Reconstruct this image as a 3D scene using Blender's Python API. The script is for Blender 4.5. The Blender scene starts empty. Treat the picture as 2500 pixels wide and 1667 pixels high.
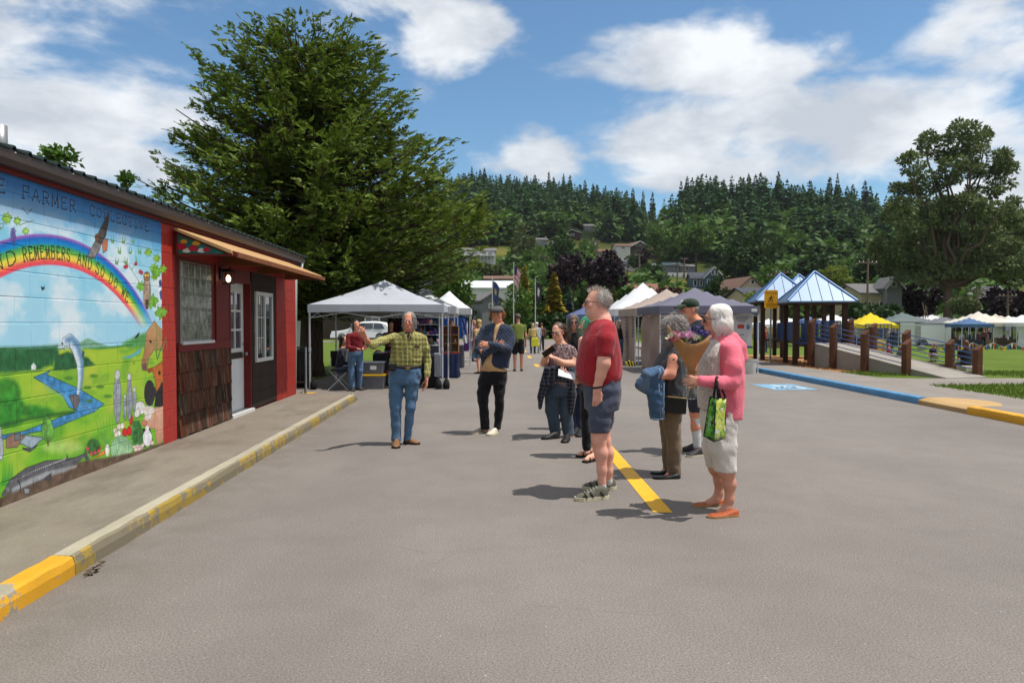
import bpy,bmesh,math,random
import numpy as np
from mathutils import Matrix,Vector
random.seed(7)
RNG = np.random.default_rng(11)
SC = bpy.context.scene
COL = SC.collection
R = math.radians

# ------------------------------------------------------------------ camera
CAM_H,FPX = 1.5,1800.0                      # eye height, focal length in pixels of a 2500 px wide frame
YAW,PITCH = math.atan(74 / FPX),math.atan(45.5 / FPX)
cd = bpy.data.cameras.new('camera'); cam = bpy.data.objects.new('camera',cd); COL.objects.link(cam)
cd.sensor_width = 36.0; cd.lens = 36.0 * FPX / 2500.0; cd.clip_start = 0.05; cd.clip_end = 4000
cam.location = (0,0,CAM_H)
cam.rotation_euler = (math.pi / 2 - PITCH,0,-YAW)
SC.camera = cam
SC.render.resolution_x,SC.render.resolution_y = 1024,682

# ------------------------------------------------------------------ sun, sky
SUN_EL,SUN_AZ = R(69.5),math.atan2(-0.22,0.97)      # the sun stands high on the right, a touch behind the camera
sd = Vector((math.cos(SUN_EL) * math.cos(SUN_AZ),math.cos(SUN_EL) * math.sin(SUN_AZ),math.sin(SUN_EL)))
sl = bpy.data.lights.new('sun','SUN'); so = bpy.data.objects.new('sun',sl); COL.objects.link(so)
sl.energy = 3.0; sl.angle = R(0.55); sl.color = (1.0,0.955,0.89)
so.rotation_euler = sd.to_track_quat('Z','Y').to_euler(); so.location = (20,-5,40)

W = bpy.data.worlds.new('World'); SC.world = W; W.use_nodes = True
wn,wl = W.node_tree.nodes,W.node_tree.links
wn.clear()
def wnode(t,**kw):
 n = wn.new(t)
 for k,v in kw.items(): setattr(n,k,v)
 return n
SKY_STR = 0.085
sky = wnode('ShaderNodeTexSky',sky_type='NISHITA',sun_disc=False)
sky.sun_elevation = SUN_EL; sky.sun_rotation = math.pi / 2 - SUN_AZ
sky.air_density = 1.0; sky.dust_density = 0.5; sky.ozone_density = 3.0
def wmath(op,a,b=None,c=None,clamp=False):
 n = wnode('ShaderNodeMath',operation=op); n.use_clamp = clamp
 for i,x in enumerate((a,b,c)):
  if x is None: continue
  if isinstance(x,(int,float)): n.inputs[i].default_value = x
  else: wl.new(x,n.inputs[i])
 return n.outputs[0]
def wvec(op,a,b=None):
 n = wnode('ShaderNodeVectorMath',operation=op)
 for i,x in enumerate((a,b)):
  if x is None: continue
  if isinstance(x,(tuple,list)): n.inputs[i].default_value = x
  else: wl.new(x,n.inputs[i])
 return n.outputs['Value'] if op in ('LENGTH','DOT_PRODUCT') else n.outputs[0]
wdir = wnode('ShaderNodeTexCoord').outputs['Generated']
def wnoise(vec,scale,detail,rough,dist=0.0):
 n = wnode('ShaderNodeTexNoise'); n.inputs['Scale'].default_value = scale; n.inputs['Detail'].default_value = detail
 n.inputs['Roughness'].default_value = rough; n.inputs['Distortion'].default_value = dist
 wl.new(vec,n.inputs['Vector']); return n.outputs['Fac']

def ray(u,v):
 """direction of the photograph's pixel (u, v) in a 2500 x 1667 frame"""
 x,y = (u - 1250) / FPX,-(v - 833.5) / FPX
 fz,fy = math.sin(-PITCH),math.cos(-PITCH)
 f = Vector((math.sin(YAW) * fy,math.cos(YAW) * fy,fz))
 r = Vector((math.cos(YAW),-math.sin(YAW),0)); up = r.cross(f)
 return (f + r * x + up * y)
def G(u,v,z=0.0):
 d = ray(u,v); t = (z - CAM_H) / d.z
 return Vector((d.x * t,d.y * t,z))
def AT(u,v,Y):
 d = ray(u,v); t = Y / d.y
 return Vector((d.x * t,Y,CAM_H + d.z * t))
def ATX(u,v,X):
 d = ray(u,v); t = X / d.x
 return Vector((X,d.y * t,CAM_H + d.z * t))

# fair-weather cumulus: banks with real bearings and heights in the sky, broken up by noise
wz = wvec('MULTIPLY',wdir,(1.0,1.0,2.1))
f1 = wnoise(wz,5.0,9,0.56,0.2)
f2 = wnoise(wz,2.1,5,0.5,0.1)
f3 = wnoise(wvec('ADD',wz,(0.02,-0.01,0.06)),6.0,7,0.6,0.2)
BANKS = [(1120,90,.085,.040,1.0),(1760,130,.150,.062,1.05),(2420,90,.10,.060,1.0),(2050,330,.20,.075,1.0),
   (1640,330,.135,.062,1.0),(2330,300,.22,.075,1.0),(1290,380,.10,.035,.9),(1780,430,.17,.03,.8),
   (120,200,.22,.17,1.0),(330,120,.17,.08,.75),(230,390,.20,.07,.9),(900,10,.10,.03,.5),
   (1650,10,.09,.02,.5),(2480,470,.10,.05,.9),(-300,250,.3,.15,1.0),(2900,250,.3,.13,1.0),
   (1500,-350,.35,.12,.9),(700,-550,.35,.15,.9),(2500,-500,.3,.15,.9)]
mask = None
for (u,v,a,b,s) in BANKS:
 c = ray(u,v).normalized()
 L = wvec('LENGTH',wvec('MULTIPLY',wvec('SUBTRACT',wdir,tuple(c)),(1 / a,1 / a,1 / b)))
 m = wmath('MULTIPLY',wmath('SUBTRACT',1.35,L,clamp=True),s)
 mask = m if mask is None else wmath('MAXIMUM',mask,m)
cax = ray(1250,833).normalized()       # away from the view the same broken cumulus goes on all round the sky
away = wnode('ShaderNodeMapRange',interpolation_type='SMOOTHSTEP'); away.inputs['From Min'].default_value = .82; away.inputs['From Max'].default_value = .62
wl.new(wvec('DOT_PRODUCT',wdir,tuple(cax)),away.inputs['Value'])
mask = wmath('MAXIMUM',mask,wmath('MULTIPLY',away.outputs[0],wmath('MULTIPLY',f2,2.0)))
den = wmath('ADD',wmath('MULTIPLY',mask,0.68),wmath('MULTIPLY',wmath('SUBTRACT',f1,0.5),2.2))
mr = wnode('ShaderNodeMapRange',interpolation_type='SMOOTHSTEP')
mr.inputs['From Min'].default_value = 0.26; mr.inputs['From Max'].default_value = 0.66
wl.new(den,mr.inputs['Value'])
thin = wmath('MULTIPLY',mr.outputs[0],0.94)
shade = wnode('ShaderNodeMapRange'); shade.inputs['From Min'].default_value = 0.38; shade.inputs['From Max'].default_value = 0.66
wl.new(f3,shade.inputs['Value'])
ccol = wnode('ShaderNodeMix',data_type='RGBA')
wl.new(shade.outputs[0],ccol.inputs['Factor'])
CB = 1 / SKY_STR
ccol.inputs['A'].default_value = (0.36 * CB,0.385 * CB,0.425 * CB,1); ccol.inputs['B'].default_value = (0.60 * CB,0.615 * CB,0.63 * CB,1)
mixs = wnode('ShaderNodeMix',data_type='RGBA'); wl.new(thin,mixs.inputs['Factor'])
air = wnode('ShaderNodeMix',data_type='RGBA',blend_type='MULTIPLY'); air.inputs['Factor'].default_value = 1.0
wl.new(sky.outputs[0],air.inputs['A']); air.inputs['B'].default_value = (.70,.90,.95,1); wl.new(air.outputs['Result'],mixs.inputs['A']); wl.new(ccol.outputs['Result'],mixs.inputs['B'])
bg = wnode('ShaderNodeBackground'); bg.inputs['Strength'].default_value = SKY_STR
wl.new(mixs.outputs['Result'],bg.inputs['Color'])
wo = wnode('ShaderNodeOutputWorld'); wl.new(bg.outputs[0],wo.inputs['Surface'])

SC.view_settings.view_transform = 'Standard'; SC.view_settings.look = 'None'
SC.view_settings.exposure = 0.75; SC.view_settings.gamma = 1.0; SC.view_settings.use_curve_mapping = False
SC.cycles.max_bounces = 6; SC.cycles.transparent_max_bounces = 12; SC.cycles.caustics_reflective = False; SC.cycles.caustics_refractive = False

# ------------------------------------------------------------------ helpers
def lin(c):
 c = c / 255.0
 return c / 12.92 if c <= 0.04045 else ((c + 0.055) / 1.055) ** 2.4
def S(r,g,b,k=1.0): return (lin(r) * k,lin(g) * k,lin(b) * k)

PM = {}
def reg(o,m): PM[o.name] = m
def pmx(o): return PM.get(o.name,Matrix.Identity(4))

def tag(o,label=None,cat=None,group=None,kind=None):
 if label: o['label'] = label
 if cat: o['category'] = cat
 if group: o['group'] = group
 if kind: o['kind'] = kind
 return o
def thing(name,label,cat,loc=(0,0,0),rz=0.0,group=None):
 o = bpy.data.objects.new(name,None); COL.objects.link(o); o.empty_display_size = 0.2
 o.location = loc; o.rotation_euler = (0,0,rz)
 reg(o,Matrix.Translation(Vector(loc)) @ Matrix.Rotation(rz,4,'Z'))
 return tag(o,label,cat,group)
def put(name,me,mat=None,parent=None,local=False):
 """link a mesh as one object; its coordinates are world ones unless local"""
 o = bpy.data.objects.new(name,me); COL.objects.link(o)
 if mat is not None:
  if len(me.materials): me.materials.clear()
  for m in (mat if isinstance(mat,(list,tuple)) else [mat]): me.materials.append(m)
 pm = pmx(parent) if parent is not None else Matrix.Identity(4)
 if parent is not None:
  o.parent = parent
  if not local: o.matrix_parent_inverse = pm.inverted()
 reg(o,pm if (parent is not None and local) else Matrix.Identity(4))
 return o
def copy_tree(o,parent=None):
 c = o.copy(); COL.objects.link(c)
 if parent is not None: c.parent = parent
 for ch in list(o.children): copy_tree(ch,c)
 return c

class MB:
 def __init__(s): s.v = []; s.f = []; s.m = []
 def add(s,vs,fs,mi=0):
  n = len(s.v); s.v += [tuple(p) for p in vs]; s.f += [tuple(i + n for i in f) for f in fs]; s.m += [mi] * len(fs); return s
 def box(s,c,d,rz=0.0,mi=0,M=None):
  x,y,z = d[0] / 2,d[1] / 2,d[2] / 2
  q = [(-x,-y,-z),(x,-y,-z),(x,y,-z),(-x,y,-z),(-x,-y,z),(x,-y,z),(x,y,z),(-x,y,z)]
  m = M if M is not None else Matrix.Translation(Vector(c)) @ Matrix.Rotation(rz,4,'Z')
  return s.add([m @ Vector(p) for p in q],[(0,3,2,1),(4,5,6,7),(0,1,5,4),(1,2,6,5),(2,3,7,6),(3,0,4,7)],mi)
 def b2(s,lo,hi,mi=0):
  return s.box([(a + b) / 2 for a,b in zip(lo,hi)],[abs(b - a) for a,b in zip(lo,hi)],0,mi)
 def tube(s,pts,r,n=8,cap=True,mi=0):
  pts = [Vector(p) for p in pts]; rs = r if isinstance(r,(list,tuple)) else [r] * len(pts)
  base = len(s.v); rings = []
  up = None
  for i,p in enumerate(pts):
   d = (pts[min(i + 1,len(pts) - 1)] - pts[max(i - 1,0)])
   d = d.normalized() if d.length > 1e-9 else Vector((0,0,1))
   a = up if up is not None else (Vector((0,0,1)) if abs(d.z) < .9 else Vector((1,0,0)))
   a = (a - d * a.dot(d)); a = a.normalized() if a.length > 1e-6 else d.orthogonal().normalized()
   up = a; b = d.cross(a)
   rings.append([p + (a * math.cos(t) + b * math.sin(t)) * rs[i] for t in [2 * math.pi * k / n for k in range(n)]])
  vs = [q for rg in rings for q in rg]; fs = []
  for i in range(len(pts) - 1):
   for k in range(n):
    fs.append((i * n + k,i * n + (k + 1) % n,(i + 1) * n + (k + 1) % n,(i + 1) * n + k))
  if cap: fs.append(tuple(reversed(range(n)))); fs.append(tuple((len(pts) - 1) * n + k for k in range(n)))
  return s.add(vs,fs,mi)
 def lathe(s,prof,c=(0,0,0),n=16,mi=0,axis=None):
  c = Vector(c); vs = []; fs = []
  q = Vector((0,0,1)).rotation_difference(Vector(axis)) if axis is not None else None
  for (r,z) in prof:
   for k in range(n):
    t = 2 * math.pi * k / n; p = Vector((r * math.cos(t),r * math.sin(t),z))
    vs.append(c + (q @ p if q else p))
  for i in range(len(prof) - 1):
   for k in range(n): fs.append((i * n + k,i * n + (k + 1) % n,(i + 1) * n + (k + 1) % n,(i + 1) * n + k))
  fs.append(tuple(reversed(range(n)))); fs.append(tuple((len(prof) - 1) * n + k for k in range(n)))
  return s.add(vs,fs,mi)
 def prism(s,poly,d,mi=0):
  """poly: 3-D points of a planar face, d: extrusion vector"""
  n = len(poly); d = Vector(d); a = [Vector(p) for p in poly]
  vs = a + [p + d for p in a]
  fs = [tuple(reversed(range(n))),tuple(range(n,2 * n))] + [(i,(i + 1) % n,n + (i + 1) % n,n + i) for i in range(n)]
  return s.add(vs,fs,mi)
 def sheet(s,P,th=0.0,mi=0):
  """P: grid of points [i][j]; optional thickness along +-z normals (doubles the sheet)"""
  a,b = len(P),len(P[0]); vs = [Vector(p) for row in P for p in row]
  fs = [(i * b + j,(i + 1) * b + j,(i + 1) * b + j + 1,i * b + j + 1) for i in range(a - 1) for j in range(b - 1)]
  return s.add(vs,fs,mi)
 def mesh(s,name='mesh',smooth=False,fix=True):
  me = bpy.data.meshes.new(name); me.from_pydata([tuple(v) for v in s.v],[],s.f)
  if any(s.m): me.polygons.foreach_set('material_index',s.m)
  if fix:
   bm = bmesh.new(); bm.from_mesh(me); bmesh.ops.recalc_face_normals(bm,faces=bm.faces); bm.to_mesh(me); bm.free()
  if smooth:
   me.polygons.foreach_set('use_smooth',[True] * len(me.polygons))
  me.update(); return me
 def obj(s,name,mat,parent=None,smooth=False,local=False):
  return put(name,s.mesh(name,smooth),mat,parent,local)
def bevel(o,w=0.01,seg=2):
 m = o.modifiers.new('bevel','BEVEL'); m.width = w; m.segments = seg; m.limit_method = 'ANGLE'; m.angle_limit = R(40); return o
def np_mesh(name,V,F,smooth=False,cols=None):
 """V (n,3) array, F (m,k) array of k-gons"""
 me = bpy.data.meshes.new(name); V = np.asarray(V,np.float32); F = np.asarray(F,np.int32); m,k = F.shape
 me.vertices.add(len(V)); me.vertices.foreach_set('co',V.ravel())
 me.loops.add(m * k); me.loops.foreach_set('vertex_index',F.ravel())
 me.polygons.add(m); me.polygons.foreach_set('loop_start',np.arange(0,m * k,k,dtype=np.int32))
 me.polygons.foreach_set('loop_total',np.full(m,k,np.int32))
 if smooth: me.polygons.foreach_set('use_smooth',np.ones(m,bool))
 me.update(calc_edges=True)
 if cols is not None:
  at = me.color_attributes.new('tint','FLOAT_COLOR','POINT')
  c = np.ones((len(V),4),np.float32); c[:,:3] = cols; at.data.foreach_set('color',c.ravel())
 return me

# ------------------------------------------------------------------ materials
MATS = {}
class NT:
 def __init__(s,name):
  s.m = bpy.data.materials.new(name); s.m.use_nodes = True; s.n = s.m.node_tree.nodes; s.l = s.m.node_tree.links
  s.bsdf = s.n['Principled BSDF']; s.out = s.n['Material Output']
 def node(s,t,**kw):
  n = s.n.new(t)
  for k,v in kw.items(): setattr(n,k,v)
  return n
 def setin(s,n,i,x):
  if x is None: return
  if isinstance(x,bpy.types.NodeSocket): s.l.new(x,n.inputs[i])
  else: n.inputs[i].default_value = x
 def coord(s,kind='Object'):
  if kind == 'World': return s.node('ShaderNodeNewGeometry').outputs['Position']
  return s.node('ShaderNodeTexCoord').outputs[kind]
 def math(s,op,a,b=None,c=None,clamp=False):
  n = s.node('ShaderNodeMath',operation=op); n.use_clamp = clamp
  for i,x in enumerate((a,b,c)): s.setin(n,i,x)
  return n.outputs[0]
 def mapping(s,v,scale=(1,1,1),rot=(0,0,0),loc=(0,0,0)):
  n = s.node('ShaderNodeMapping'); s.l.new(v,n.inputs['Vector'])
  n.inputs['Scale'].default_value = scale; n.inputs['Rotation'].default_value = rot; n.inputs['Location'].default_value = loc
  return n.outputs[0]
 def noise(s,v,scale,detail=4,rough=.55,dist=0):
  n = s.node('ShaderNodeTexNoise'); s.l.new(v,n.inputs['Vector'])
  n.inputs['Scale'].default_value = scale; n.inputs['Detail'].default_value = detail
  n.inputs['Roughness'].default_value = rough; n.inputs['Distortion'].default_value = dist
  return n.outputs['Fac']
 def rng(s,x,a,b,c=0.0,d=1.0,smooth=False):
  n = s.node('ShaderNodeMapRange'); s.setin(n,'Value',x)
  if smooth: n.interpolation_type = 'SMOOTHSTEP'
  for k,q in zip(('From Min','From Max','To Min','To Max'),(a,b,c,d)): n.inputs[k].default_value = q
  return n.outputs[0]
 def mix(s,f,a,b,blend='MIX'):
  n = s.node('ShaderNodeMix',data_type='RGBA',blend_type=blend)
  for i,x in (('Factor',f),('A',a),('B',b)):
   if isinstance(x,tuple) and len(x) == 3: x = (*x,1)
   s.setin(n,i,x)
  return n.outputs['Result']
 def xyz(s,v):
  n = s.node('ShaderNodeSeparateXYZ'); s.l.new(v,n.inputs[0]); return n.outputs
 def bump(s,h,strength=.3,dist=.01):
  n = s.node('ShaderNodeBump'); s.l.new(h,n.inputs['Height']); n.inputs['Strength'].default_value = strength; n.inputs['Distance'].default_value = dist
  s.l.new(n.outputs[0],s.bsdf.inputs['Normal']); return n
 def set(s,**kw):
  for k,x in kw.items():
   k = {'base': 'Base Color','rough': 'Roughness','metal': 'Metallic','spec': 'Specular IOR Level','alpha': 'Alpha','trans': 'Transmission Weight',
     'emis': 'Emission Color','estr': 'Emission Strength','sheen': 'Sheen Weight','coat': 'Coat Weight','ior': 'IOR','sss': 'Subsurface Weight'}[k]
   if isinstance(x,tuple) and len(x) == 3: x = (*x,1)
   s.setin(s.bsdf,k,x)
  return s
def clampc(c): return tuple(min(.98,max(0.0,x)) for x in c)
def pmat(name,col,rough=.75,var=.14,scale=5.0,bump=.15,bscale=60.0,metal=0.0,spec=.3,coord='Object',sheen=0.0,dirt=0.0,coat=0.0):
 if name in MATS: return MATS[name]
 t = NT(name); v = t.coord(coord)
 n1 = t.noise(v,scale,5,.6)
 c = t.mix(t.rng(n1,.3,.7),clampc([x * (1 - var) for x in col]),clampc([x * (1 + var) for x in col]))
 if dirt:
  n2 = t.noise(v,scale * .35,6,.65)
  c = t.mix(t.rng(n2,.5,.75,0,dirt),c,clampc([x * .45 for x in col]))
 t.set(base=c,rough=rough,metal=metal,spec=spec,sheen=sheen,coat=coat)
 if bump: t.bump(t.noise(v,bscale,4,.6),bump,.006)
 MATS[name] = t.m; return t.m
def glassmat(name,col=(.05,.06,.07),rough=.06):
 if name in MATS: return MATS[name]
 t = NT(name); v = t.coord('Object')
 c = t.mix(t.noise(v,2.5,3),clampc([x * .6 for x in col]),clampc([x * 1.6 for x in col]))
 t.set(base=c,rough=rough,spec=.8,coat=.5); MATS[name] = t.m; return t.m
# ================================================================== the setting
def kerb_x(y): return 7.55 + 0.037 * y               # face of the right-hand kerb
def line_x(y): return 1.43 + 0.0249 * (y - 5.66)     # painted centre line

# ---- materials of the ground
def asphalt_mat():
 t = NT('asphalt'); v = t.coord('World')
 big = t.noise(v,.35,5,.6); mid = t.noise(v,2.2,6,.65); fine = t.noise(v,95,3,.7)
 c = t.mix(t.rng(big,.3,.7),S(153,144,137,.63),S(165,156,148,.67))
 c = t.mix(t.rng(mid,.42,.75,0,.22),c,S(127,118,112,.48))
 vo = t.node('ShaderNodeTexVoronoi'); t.l.new(v,vo.inputs['Vector']); vo.inputs['Scale'].default_value = 75
 c = t.mix(t.rng(vo.outputs['Distance'],.0,.34,.55,0),c,S(182,176,168,.62))
 c = t.mix(t.rng(fine,.35,.62,.55,0),c,S(78,74,72,.55))
 sp = t.noise(v,42,2,.5); c = t.mix(t.rng(sp,.70,.76,0,.4),c,S(215,210,200,.8))
 w = t.node('ShaderNodeTexWave',wave_type='BANDS',bands_direction='X'); t.l.new(v,w.inputs['Vector'])
 w.inputs['Scale'].default_value = .11; w.inputs['Distortion'].default_value = 5; w.inputs['Detail'].default_value = 3
 c = t.mix(t.rng(w.outputs['Fac'],.75,1.0,0,.12),c,S(112,105,101,.55))
 x = t.xyz(v)
 edge = t.math('MULTIPLY',t.rng(x[0],-2.43,-1.5,.55,0,True),t.rng(t.noise(v,3.2,5,.7),.35,.7))
 c = t.mix(edge,c,S(120,108,92,.6))
 ck = t.node('ShaderNodeTexVoronoi',feature='DISTANCE_TO_EDGE'); t.l.new(t.mapping(v,(.13,.2,.2)),ck.inputs['Vector']); ck.inputs['Randomness'].default_value = 1
 wv = t.math('ADD',ck.outputs['Distance'],t.rng(t.noise(v,1.8,6,.7),.3,.7,-.012,.012))
 c = t.mix(t.math('MULTIPLY',t.rng(t.math('ABSOLUTE',wv),0,.0018,.45,0),t.rng(big,.5,.58)),c,S(70,66,64,.5))
 t.set(base=c,rough=.86,spec=.25)
 t.bump(t.math('ADD',t.math('MULTIPLY',fine,.6),vo.outputs['Distance']),.55,.006)
 return t.m
def concrete_mat(name,a,b,stain=.5):
 t = NT(name); v = t.coord('World')
 n = t.noise(v,1.1,7,.68); f = t.noise(v,60,4,.7); st = t.noise(t.mapping(v,(1,.35,1)),2.6,6,.7)
 c = t.mix(t.rng(n,.3,.7),a,b)
 c = t.mix(t.rng(st,.5,.72,0,stain),c,tuple(x * .52 for x in a))
 c = t.mix(t.rng(f,.3,.6,.35,0),c,tuple(x * .6 for x in a))
 c = t.mix(t.rng(t.noise(v,21,2),.74,.78,0,.5),c,S(225,222,212,.7))
 t.set(base=c,rough=.88,spec=.25); t.bump(f,.35,.005); return t.m
def paint_mat(name,col,under,wear=.5,scale=7.0,sh=.55,fade=False):
 t = NT(name); v = t.coord('World')
 n = t.noise(v,scale,8,.72); f = t.noise(v,70,3,.7); big = t.noise(v,1.7,3,.5)
 c0 = t.mix(t.rng(big,.3,.7),tuple(x * .85 for x in col),tuple(min(.95,x * 1.08) for x in col))
 if fade: n = t.math('ADD',n,t.math('MULTIPLY',t.rng(t.xyz(v)[1],2.6,4.5,0,.07),t.rng(t.xyz(v)[0],0,-.1,0,1)))      # most worn where the paint runs out
 gone = t.rng(t.math('ADD',n,t.math('MULTIPLY',t.math('SUBTRACT',big,.5),.8)),.5 + (1 - wear) * .25,.53 + (1 - wear) * .25)
 c = t.mix(gone,c0,under); c = t.mix(t.rng(f,.25,.5,.35,0),c,tuple(x * .55 for x in under))
 t.set(base=c,rough=sh,spec=.3); t.bump(f,.3,.004); return t.m
def grass_mat(name,a,b):
 t = NT(name); v = t.coord('World')
 n = t.noise(v,.6,6,.65); f = t.noise(t.mapping(v,(1,1,.3)),26,5,.75)
 c = t.mix(t.rng(n,.3,.7),a,b); c = t.mix(t.rng(f,.3,.65,.6,0),c,tuple(x * .45 for x in a))
 t.set(base=c,rough=.95,spec=.1); t.bump(f,.8,.03); return t.m
M_ASPH = asphalt_mat()
M_WALK = concrete_mat('old_concrete',S(146,134,119,.58),S(166,155,140,.62),.6)
M_KERBTOP = concrete_mat('kerb_concrete',S(186,176,154,.66),S(202,193,172,.7),.35)
M_WALKR = concrete_mat('sidewalk_concrete',S(150,141,132,.62),S(166,157,149,.66),.3)
M_YELLOW = paint_mat('yellow_kerb_paint',S(240,176,36,.74),S(182,174,154,.62),.42,5.0,.6,True)
M_YFADE = paint_mat('faded_yellow_paint',S(200,168,74,.6),S(156,145,120,.58),1.2,9.0)
M_LINE = paint_mat('yellow_line_paint',S(247,186,30,.80),S(150,140,120,.6),.12,9.0)
M_BLUE = paint_mat('blue_kerb_paint',S(88,150,196,.75),S(150,150,150,.6),.22,4.0)
M_HBLUE = paint_mat('blue_marking_paint',S(130,182,214,.75),S(150,145,140,.6),.3,6.0)
M_WHITEP = paint_mat('white_marking_paint',S(235,238,238,.8),S(150,145,140,.6),.2,6.0)
M_GRASS = grass_mat('lawn_grass',S(96,122,40,.62),S(128,150,62,.66))
M_DRYG = grass_mat('dry_lawn',S(150,150,70,.55),S(178,165,92,.6))

# ---- ground, road, pavements
def sheet_obj(name,pts,z,mat,kind='structure'):
 b = MB(); b.add([(x,y,z) for x,y in pts],[tuple(range(len(pts)))]); o = b.obj(name,mat); tag(o,kind=kind); return o
g = MB(); g.add([(-3000,-300,-.75),(3000,-300,-.75),(3000,3000,-.75),(-3000,3000,-.75)],[(0,1,2,3)])
tag(g.obj('ground',M_GRASS),kind='structure')
sheet_obj('lawn_left',[(-90,-14),(9.0,-14),(9.0,66),(14,66),(14,103),(-90,103)],-.012,M_GRASS)
road = [(-2.43,-14),(kerb_x(-14),-14)] + [(kerb_x(y),y) for y in (0,10,20,30,40,62)] + [(14,66),(-4,66),(-3.2,40),(-4.3,22),(-4.4,15.55),(-2.6,15.3),(-2.43,14.5)]
sheet_obj('road',road,0.0,M_ASPH)
b = MB(); b.b2((-3.62,-12,-.2),(-2.548,14.55,.12)); b.add([(-3.62,14.55,.12),(-2.548,14.55,.12),(-2.72,15.2,.02),(-4.3,15.4,.02)],[(0,1,2,3)])
b.b2((-4.6,14.6,-.2),(-3.62,15.1,.119))
tag(b.obj('sidewalk_left',M_WALK),kind='structure')
# left kerb: a rounded strip cut into lengths; the near ones still carry yellow paint
kl = thing('kerb_left',None,None); tag(kl,kind='structure')
def kerb_piece(name,y0,y1,xf,h,w,side,mat,parent,fx=None):
 """side -1: the road lies to the right of the kerb; mat = [top, face]"""
 n = max(2,int((y1 - y0) / .12)); b = MB(); R_ = random.Random(int(y0 * 97) + 5)
 prof = [(0,-.1),(0.0,h * .55),(.012,h * .9),(.035,h),(w,h),(w,-.1)]
 rows = []
 for i in range(n + 1):
  y = y0 + .002 + (y1 - y0 - .004) * i / n; x0 = fx(y) if fx else xf
  j = R_.uniform(-.006,.006); rows.append([(x0 + side * (px + j),y,pz + R_.uniform(-.004,.004) * (k in (2,3))) for k,(px,pz) in enumerate(prof)])
 for i in range(n):
  for k in range(len(prof) - 1):
   b.add([rows[i][k],rows[i + 1][k],rows[i + 1][k + 1],rows[i][k + 1]],[(0,1,2,3)],1 if k < 3 else 0)
 b.add(rows[0],[tuple(range(len(prof)))]); b.add(rows[-1],[tuple(reversed(range(len(prof))))])
 me = b.mesh(name); bm = bmesh.new(); bm.from_mesh(me); bmesh.ops.remove_doubles(bm,verts=bm.verts,dist=.0005); bmesh.ops.recalc_face_normals(bm,faces=bm.faces); bm.to_mesh(me); bm.free()
 return put(name,me,mat,parent)
ky = [-12,-6,-2,1.2,3.2,4.45,8.0,11.2,14.3]
for a,c in zip(ky,ky[1:]):
 yel = a < 4.4
 kerb_piece('kerb_stone',a,c,-2.415,.122,.135,-1,[M_YELLOW,M_YELLOW] if yel else [M_KERBTOP,M_YFADE],kl)
kr = thing('kerb_right',None,None); tag(kr,kind='structure')
for a,c,m in ((-12,3,M_YELLOW),(3,6.2,M_YELLOW),(6.2,9.0,M_YELLOW),(9.0,11.8,M_YELLOW),(13.25,16.2,M_BLUE),(16.2,19.2,M_BLUE),(19.2,22.2,M_BLUE),(22.2,30,M_KERBTOP),(30,45,M_KERBTOP),(45,62,M_KERBTOP)):
 kerb_piece('kerb_stone',a,c,0,.13,.17,1,[m,m],kr,kerb_x)
b = MB()   # the dropped crossing between the blue and the yellow kerb
ry = [11.8,12.2,12.6,13.0,13.25]; b.sheet([[(kerb_x(y) + .01,y,-.1),(kerb_x(y) + .004,y,.075),(kerb_x(y) + .03,y,.09),(kerb_x(y) + .14,y,.1215),(kerb_x(y) + .6 + .35 * math.sin((y - 11.8) / 1.45 * math.pi),y,.1235),(kerb_x(y) + .62 + .35 * math.sin((y - 11.8) / 1.45 * math.pi),y,.05)] for y in ry])
tag(b.obj('kerb_ramp',concrete_mat('tan_ramp',S(205,165,110,.62),S(222,186,132,.66),.3)),kind='structure')
b = MB()
ys = [-12,0,8,11.5,13.5,15,18,22,26,34,45,62]
for y0,y1 in zip(ys,ys[1:]):
 w0,w1 = [1.75 if y < 19 else 1.55 for y in (y0,y1)]
 b.add([(kerb_x(y0) + .165,y0,.118),(kerb_x(y0) + w0 + .1,y0,.118),(kerb_x(y1) + w1 + .1,y1,.118),(kerb_x(y1) + .165,y1,.118)],[(0,1,2,3)])
tag(b.obj('sidewalk_right',M_WALKR),kind='structure')
tag(sheet_obj('path',[(9.4,16.3),(10.5,16.1),(14,16.6),(30,18.3),(30,20.0),(14,17.8),(12.5,18.2),(10.9,18.0),(9.7,18.6)],.106,M_WALKR),kind='structure')
# raised lawn on the right, level with the pavement
def field_z(y): return float(np.interp(y,[-20,24,60,75,120],[.1,.1,-.62,-.66,-.68]))   # the market field falls away gently
b = MB(); b.sheet([[(kerb_x(y) + 1.6,y,field_z(y)),(40,y,field_z(y)),(140,y,field_z(y))] for y in (-12,10,24,34,44,52,60,75,103)])
tag(b.obj('lawn_right',M_GRASS),kind='structure')

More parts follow.
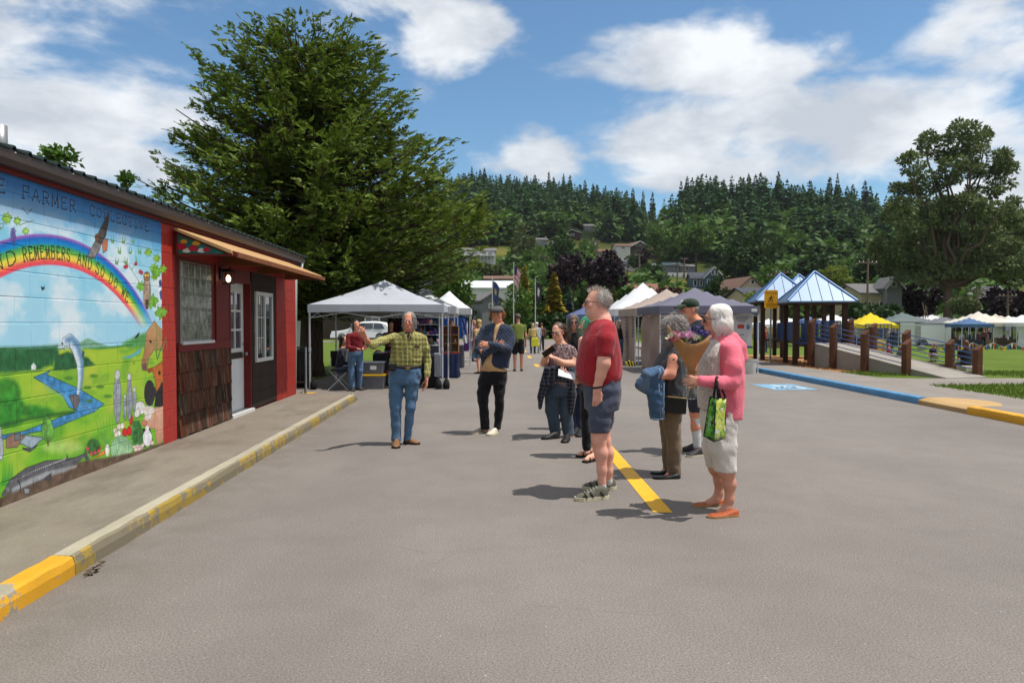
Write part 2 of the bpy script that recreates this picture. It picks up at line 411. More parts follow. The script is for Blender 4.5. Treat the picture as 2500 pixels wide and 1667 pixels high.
# ---- paint on the road
ln = thing('centre_line','yellow painted centre line of the street, solid then dashed','road marking',(line_x(6),6,0))
for y0,y1 in ((5.75,9.4),(25.0,26.6),(31.3,33.2),(37.5,39.5),(44,46)):
 b = MB(); w = .075
 b.add([(line_x(y0) - w,y0,.004),(line_x(y0) + w,y0 - .02,.004),(line_x(y1) + w,y1,.004),(line_x(y1) - w,y1 + .03,.004)],[(0,1,2,3)])
 b.obj('dash',M_LINE,ln)
hm = thing('parking_marking','pale blue square with white wheelchair symbol painted on the asphalt','road marking',(7.1,16.9,0))
b = MB(); b.add([(6.55,16.2,.004),(7.55,16.2,.004),(7.55,17.7,.004),(6.55,17.7,.004)],[(0,1,2,3)]); b.obj('square',M_HBLUE,hm)
b = MB()   # the wheelchair figure, read from the kerb side
def stripe(b,pts,w,z):
 for p,q in zip(pts,pts[1:]):
  p,q = Vector(p),Vector(q); d = (q - p).normalized(); n = Vector((-d.y,d.x)) * w / 2; e = d * w * .4
  b.add([(*(p - n - e),z),(*(q - n + e),z),(*(q + n + e),z),(*(p + n - e),z)],[(0,1,2,3)])
cx,cy = 7.0,16.85
stripe(b,[(cx + .30 * math.cos(a),cy + .36 * math.sin(a)) for a in [R(200 + 20 * k) for k in range(12)]],.10,.0082)
stripe(b,[(cx - .05,cy + .5),(cx,cy + .05),(cx + .28,cy + .02),(cx + .36,cy - .38)],.10,.0085)
b.obj('wheelchair_symbol',M_WHITEP,hm)

# ---- the hill
def _ip(y,xs,zs): return np.interp(y,xs,zs)
def hz(x,y):
 x = np.asarray(x,float); y = np.asarray(y,float); r = x / np.maximum(y,1)
 L = _ip(y,[0,92,150,220,300,380,450,520,760],[-.9,-.9,8,20,37,57,71,66,20])
 fl = _ip(r,[-.6,-.3,-.02,.06,.2,.3,.5],[.5,.8,1.0,.97,.85,.77,.65])
 Rr = _ip(y,[0,92,150,220,300,340,420,600],[-.9,-.9,6.5,17,42,47,30,5])
 fr = _ip(r,[.1,.24,.3,.45,.6,1.2],[.6,.8,.97,.98,.86,.7])
 w = np.clip((r - .19) / .10,0,1); w = w * w * (3 - 2 * w)
 lo = np.clip((y - 190) / 60,0,1); fl = 1 + (fl - 1) * lo; fr = 1 + (fr - 1) * lo
 n = 1.6 * np.sin(x * .031 + y * .017) + 1.1 * np.sin(x * .067 - y * .043 + 1.3)
 return (L * fl * (1 - w) + Rr * fr * w) + n * np.clip((y - 100) / 160,0,1)
def hit(u,v,y0=95,y1=620):
 """where the sight line of a pixel meets the hillside"""
 d = ray(u,v)
 for y in np.arange(y0,y1,1.0):
  t = y / d.y; z = CAM_H + d.z * t; x = d.x * t
  if z <= hz(x,y): return Vector((x,y,float(hz(x,y))))
 return None
xs = np.concatenate([np.linspace(-520,560,109)]); ysg = np.concatenate([np.linspace(88,240,39),np.linspace(248,760,52)])
XX,YY = np.meshgrid(xs,ysg); ZZ = hz(XX,YY) - .05
V = np.stack([XX.ravel(),YY.ravel(),ZZ.ravel()],1); nx = len(xs); I = np.arange(len(ysg) - 1)[:,None] * nx + np.arange(nx - 1)[None]
F = np.stack([I,I + 1,I + 1 + nx,I + nx],-1).reshape(-1,4)
def hill_mat():
 t = NT('hill_ground'); v = t.coord('World'); n = t.noise(v,.018,6,.6); f = t.noise(v,.4,5,.7)
 c = t.mix(t.rng(n,.42,.6),S(70,92,38,.5),S(150,146,74,.5)); c = t.mix(t.rng(f,.3,.7,.5,0),c,S(44,62,28,.5))
 z = t.xyz(v)[2]; c = t.mix(t.rng(z,26,40),c,S(38,54,26,.4)); t.set(base=c,rough=.95,spec=.05); return t.m
tag(put('hill',np_mesh('hill',V,F,True),hill_mat()),kind='structure')

# ------------------------------------------------------------------ foliage
def leafmat(name,col,var=.45,tr=.3,rough=.6,tip=None):
 if name in MATS: return MATS[name]
 t = NT(name); g = t.node('ShaderNodeNewGeometry'); n = t.noise(g.outputs['Position'],.9,4,.6)
 rnd = t.math('ADD',t.math('MULTIPLY',g.outputs['Random Per Island'],.6),t.math('MULTIPLY',t.rng(n,.3,.7),.4))
 c = t.mix(rnd,clampc([x * (1 - var) for x in col]),clampc([x * (1 + var) for x in col]))
 if tip: c = t.mix(t.rng(g.outputs['Random Per Island'],.9,.96),c,tip)
 t.set(base=c,rough=rough,spec=.2)
 tl = t.node('ShaderNodeBsdfTranslucent'); t.l.new(c,tl.inputs['Color'])
 mx = t.node('ShaderNodeMixShader'); mx.inputs[0].default_value = tr
 t.l.new(t.bsdf.outputs[0],mx.inputs[1]); t.l.new(tl.outputs[0],mx.inputs[2]); t.l.new(mx.outputs[0],t.out.inputs['Surface'])
 MATS[name] = t.m; return t.m
def barkmat(name='bark',col=(.09,.065,.045)):
 if name in MATS: return MATS[name]
 t = NT(name); v = t.coord('Object'); n = t.noise(t.mapping(v,(9,9,1.6)),2.2,7,.7)
 t.set(base=t.mix(t.rng(n,.3,.7),tuple(x * .45 for x in col),tuple(x * 1.5 for x in col)),rough=.95,spec=.1); t.bump(n,.9,.03); MATS[name] = t.m; return t.m
def unit(n,rng): v = rng.normal(size=(n,3)); return v / np.linalg.norm(v,axis=1,keepdims=True)
def leaf_quads(P,A,N,ln,wd):
 """rhombic leaves at P, along A, facing N; all (n,3)"""
 A = A / np.maximum(np.linalg.norm(A,axis=1,keepdims=True),1e-6)
 B = np.cross(A,N); B /= np.maximum(np.linalg.norm(B,axis=1,keepdims=True),1e-6)
 ln = np.asarray(ln).reshape(-1,1); wd = np.asarray(wd).reshape(-1,1)
 nrm = np.cross(B,A)
 V = np.stack([P,P + A * ln * .45 + B * wd * .5 + nrm * wd * .12,P + A * ln,P + A * ln * .45 - B * wd * .5 + nrm * wd * .12],1).reshape(-1,3)
 n = len(P); F = (np.arange(n)[:,None] * 4 + np.arange(4)[None])
 return V,F
def clump_leaves(clumps,n,ln,wd,rng,sub=10,up=.35):
 """leaves on bumpy ellipsoid clumps; clumps = [(centre, (rx, ry, rz)), ...]"""
 vol = np.array([(r[0] * r[1] * r[2]) ** (2 / 3) for _,r in clumps]); cnt = np.maximum(8,(n * vol / vol.sum())).astype(int)
 Vs = []; Fs = []; k = 0
 for (c,r),m in zip(clumps,cnt):
  sd_ = unit(sub,rng); so_ = sd_ * (.62 + .25 * rng.random((sub,1)))
  w = rng.integers(0,sub,m); d = unit(m,rng)
  d = np.where(rng.random((m,1)) < .75,d + sd_[w] * .7,d); d /= np.linalg.norm(d,axis=1,keepdims=True)
  p = so_[w] + d * (.30 + .16 * rng.random((m,1))) * rng.random((m,1)) ** .25
  P = np.asarray(c) + p * np.asarray(r)
  a = d + rng.normal(size=(m,3)) * .6; a[:,2] -= .15
  N = d + rng.normal(size=(m,3)) * .5 + np.array([0,0,up])
  V_,F_ = leaf_quads(P,a,N,ln * (.6 + .8 * rng.random(m)),wd * (.6 + .8 * rng.random(m)))
  Vs.append(V_); Fs.append(F_ + k); k += len(V_)
 return np.concatenate(Vs),np.concatenate(Fs)
def limb(b,p,q,r0,r1,rng,n=5,wob=.06,sag=0.0):
 p,q = Vector(p),Vector(q); L = (q - p).length; pts = []; rs = []
 for i in range(n + 1):
  t = i / n; w = Vector(rng.normal(size=3)) * wob * L * math.sin(math.pi * t)
  pts.append(p.lerp(q,t) + w - Vector((0,0,sag * math.sin(math.pi * t)))); rs.append(r0 + (r1 - r0) * t)
 b.tube(pts,rs,7); return pts
def broad_tree(name,label,cat,base,trunk_h,trunk_r,clumps,n,ln,wd,mat,seed,group=None,bark=None,sub=10,lean=(0,0)):
 """trunk with limbs into every clump, crown of leaf-sized faces"""
 rng = np.random.default_rng(seed); base = Vector(base)
 t = thing(name,label,cat,base,0,group)
 b = MB(); top = base + Vector((lean[0],lean[1],trunk_h))
 b.tube([base - Vector((0,0,.3)),base + Vector((0,0,trunk_h * .15)),base.lerp(top,.55),top],[trunk_r * 1.45,trunk_r * 1.05,trunk_r * .85,trunk_r * .7],10)
 for c,r in clumps: limb(b,top - Vector((0,0,trunk_h * .2 * rng.random())),c,trunk_r * .5,trunk_r * .1,rng,5,.05)
 b.obj('trunk',bark or barkmat(),t,True)
 V,F = clump_leaves(clumps,n,ln,wd,rng,sub); put('crown',np_mesh('crown',V,F),mat,t)
 return t
def ball_clumps(c,rx,ry,rz,n,seed,k=.55):
 """n lobes filling one big ellipsoid"""
 rng = np.random.default_rng(seed); out = [(tuple(c),(rx * .6,ry * .6,rz * .62))]
 for d in unit(n,rng):
  s = k * (.75 + .5 * rng.random()); out.append(((c[0] + d[0] * rx * .6,c[1] + d[1] * ry * .6,c[2] + d[2] * rz * .6),(rx * s,ry * s,rz * s)))
 return out
def conifer_template(seed,layers=22,m=9,droop=.35,width=.22,kites=1):
 """unit-high conifer: whorls of drooping kite-shaped boughs"""
 rng = np.random.default_rng(seed); P = []; A = []; N = []; ln = []; wd = []
 for i in range(layers):
  h = .06 + .93 * (i / layers) ** .92; rad = width * (1 - h) ** .8 * (.8 + .4 * rng.random()) + .012
  k = m if h < .8 else max(4,m - 3)
  for j in range(k):
   a = 2 * math.pi * (j + rng.random() * .9) / k; L = rad * (.7 + .5 * rng.random())
   for q in range(kites):
    aa = a + rng.normal() * .22; d = np.array([math.cos(aa),math.sin(aa),-droop * (.6 + .8 * rng.random())])
    P.append([d[0] * L * .25 * q,d[1] * L * .25 * q,h + .015 + rng.normal() * .008]); A.append(d); N.append([0,0,1] + rng.normal(size=3) * .3); ln.append(L * (1.1 - .2 * q)); wd.append(L * (.75 + .3 * rng.random()))
 P = np.array(P); V,F = leaf_quads(P,np.array(A),np.array(N),np.array(ln),np.array(wd))
 V2,F2 = leaf_quads(np.array([[0,0,.9],[0,0,.9]]),np.array([[0,0,1.],[0.001,0,1]]),np.array([[1.,0,0],[0,1.,0]]),np.array([.1,.1]),np.array([.03,.03]))
 return np.concatenate([V,V2]),np.concatenate([F,F2 + len(V)])
def scatter(templates,pos,hts,rng,sq=None):
 Vs = []; Fs = []; k = 0
 for i,(p,h) in enumerate(zip(pos,hts)):
  V,F = templates[i % len(templates)]; a = rng.random() * 6.28; c,s = math.cos(a),math.sin(a); w = h * (sq[i] if sq is not None else 1)
  Q = np.stack([(V[:,0] * c - V[:,1] * s) * w + p[0],(V[:,0] * s + V[:,1] * c) * w + p[1],V[:,2] * h + p[2]],1)
  Vs.append(Q); Fs.append(F + k); k += len(V)
 return np.concatenate(Vs),np.concatenate(Fs)

# ---- forest on the hill: one mass, with the skyline trees told apart
M_FIR = leafmat('fir_needles',S(62,98,56,.76),.4,.15)
M_FIR2 = leafmat('skyline_fir_needles',S(56,90,56,.76),.4,.15)
M_HILLLEAF = leafmat('hill_broadleaf',S(84,116,50,.68),.5,.3)
CT = [conifer_template(s,15,8,.4,.20 + .02 * (s % 3)) for s in range(5)]
rngf = np.random.default_rng(3)
def decid_template(seed):
 rng = np.random.default_rng(seed); cl = ball_clumps((0,0,.58),.36,.36,.42,7,seed); return clump_leaves(cl,120,.2,.17,rng,6)
DT = [decid_template(s) for s in range(4)]
def in_clearing(u,v):
 return (1080 < u < 1240 and v > 600) or (1230 < u < 1330 and 585 < v < 660) or (1440 < u < 1640 and v > 592) or (1370 < u < 1420 and 555 < v < 590) or (1560 < u < 1800 and v > 640)
def proj(p):
 d = Vector(p) - Vector((0,0,CAM_H)); r = Vector((math.cos(YAW),-math.sin(YAW),0)); fy = math.cos(PITCH)
 f = Vector((math.sin(YAW) * fy,math.cos(YAW) * fy,-math.sin(PITCH))); up = r.cross(f)
 z = d.dot(f); return 1250 + FPX * d.dot(r) / z,833.5 - FPX * d.dot(up) / z
HOUSE_PX = [(1128,1212,606,642),(1300,1358,580,600),(1376,1422,560,582),(1422,1456,545,563),(1445,1535,604,640),(1505,1626,590,628),(1508,1562,634,660),(1588,1690,640,682),(1672,1762,650,706),(1765,1836,678,728),(1185,1255,672,690)]
def hides_house(u,v,h,y):
 hp_ = h * FPX / y; w = hp_ * .22
 return any(u + w > a and u - w < b and v > c + 3 and v - hp_ < d - 4 for a,b,c,d in HOUSE_PX)
pc,hc,pd_,hd_,sky_c = [],[],[],[],[]
for k in range(7600):
 y = 190 + 275 * rngf.random() ** .8; r = -.42 + 1.25 * rngf.random(); x = r * y; z = float(hz(x,y))
 if r > .27 and y > 352: continue
 if r < -.05 and rngf.random() < .72: continue
 u,v = proj((x,y,z))
 if z < 15 + 8 * rngf.random(): continue
 if in_clearing(u,v) or in_clearing(u,v - 14): continue
 conif = rngf.random() < (.80 if z > 48 else (.55 if z > 34 else .2))
 if r > .27: conif = rngf.random() < (.72 if z > 36 else .3)
 h = rngf.uniform(11,21) if conif else rngf.uniform(6,12)
 if hides_house(u,v,h,y): continue
 if conif: pc.append((x,y,z - .4)); hc.append(h)
 else: pd_.append((x,y,z - .5)); hd_.append(h)
for k in range(1150):      # garden trees and scrub lower down the slope
 y = 104 + 125 * rngf.random(); r = -.08 + .8 * rngf.random(); x = r * y; z = float(hz(x,y)); u,v = proj((x,y,z)); h = rngf.uniform(2.0,7.0)
 if hides_house(u,v,h,y) or (1600 < u < 1680 and 675 < v < 715) or rngf.random() < .25: continue
 pd_.append((x,y,z - .3)); hd_.append(h)
V,F = scatter(CT,pc,hc,rngf,rngf.uniform(.9,1.35,len(pc)))
tag(put('conifer_forest',np_mesh('conifer_forest',V,F),M_FIR),'dark conifer forest covering the hillside behind the houses','forest',kind='stuff')
V,F = scatter(DT,pd_,hd_,rngf,rngf.uniform(1.0,1.7,len(pd_)))
tag(put('broadleaf_forest',np_mesh('broadleaf_forest',V,F),M_HILLLEAF),'bright green broadleaf trees mixed through the hillside forest','forest',kind='stuff')
SK = [np_mesh('skyline_conifer',*conifer_template(40 + s,26,9,.3,.19 + .02 * s,2)) for s in range(4)]
sky_u = [(1152,405),(1172,412),(1183,409),(1222,424),(1240,428),(1262,430),(1286,427),(1306,425),(1340,418),(1352,430),(1376,423),(1392,426),(1428,438),(1448,446),(1478,452),(1505,456),(1530,463),(1545,458),(1570,464),(1593,466),
   (1663,440),(1678,428),(1690,432),(1704,427),(1712,425),(1734,428),(1748,434),(1765,441),(1786,441),(1814,433),(1828,422),(1845,424),(1857,419),(1868,428),(1901,417),(1932,454),(1940,450),(1962,452),(1980,440),(2026,430),(2045,421),(2068,452),(2082,448),(2112,438),(2125,452)]
ORD = 'first second third fourth fifth sixth seventh eighth ninth tenth eleventh twelfth thirteenth fourteenth fifteenth sixteenth seventeenth eighteenth nineteenth twentieth'.split(); ORD += ['twenty-' + w for w in ORD[:9]]
for i,(u,v) in enumerate(sky_u):
 yr = 452 - 6 * (i % 3) if u < 1620 else 338 - 5 * (i % 3)
 p = AT(u,v,yr); z0 = float(hz(p.x,yr)); h = max(9.0,p.z - z0 + .5)
 o = bpy.data.objects.new('skyline_conifer',SK[i % 4]); COL.objects.link(o)
 if not SK[i % 4].materials: SK[i % 4].materials.append(M_FIR2)
 o.location = (p.x,yr,z0 - .5); w = min(1.0,17 / h) * (1.0 + .25 * ((i * 7) % 5) / 5); o.scale = (h * w,h * w,h); o.rotation_euler = (0,0,i * 1.3)
 side = 'long left ridge' if u < 1620 else 'nearer right-hand hilltop'
 nth = (i if u < 1620 else i - 20); tag(o,ORD[nth] + ' pointed conifer from the left on the skyline of the ' + side,'conifer tree','conifers along the ' + side)

# ---- the great cedar behind the red building
def cedar():
 rng = np.random.default_rng(21); cx,cy = -4.85,21.2
 t = thing('cedar_tree','tall broad dark green cedar behind the red building, its boughs over the stall','tree',(cx,cy,0))
 zs = [2.0,2.8,4.0,5.0,5.9,7.0,8.0,8.7,9.2,9.6]
 Lf = [2.5,3.9,4.1,3.9,3.6,3.2,2.7,2.1,1.7,.7]; Rt = [2.2,4.5,5.0,4.6,3.7,2.9,2.3,1.9,1.6,.7]
 b = MB(); b.tube([(cx,cy,-.3),(cx,cy,.4),(cx + .05,cy,3),(cx + .1,cy,6),(cx,cy,9.3)],[.48,.34,.28,.18,.04],12)
 P = []; A = []; N = []; ln = []; wd = []
 nl = 520
 for i in range(nl):
  z = 2.1 + 7.4 * ((i + rng.random()) / nl) ** 1.18; az = i * 2.39996 + rng.normal() * .25; ca,sa = math.cos(az),math.sin(az)
  rl,rr = np.interp(z,zs,Lf),np.interp(z,zs,Rt); env = (rl + (rr - rl) * (ca + 1) / 2) * (1.0 if sa > 0 else 1.02)
  L = env * (.58 + .48 * rng.random() ** .6)
  if rng.random() < .12: L *= 1.06
  rise = rng.uniform(.02,.32) * L + (.35 if z > 8.0 else 0) * L; z0 = max(1.2,z - rise * .7)
  pts = []
  for q in range(9):
   s = q / 8; pts.append(np.array([cx + ca * L * s + rng.normal() * .05,cy + sa * L * s + rng.normal() * .05,z0 + rise * s ** 1.3 - .12 * L * math.sin(math.pi * s) * .5 + .16 * s ** 4]))
  b.tube([Vector(p) for p in pts[::2]],[max(.012,.075 * (1 - s / 4.3)) * (.6 if z > 7 else 1) for s in range(5)],5,False)
  tf = np.sort(.22 + .80 * rng.random(int(3 + L * 2.4)) ** .85)
  for q in range(int(8 + L * 19)):
   s = min(1.02,tf[q % len(tf)] + rng.normal() * .02); k = min(7,int(s * 8)); f = s * 8 - k
   c = pts[k] + (pts[k + 1] - pts[k]) * f + np.array([-sa,ca,0]) * (((q % len(tf)) * 1.7) % 1 - .5) * .55 * (1.1 - .5 * s)
   od = np.array([ca,sa,.0]); tang = np.array([-sa,ca,0]) * rng.normal() * .95
   d = od * (.45 + .5 * s) + tang + np.array([0,0,rng.uniform(-.2,.65) + .35 * (s > .85)]); d /= np.linalg.norm(d)
   c = c + rng.normal(size=3) * np.array([.12,.12,.09])
   sl_ = rng.uniform(.20,.38); nrm = np.array([0,0,1.0]) + rng.normal(size=3) * .45 + od * .3
   side = np.cross(d,nrm); side /= np.linalg.norm(side)
   for e in range(9):
    u_ = .06 + e * .105; ang = (-1) ** e * rng.uniform(.3,.9) * (1 - u_ * .5) if e < 8 else 0
    dd = d * math.cos(ang) + side * math.sin(ang); dd[2] -= .22 * u_
    P.append(c + d * sl_ * u_ * .85 + np.array([0,0,-.10 * sl_ * u_ * u_])); A.append(dd); N.append(nrm + rng.normal(size=3) * .35); l = sl_ * rng.uniform(.28,.44) * (1.1 - .45 * u_); ln.append(l); wd.append(l * rng.uniform(.42,.58))
 b.obj('trunk',barkmat('cedar_bark',(.07,.05,.038)),t,True)
 V,F = leaf_quads(np.array(P),np.array(A),np.array(N),np.array(ln),np.array(wd))
 put('crown',np_mesh('crown',V,F),leafmat('cedar_sprays',S(110,132,48,.78),.5,.22,.55,S(120,96,56,.5)),t)
cedar()

# ---- the big broadleaf tree over the market field
def zc(u,v,ru,rv,Y):
 p = AT(u,v,Y); k = Y / FPX; return (tuple(p),(ru * k,min(ru,rv) * k * 1.15,rv * k))
def Z3(x,y): return 1950 + .3508 * x,250 + .3508 * y
BT = [(1180,200,150,85),(1010,320,190,100),(800,430,110,75),(1310,400,170,110),(1420,520,110,100),(930,560,190,90),(720,640,130,70),(1240,640,170,80),(1110,770,250,120),
  (720,800,190,130),(1400,760,150,110),(860,980,260,140),(1290,960,250,130),(1500,900,140,150),(640,1010,130,150),(1010,1120,260,90),(1430,1110,200,110),(700,1150,140,80),(1620,1020,130,170),(1300,250,60,50),(900,250,60,45),(1180,480,130,70),(1080,430,90,60),(1000,700,160,70),(880,1180,200,90),(1250,1170,220,90),(1550,1180,160,90)]
rb = np.random.default_rng(9); CL = []
for (x,y,a,c) in BT:
 u,v = Z3(x,y); sc_ = .93 if y < 760 else .98; k = zc(u,v,a * .3508 * sc_,c * .3508 * sc_,84 + rb.normal() * 2.0); CL.append(k)
bp = AT(2314,800,84)
broad_tree('broadleaf_tree','huge dark broadleaf tree with thick trunk behind the market tents','tree',(bp.x,84,-.66),7.2,.55,CL,40000,.44,.24,leafmat('big_tree_leaf',S(112,126,76,.7),.5,.3),5,sub=12)
# ================================================================== the red building with the mural
WX = -3.6
WY0,WY1,WZ0,WZ1,PXM = 3.0,8.92,0.10,2.70,0.004     # painted stretch of wall, 4 mm per dot
MW,MH = int((WY1 - WY0) / PXM),int((WZ1 - WZ0) / PXM)
IMG = np.zeros((MH,MW,3),np.float32)
gy,gz = np.meshgrid(WY0 + (np.arange(MW) + .5) * PXM,WZ0 + (np.arange(MH) + .5) * PXM)
def fbm(x,y,sc,seed,octv=4):
 rng = np.random.default_rng(seed); out = np.zeros_like(x); amp = 1.0; tot = 0
 for o in range(octv):
  n = 64; g_ = rng.random((n,n)); fx,fy = x * sc,y * sc; ix,iy = np.floor(fx).astype(int),np.floor(fy).astype(int); tx,ty = fx - ix,fy - iy
  tx,ty = tx * tx * (3 - 2 * tx),ty * ty * (3 - 2 * ty); q = lambda a,b: g_[a % n,b % n]
  out += amp * ((q(ix,iy) * (1 - tx) + q(ix + 1,iy) * tx) * (1 - ty) + (q(ix,iy + 1) * (1 - tx) + q(ix + 1,iy + 1) * tx) * ty)
  tot += amp; amp *= .5; sc *= 2.03
 return out / tot
def pc3(c): return np.array(c,np.float32) / 255.0
def za(x,y): p = ATX(x * .26786,280 + y * .26786,WX); return (p.y,p.z)      # two enlarged views of the wall, in their own dots
def zb(x,y): p = ATX(x * .38256,640 + y * .38256,WX); return (p.y,p.z)
def window_of(P,pad):
 P = np.asarray(P); a = np.floor((P.min(0) - pad - (WY0,WZ0)) / PXM).astype(int); b = np.ceil((P.max(0) + pad - (WY0,WZ0)) / PXM).astype(int)
 a = np.clip(a,0,(MW,MH)); b = np.clip(b,0,(MW,MH)); return slice(a[1],b[1]),slice(a[0],b[0])
def segdist(X,Y,p,q):
 px,py = q[0] - p[0],q[1] - p[1]; L = px * px + py * py + 1e-12; t = np.clip(((X - p[0]) * px + (Y - p[1]) * py) / L,0,1)
 return np.hypot(X - p[0] - t * px,Y - p[1] - t * py),t
def blend(sl,al,col,tex=.12,seed=1):
 al = al[...,None]; c = pc3(col); n = fbm(gy[sl],gz[sl],22,seed)[...,None]
 IMG[sl] = IMG[sl] * (1 - al) + np.clip(c * (1 - tex + 2 * tex * n),0,1) * al
def poly(pts,col,f=zb,soft=.005,line=None,tex=.15,grad=None,op=1.0):
 P = [f(*p) for p in pts]; sl = window_of(P,soft * 3 + .01)
 X,Y = gy[sl],gz[sl]
 if X.size == 0: return
 ins = np.zeros(X.shape,bool); d = np.full(X.shape,9.0)
 for p,q in zip(P,P[1:] + P[:1]):
  if p[1] != q[1]: ins ^= ((p[1] > Y) != (q[1] > Y)) & (X < (q[0] - p[0]) * (Y - p[1]) / (q[1] - p[1]) + p[0])
  d = np.minimum(d,segdist(X,Y,p,q)[0])
 s_ = np.where(ins,-d,d); al = np.clip(.5 - s_ / (2 * soft),0,1) * op
 blend(sl,al,col,tex,len(pts))
 if grad is not None:
  t = np.clip((Y - Y.min()) / (Y.max() - Y.min() + 1e-6),0,1); blend(sl,al * (1 - t) * .8,grad,tex)
 if line is not None: blend(sl,np.clip(1.2 - d / .006,0,1) * .8 * (s_ < .004),line,.05)
def ell(c,r,col,f=zb,n=18,**k): poly([(c[0] + r[0] * math.cos(a),c[1] + r[1] * math.sin(a)) for a in np.linspace(0,2 * math.pi,n,False)],col,f,**k)
def stroke(pts,w,col,f=zb,soft=.004,tex=.1,op=1.0):
 P = [f(*p) for p in pts] if f else pts; sl = window_of(P,.08); X,Y = gy[sl],gz[sl]
 if X.size == 0: return
 W_ = w if isinstance(w,(list,tuple)) else [w] * len(P); al = np.zeros(X.shape)
 for i,(p,q) in enumerate(zip(P,P[1:])):
  d,t = segdist(X,Y,p,q); ww = W_[i] + (W_[i + 1] - W_[i]) * t; al = np.maximum(al,np.clip(.5 - (d - ww / 2) / (2 * soft),0,1))
 blend(sl,al * op,col,tex)
GL = {'A': [[(0,0),(.5,1),(1,0)],[(.2,.38),(.8,.38)]],'B': [[(.12,0),(.12,1),(.6,1),(.85,.9),(.85,.63),(.6,.53),(.12,.53)],[(.6,.53),(.95,.42),(.95,.12),(.6,0),(.12,0)]],
  'C': [[(.95,.82),(.7,1),(.35,1),(.08,.75),(.08,.25),(.35,0),(.7,0),(.95,.18)]],'D': [[(.12,0),(.12,1),(.55,1),(.92,.75),(.92,.25),(.55,0),(.12,0)]],
  'E': [[(.9,1),(.15,1),(.15,0),(.95,0)],[(.15,.52),(.7,.52)],[(.9,1),(.9,.86)],[(.95,0),(.95,.14)]],'F': [[(.92,.85),(.92,1),(.15,1),(.15,0)],[(.15,.52),(.72,.52)],[(0,0),(.32,0)]],
  'I': [[(.5,0),(.5,1)],[(.32,0),(.68,0)],[(.32,1),(.68,1)]],'L': [[(.2,1),(.2,0),(.9,0),(.9,.18)],[(.05,1),(.38,1)]],
  'M': [[(.05,0),(.1,1),(.5,.2),(.9,1),(.95,0)],[(-.06,0),(.16,0)],[(.84,0),(1.06,0)]],'N': [[(.1,0),(.1,1),(.9,0),(.9,1)],[(-.02,0),(.24,0)],[(.76,1),(1.02,1)]],
  'O': [[(.5,1),(.15,.8),(.05,.5),(.15,.2),(.5,0),(.85,.2),(.95,.5),(.85,.8),(.5,1)]],'R': [[(.12,0),(.12,1),(.6,1),(.88,.88),(.88,.62),(.6,.5),(.12,.5)],[(.5,.5),(.98,0)],[(0,0),(.28,0)]],
  'S': [[(.88,.84),(.65,1),(.3,1),(.1,.82),(.15,.62),(.85,.4),(.92,.18),(.7,0),(.3,0),(.08,.17)]],'T': [[(.05,.86),(.05,1),(.95,1),(.95,.86)],[(.5,1),(.5,0)],[(.32,0),(.68,0)]],
  'V': [[(0,1),(.5,0),(1,1)]],'W': [[(0,1),(.28,0),(.5,.75),(.72,0),(1,1)]],'P': [[(.12,0),(.12,1),(.65,1),(.9,.85),(.9,.62),(.65,.48),(.12,.48)]],
  'U': [[(.1,1),(.1,.25),(.35,0),(.65,0),(.9,.25),(.9,1)]],'H': [[(.1,0),(.1,1)],[(.9,0),(.9,1)],[(.1,.5),(.9,.5)]],'Y': [[(0,1),(.5,.5),(1,1)],[(.5,.5),(.5,0)]]}
def paint_text(txt,place,w,col,shade=None):
 """place(i, n) -> function from glyph box to the wall"""
 for i,ch in enumerate(txt):
  if ch == ' ': continue
  T = place(i,len(txt))
  for st in GL[ch]:
   P = [T(*p) for p in st]
   if shade: stroke([(a + .006,b - .005) for a,b in P],w,shade,None)
   stroke(P,w,col,None,.003)
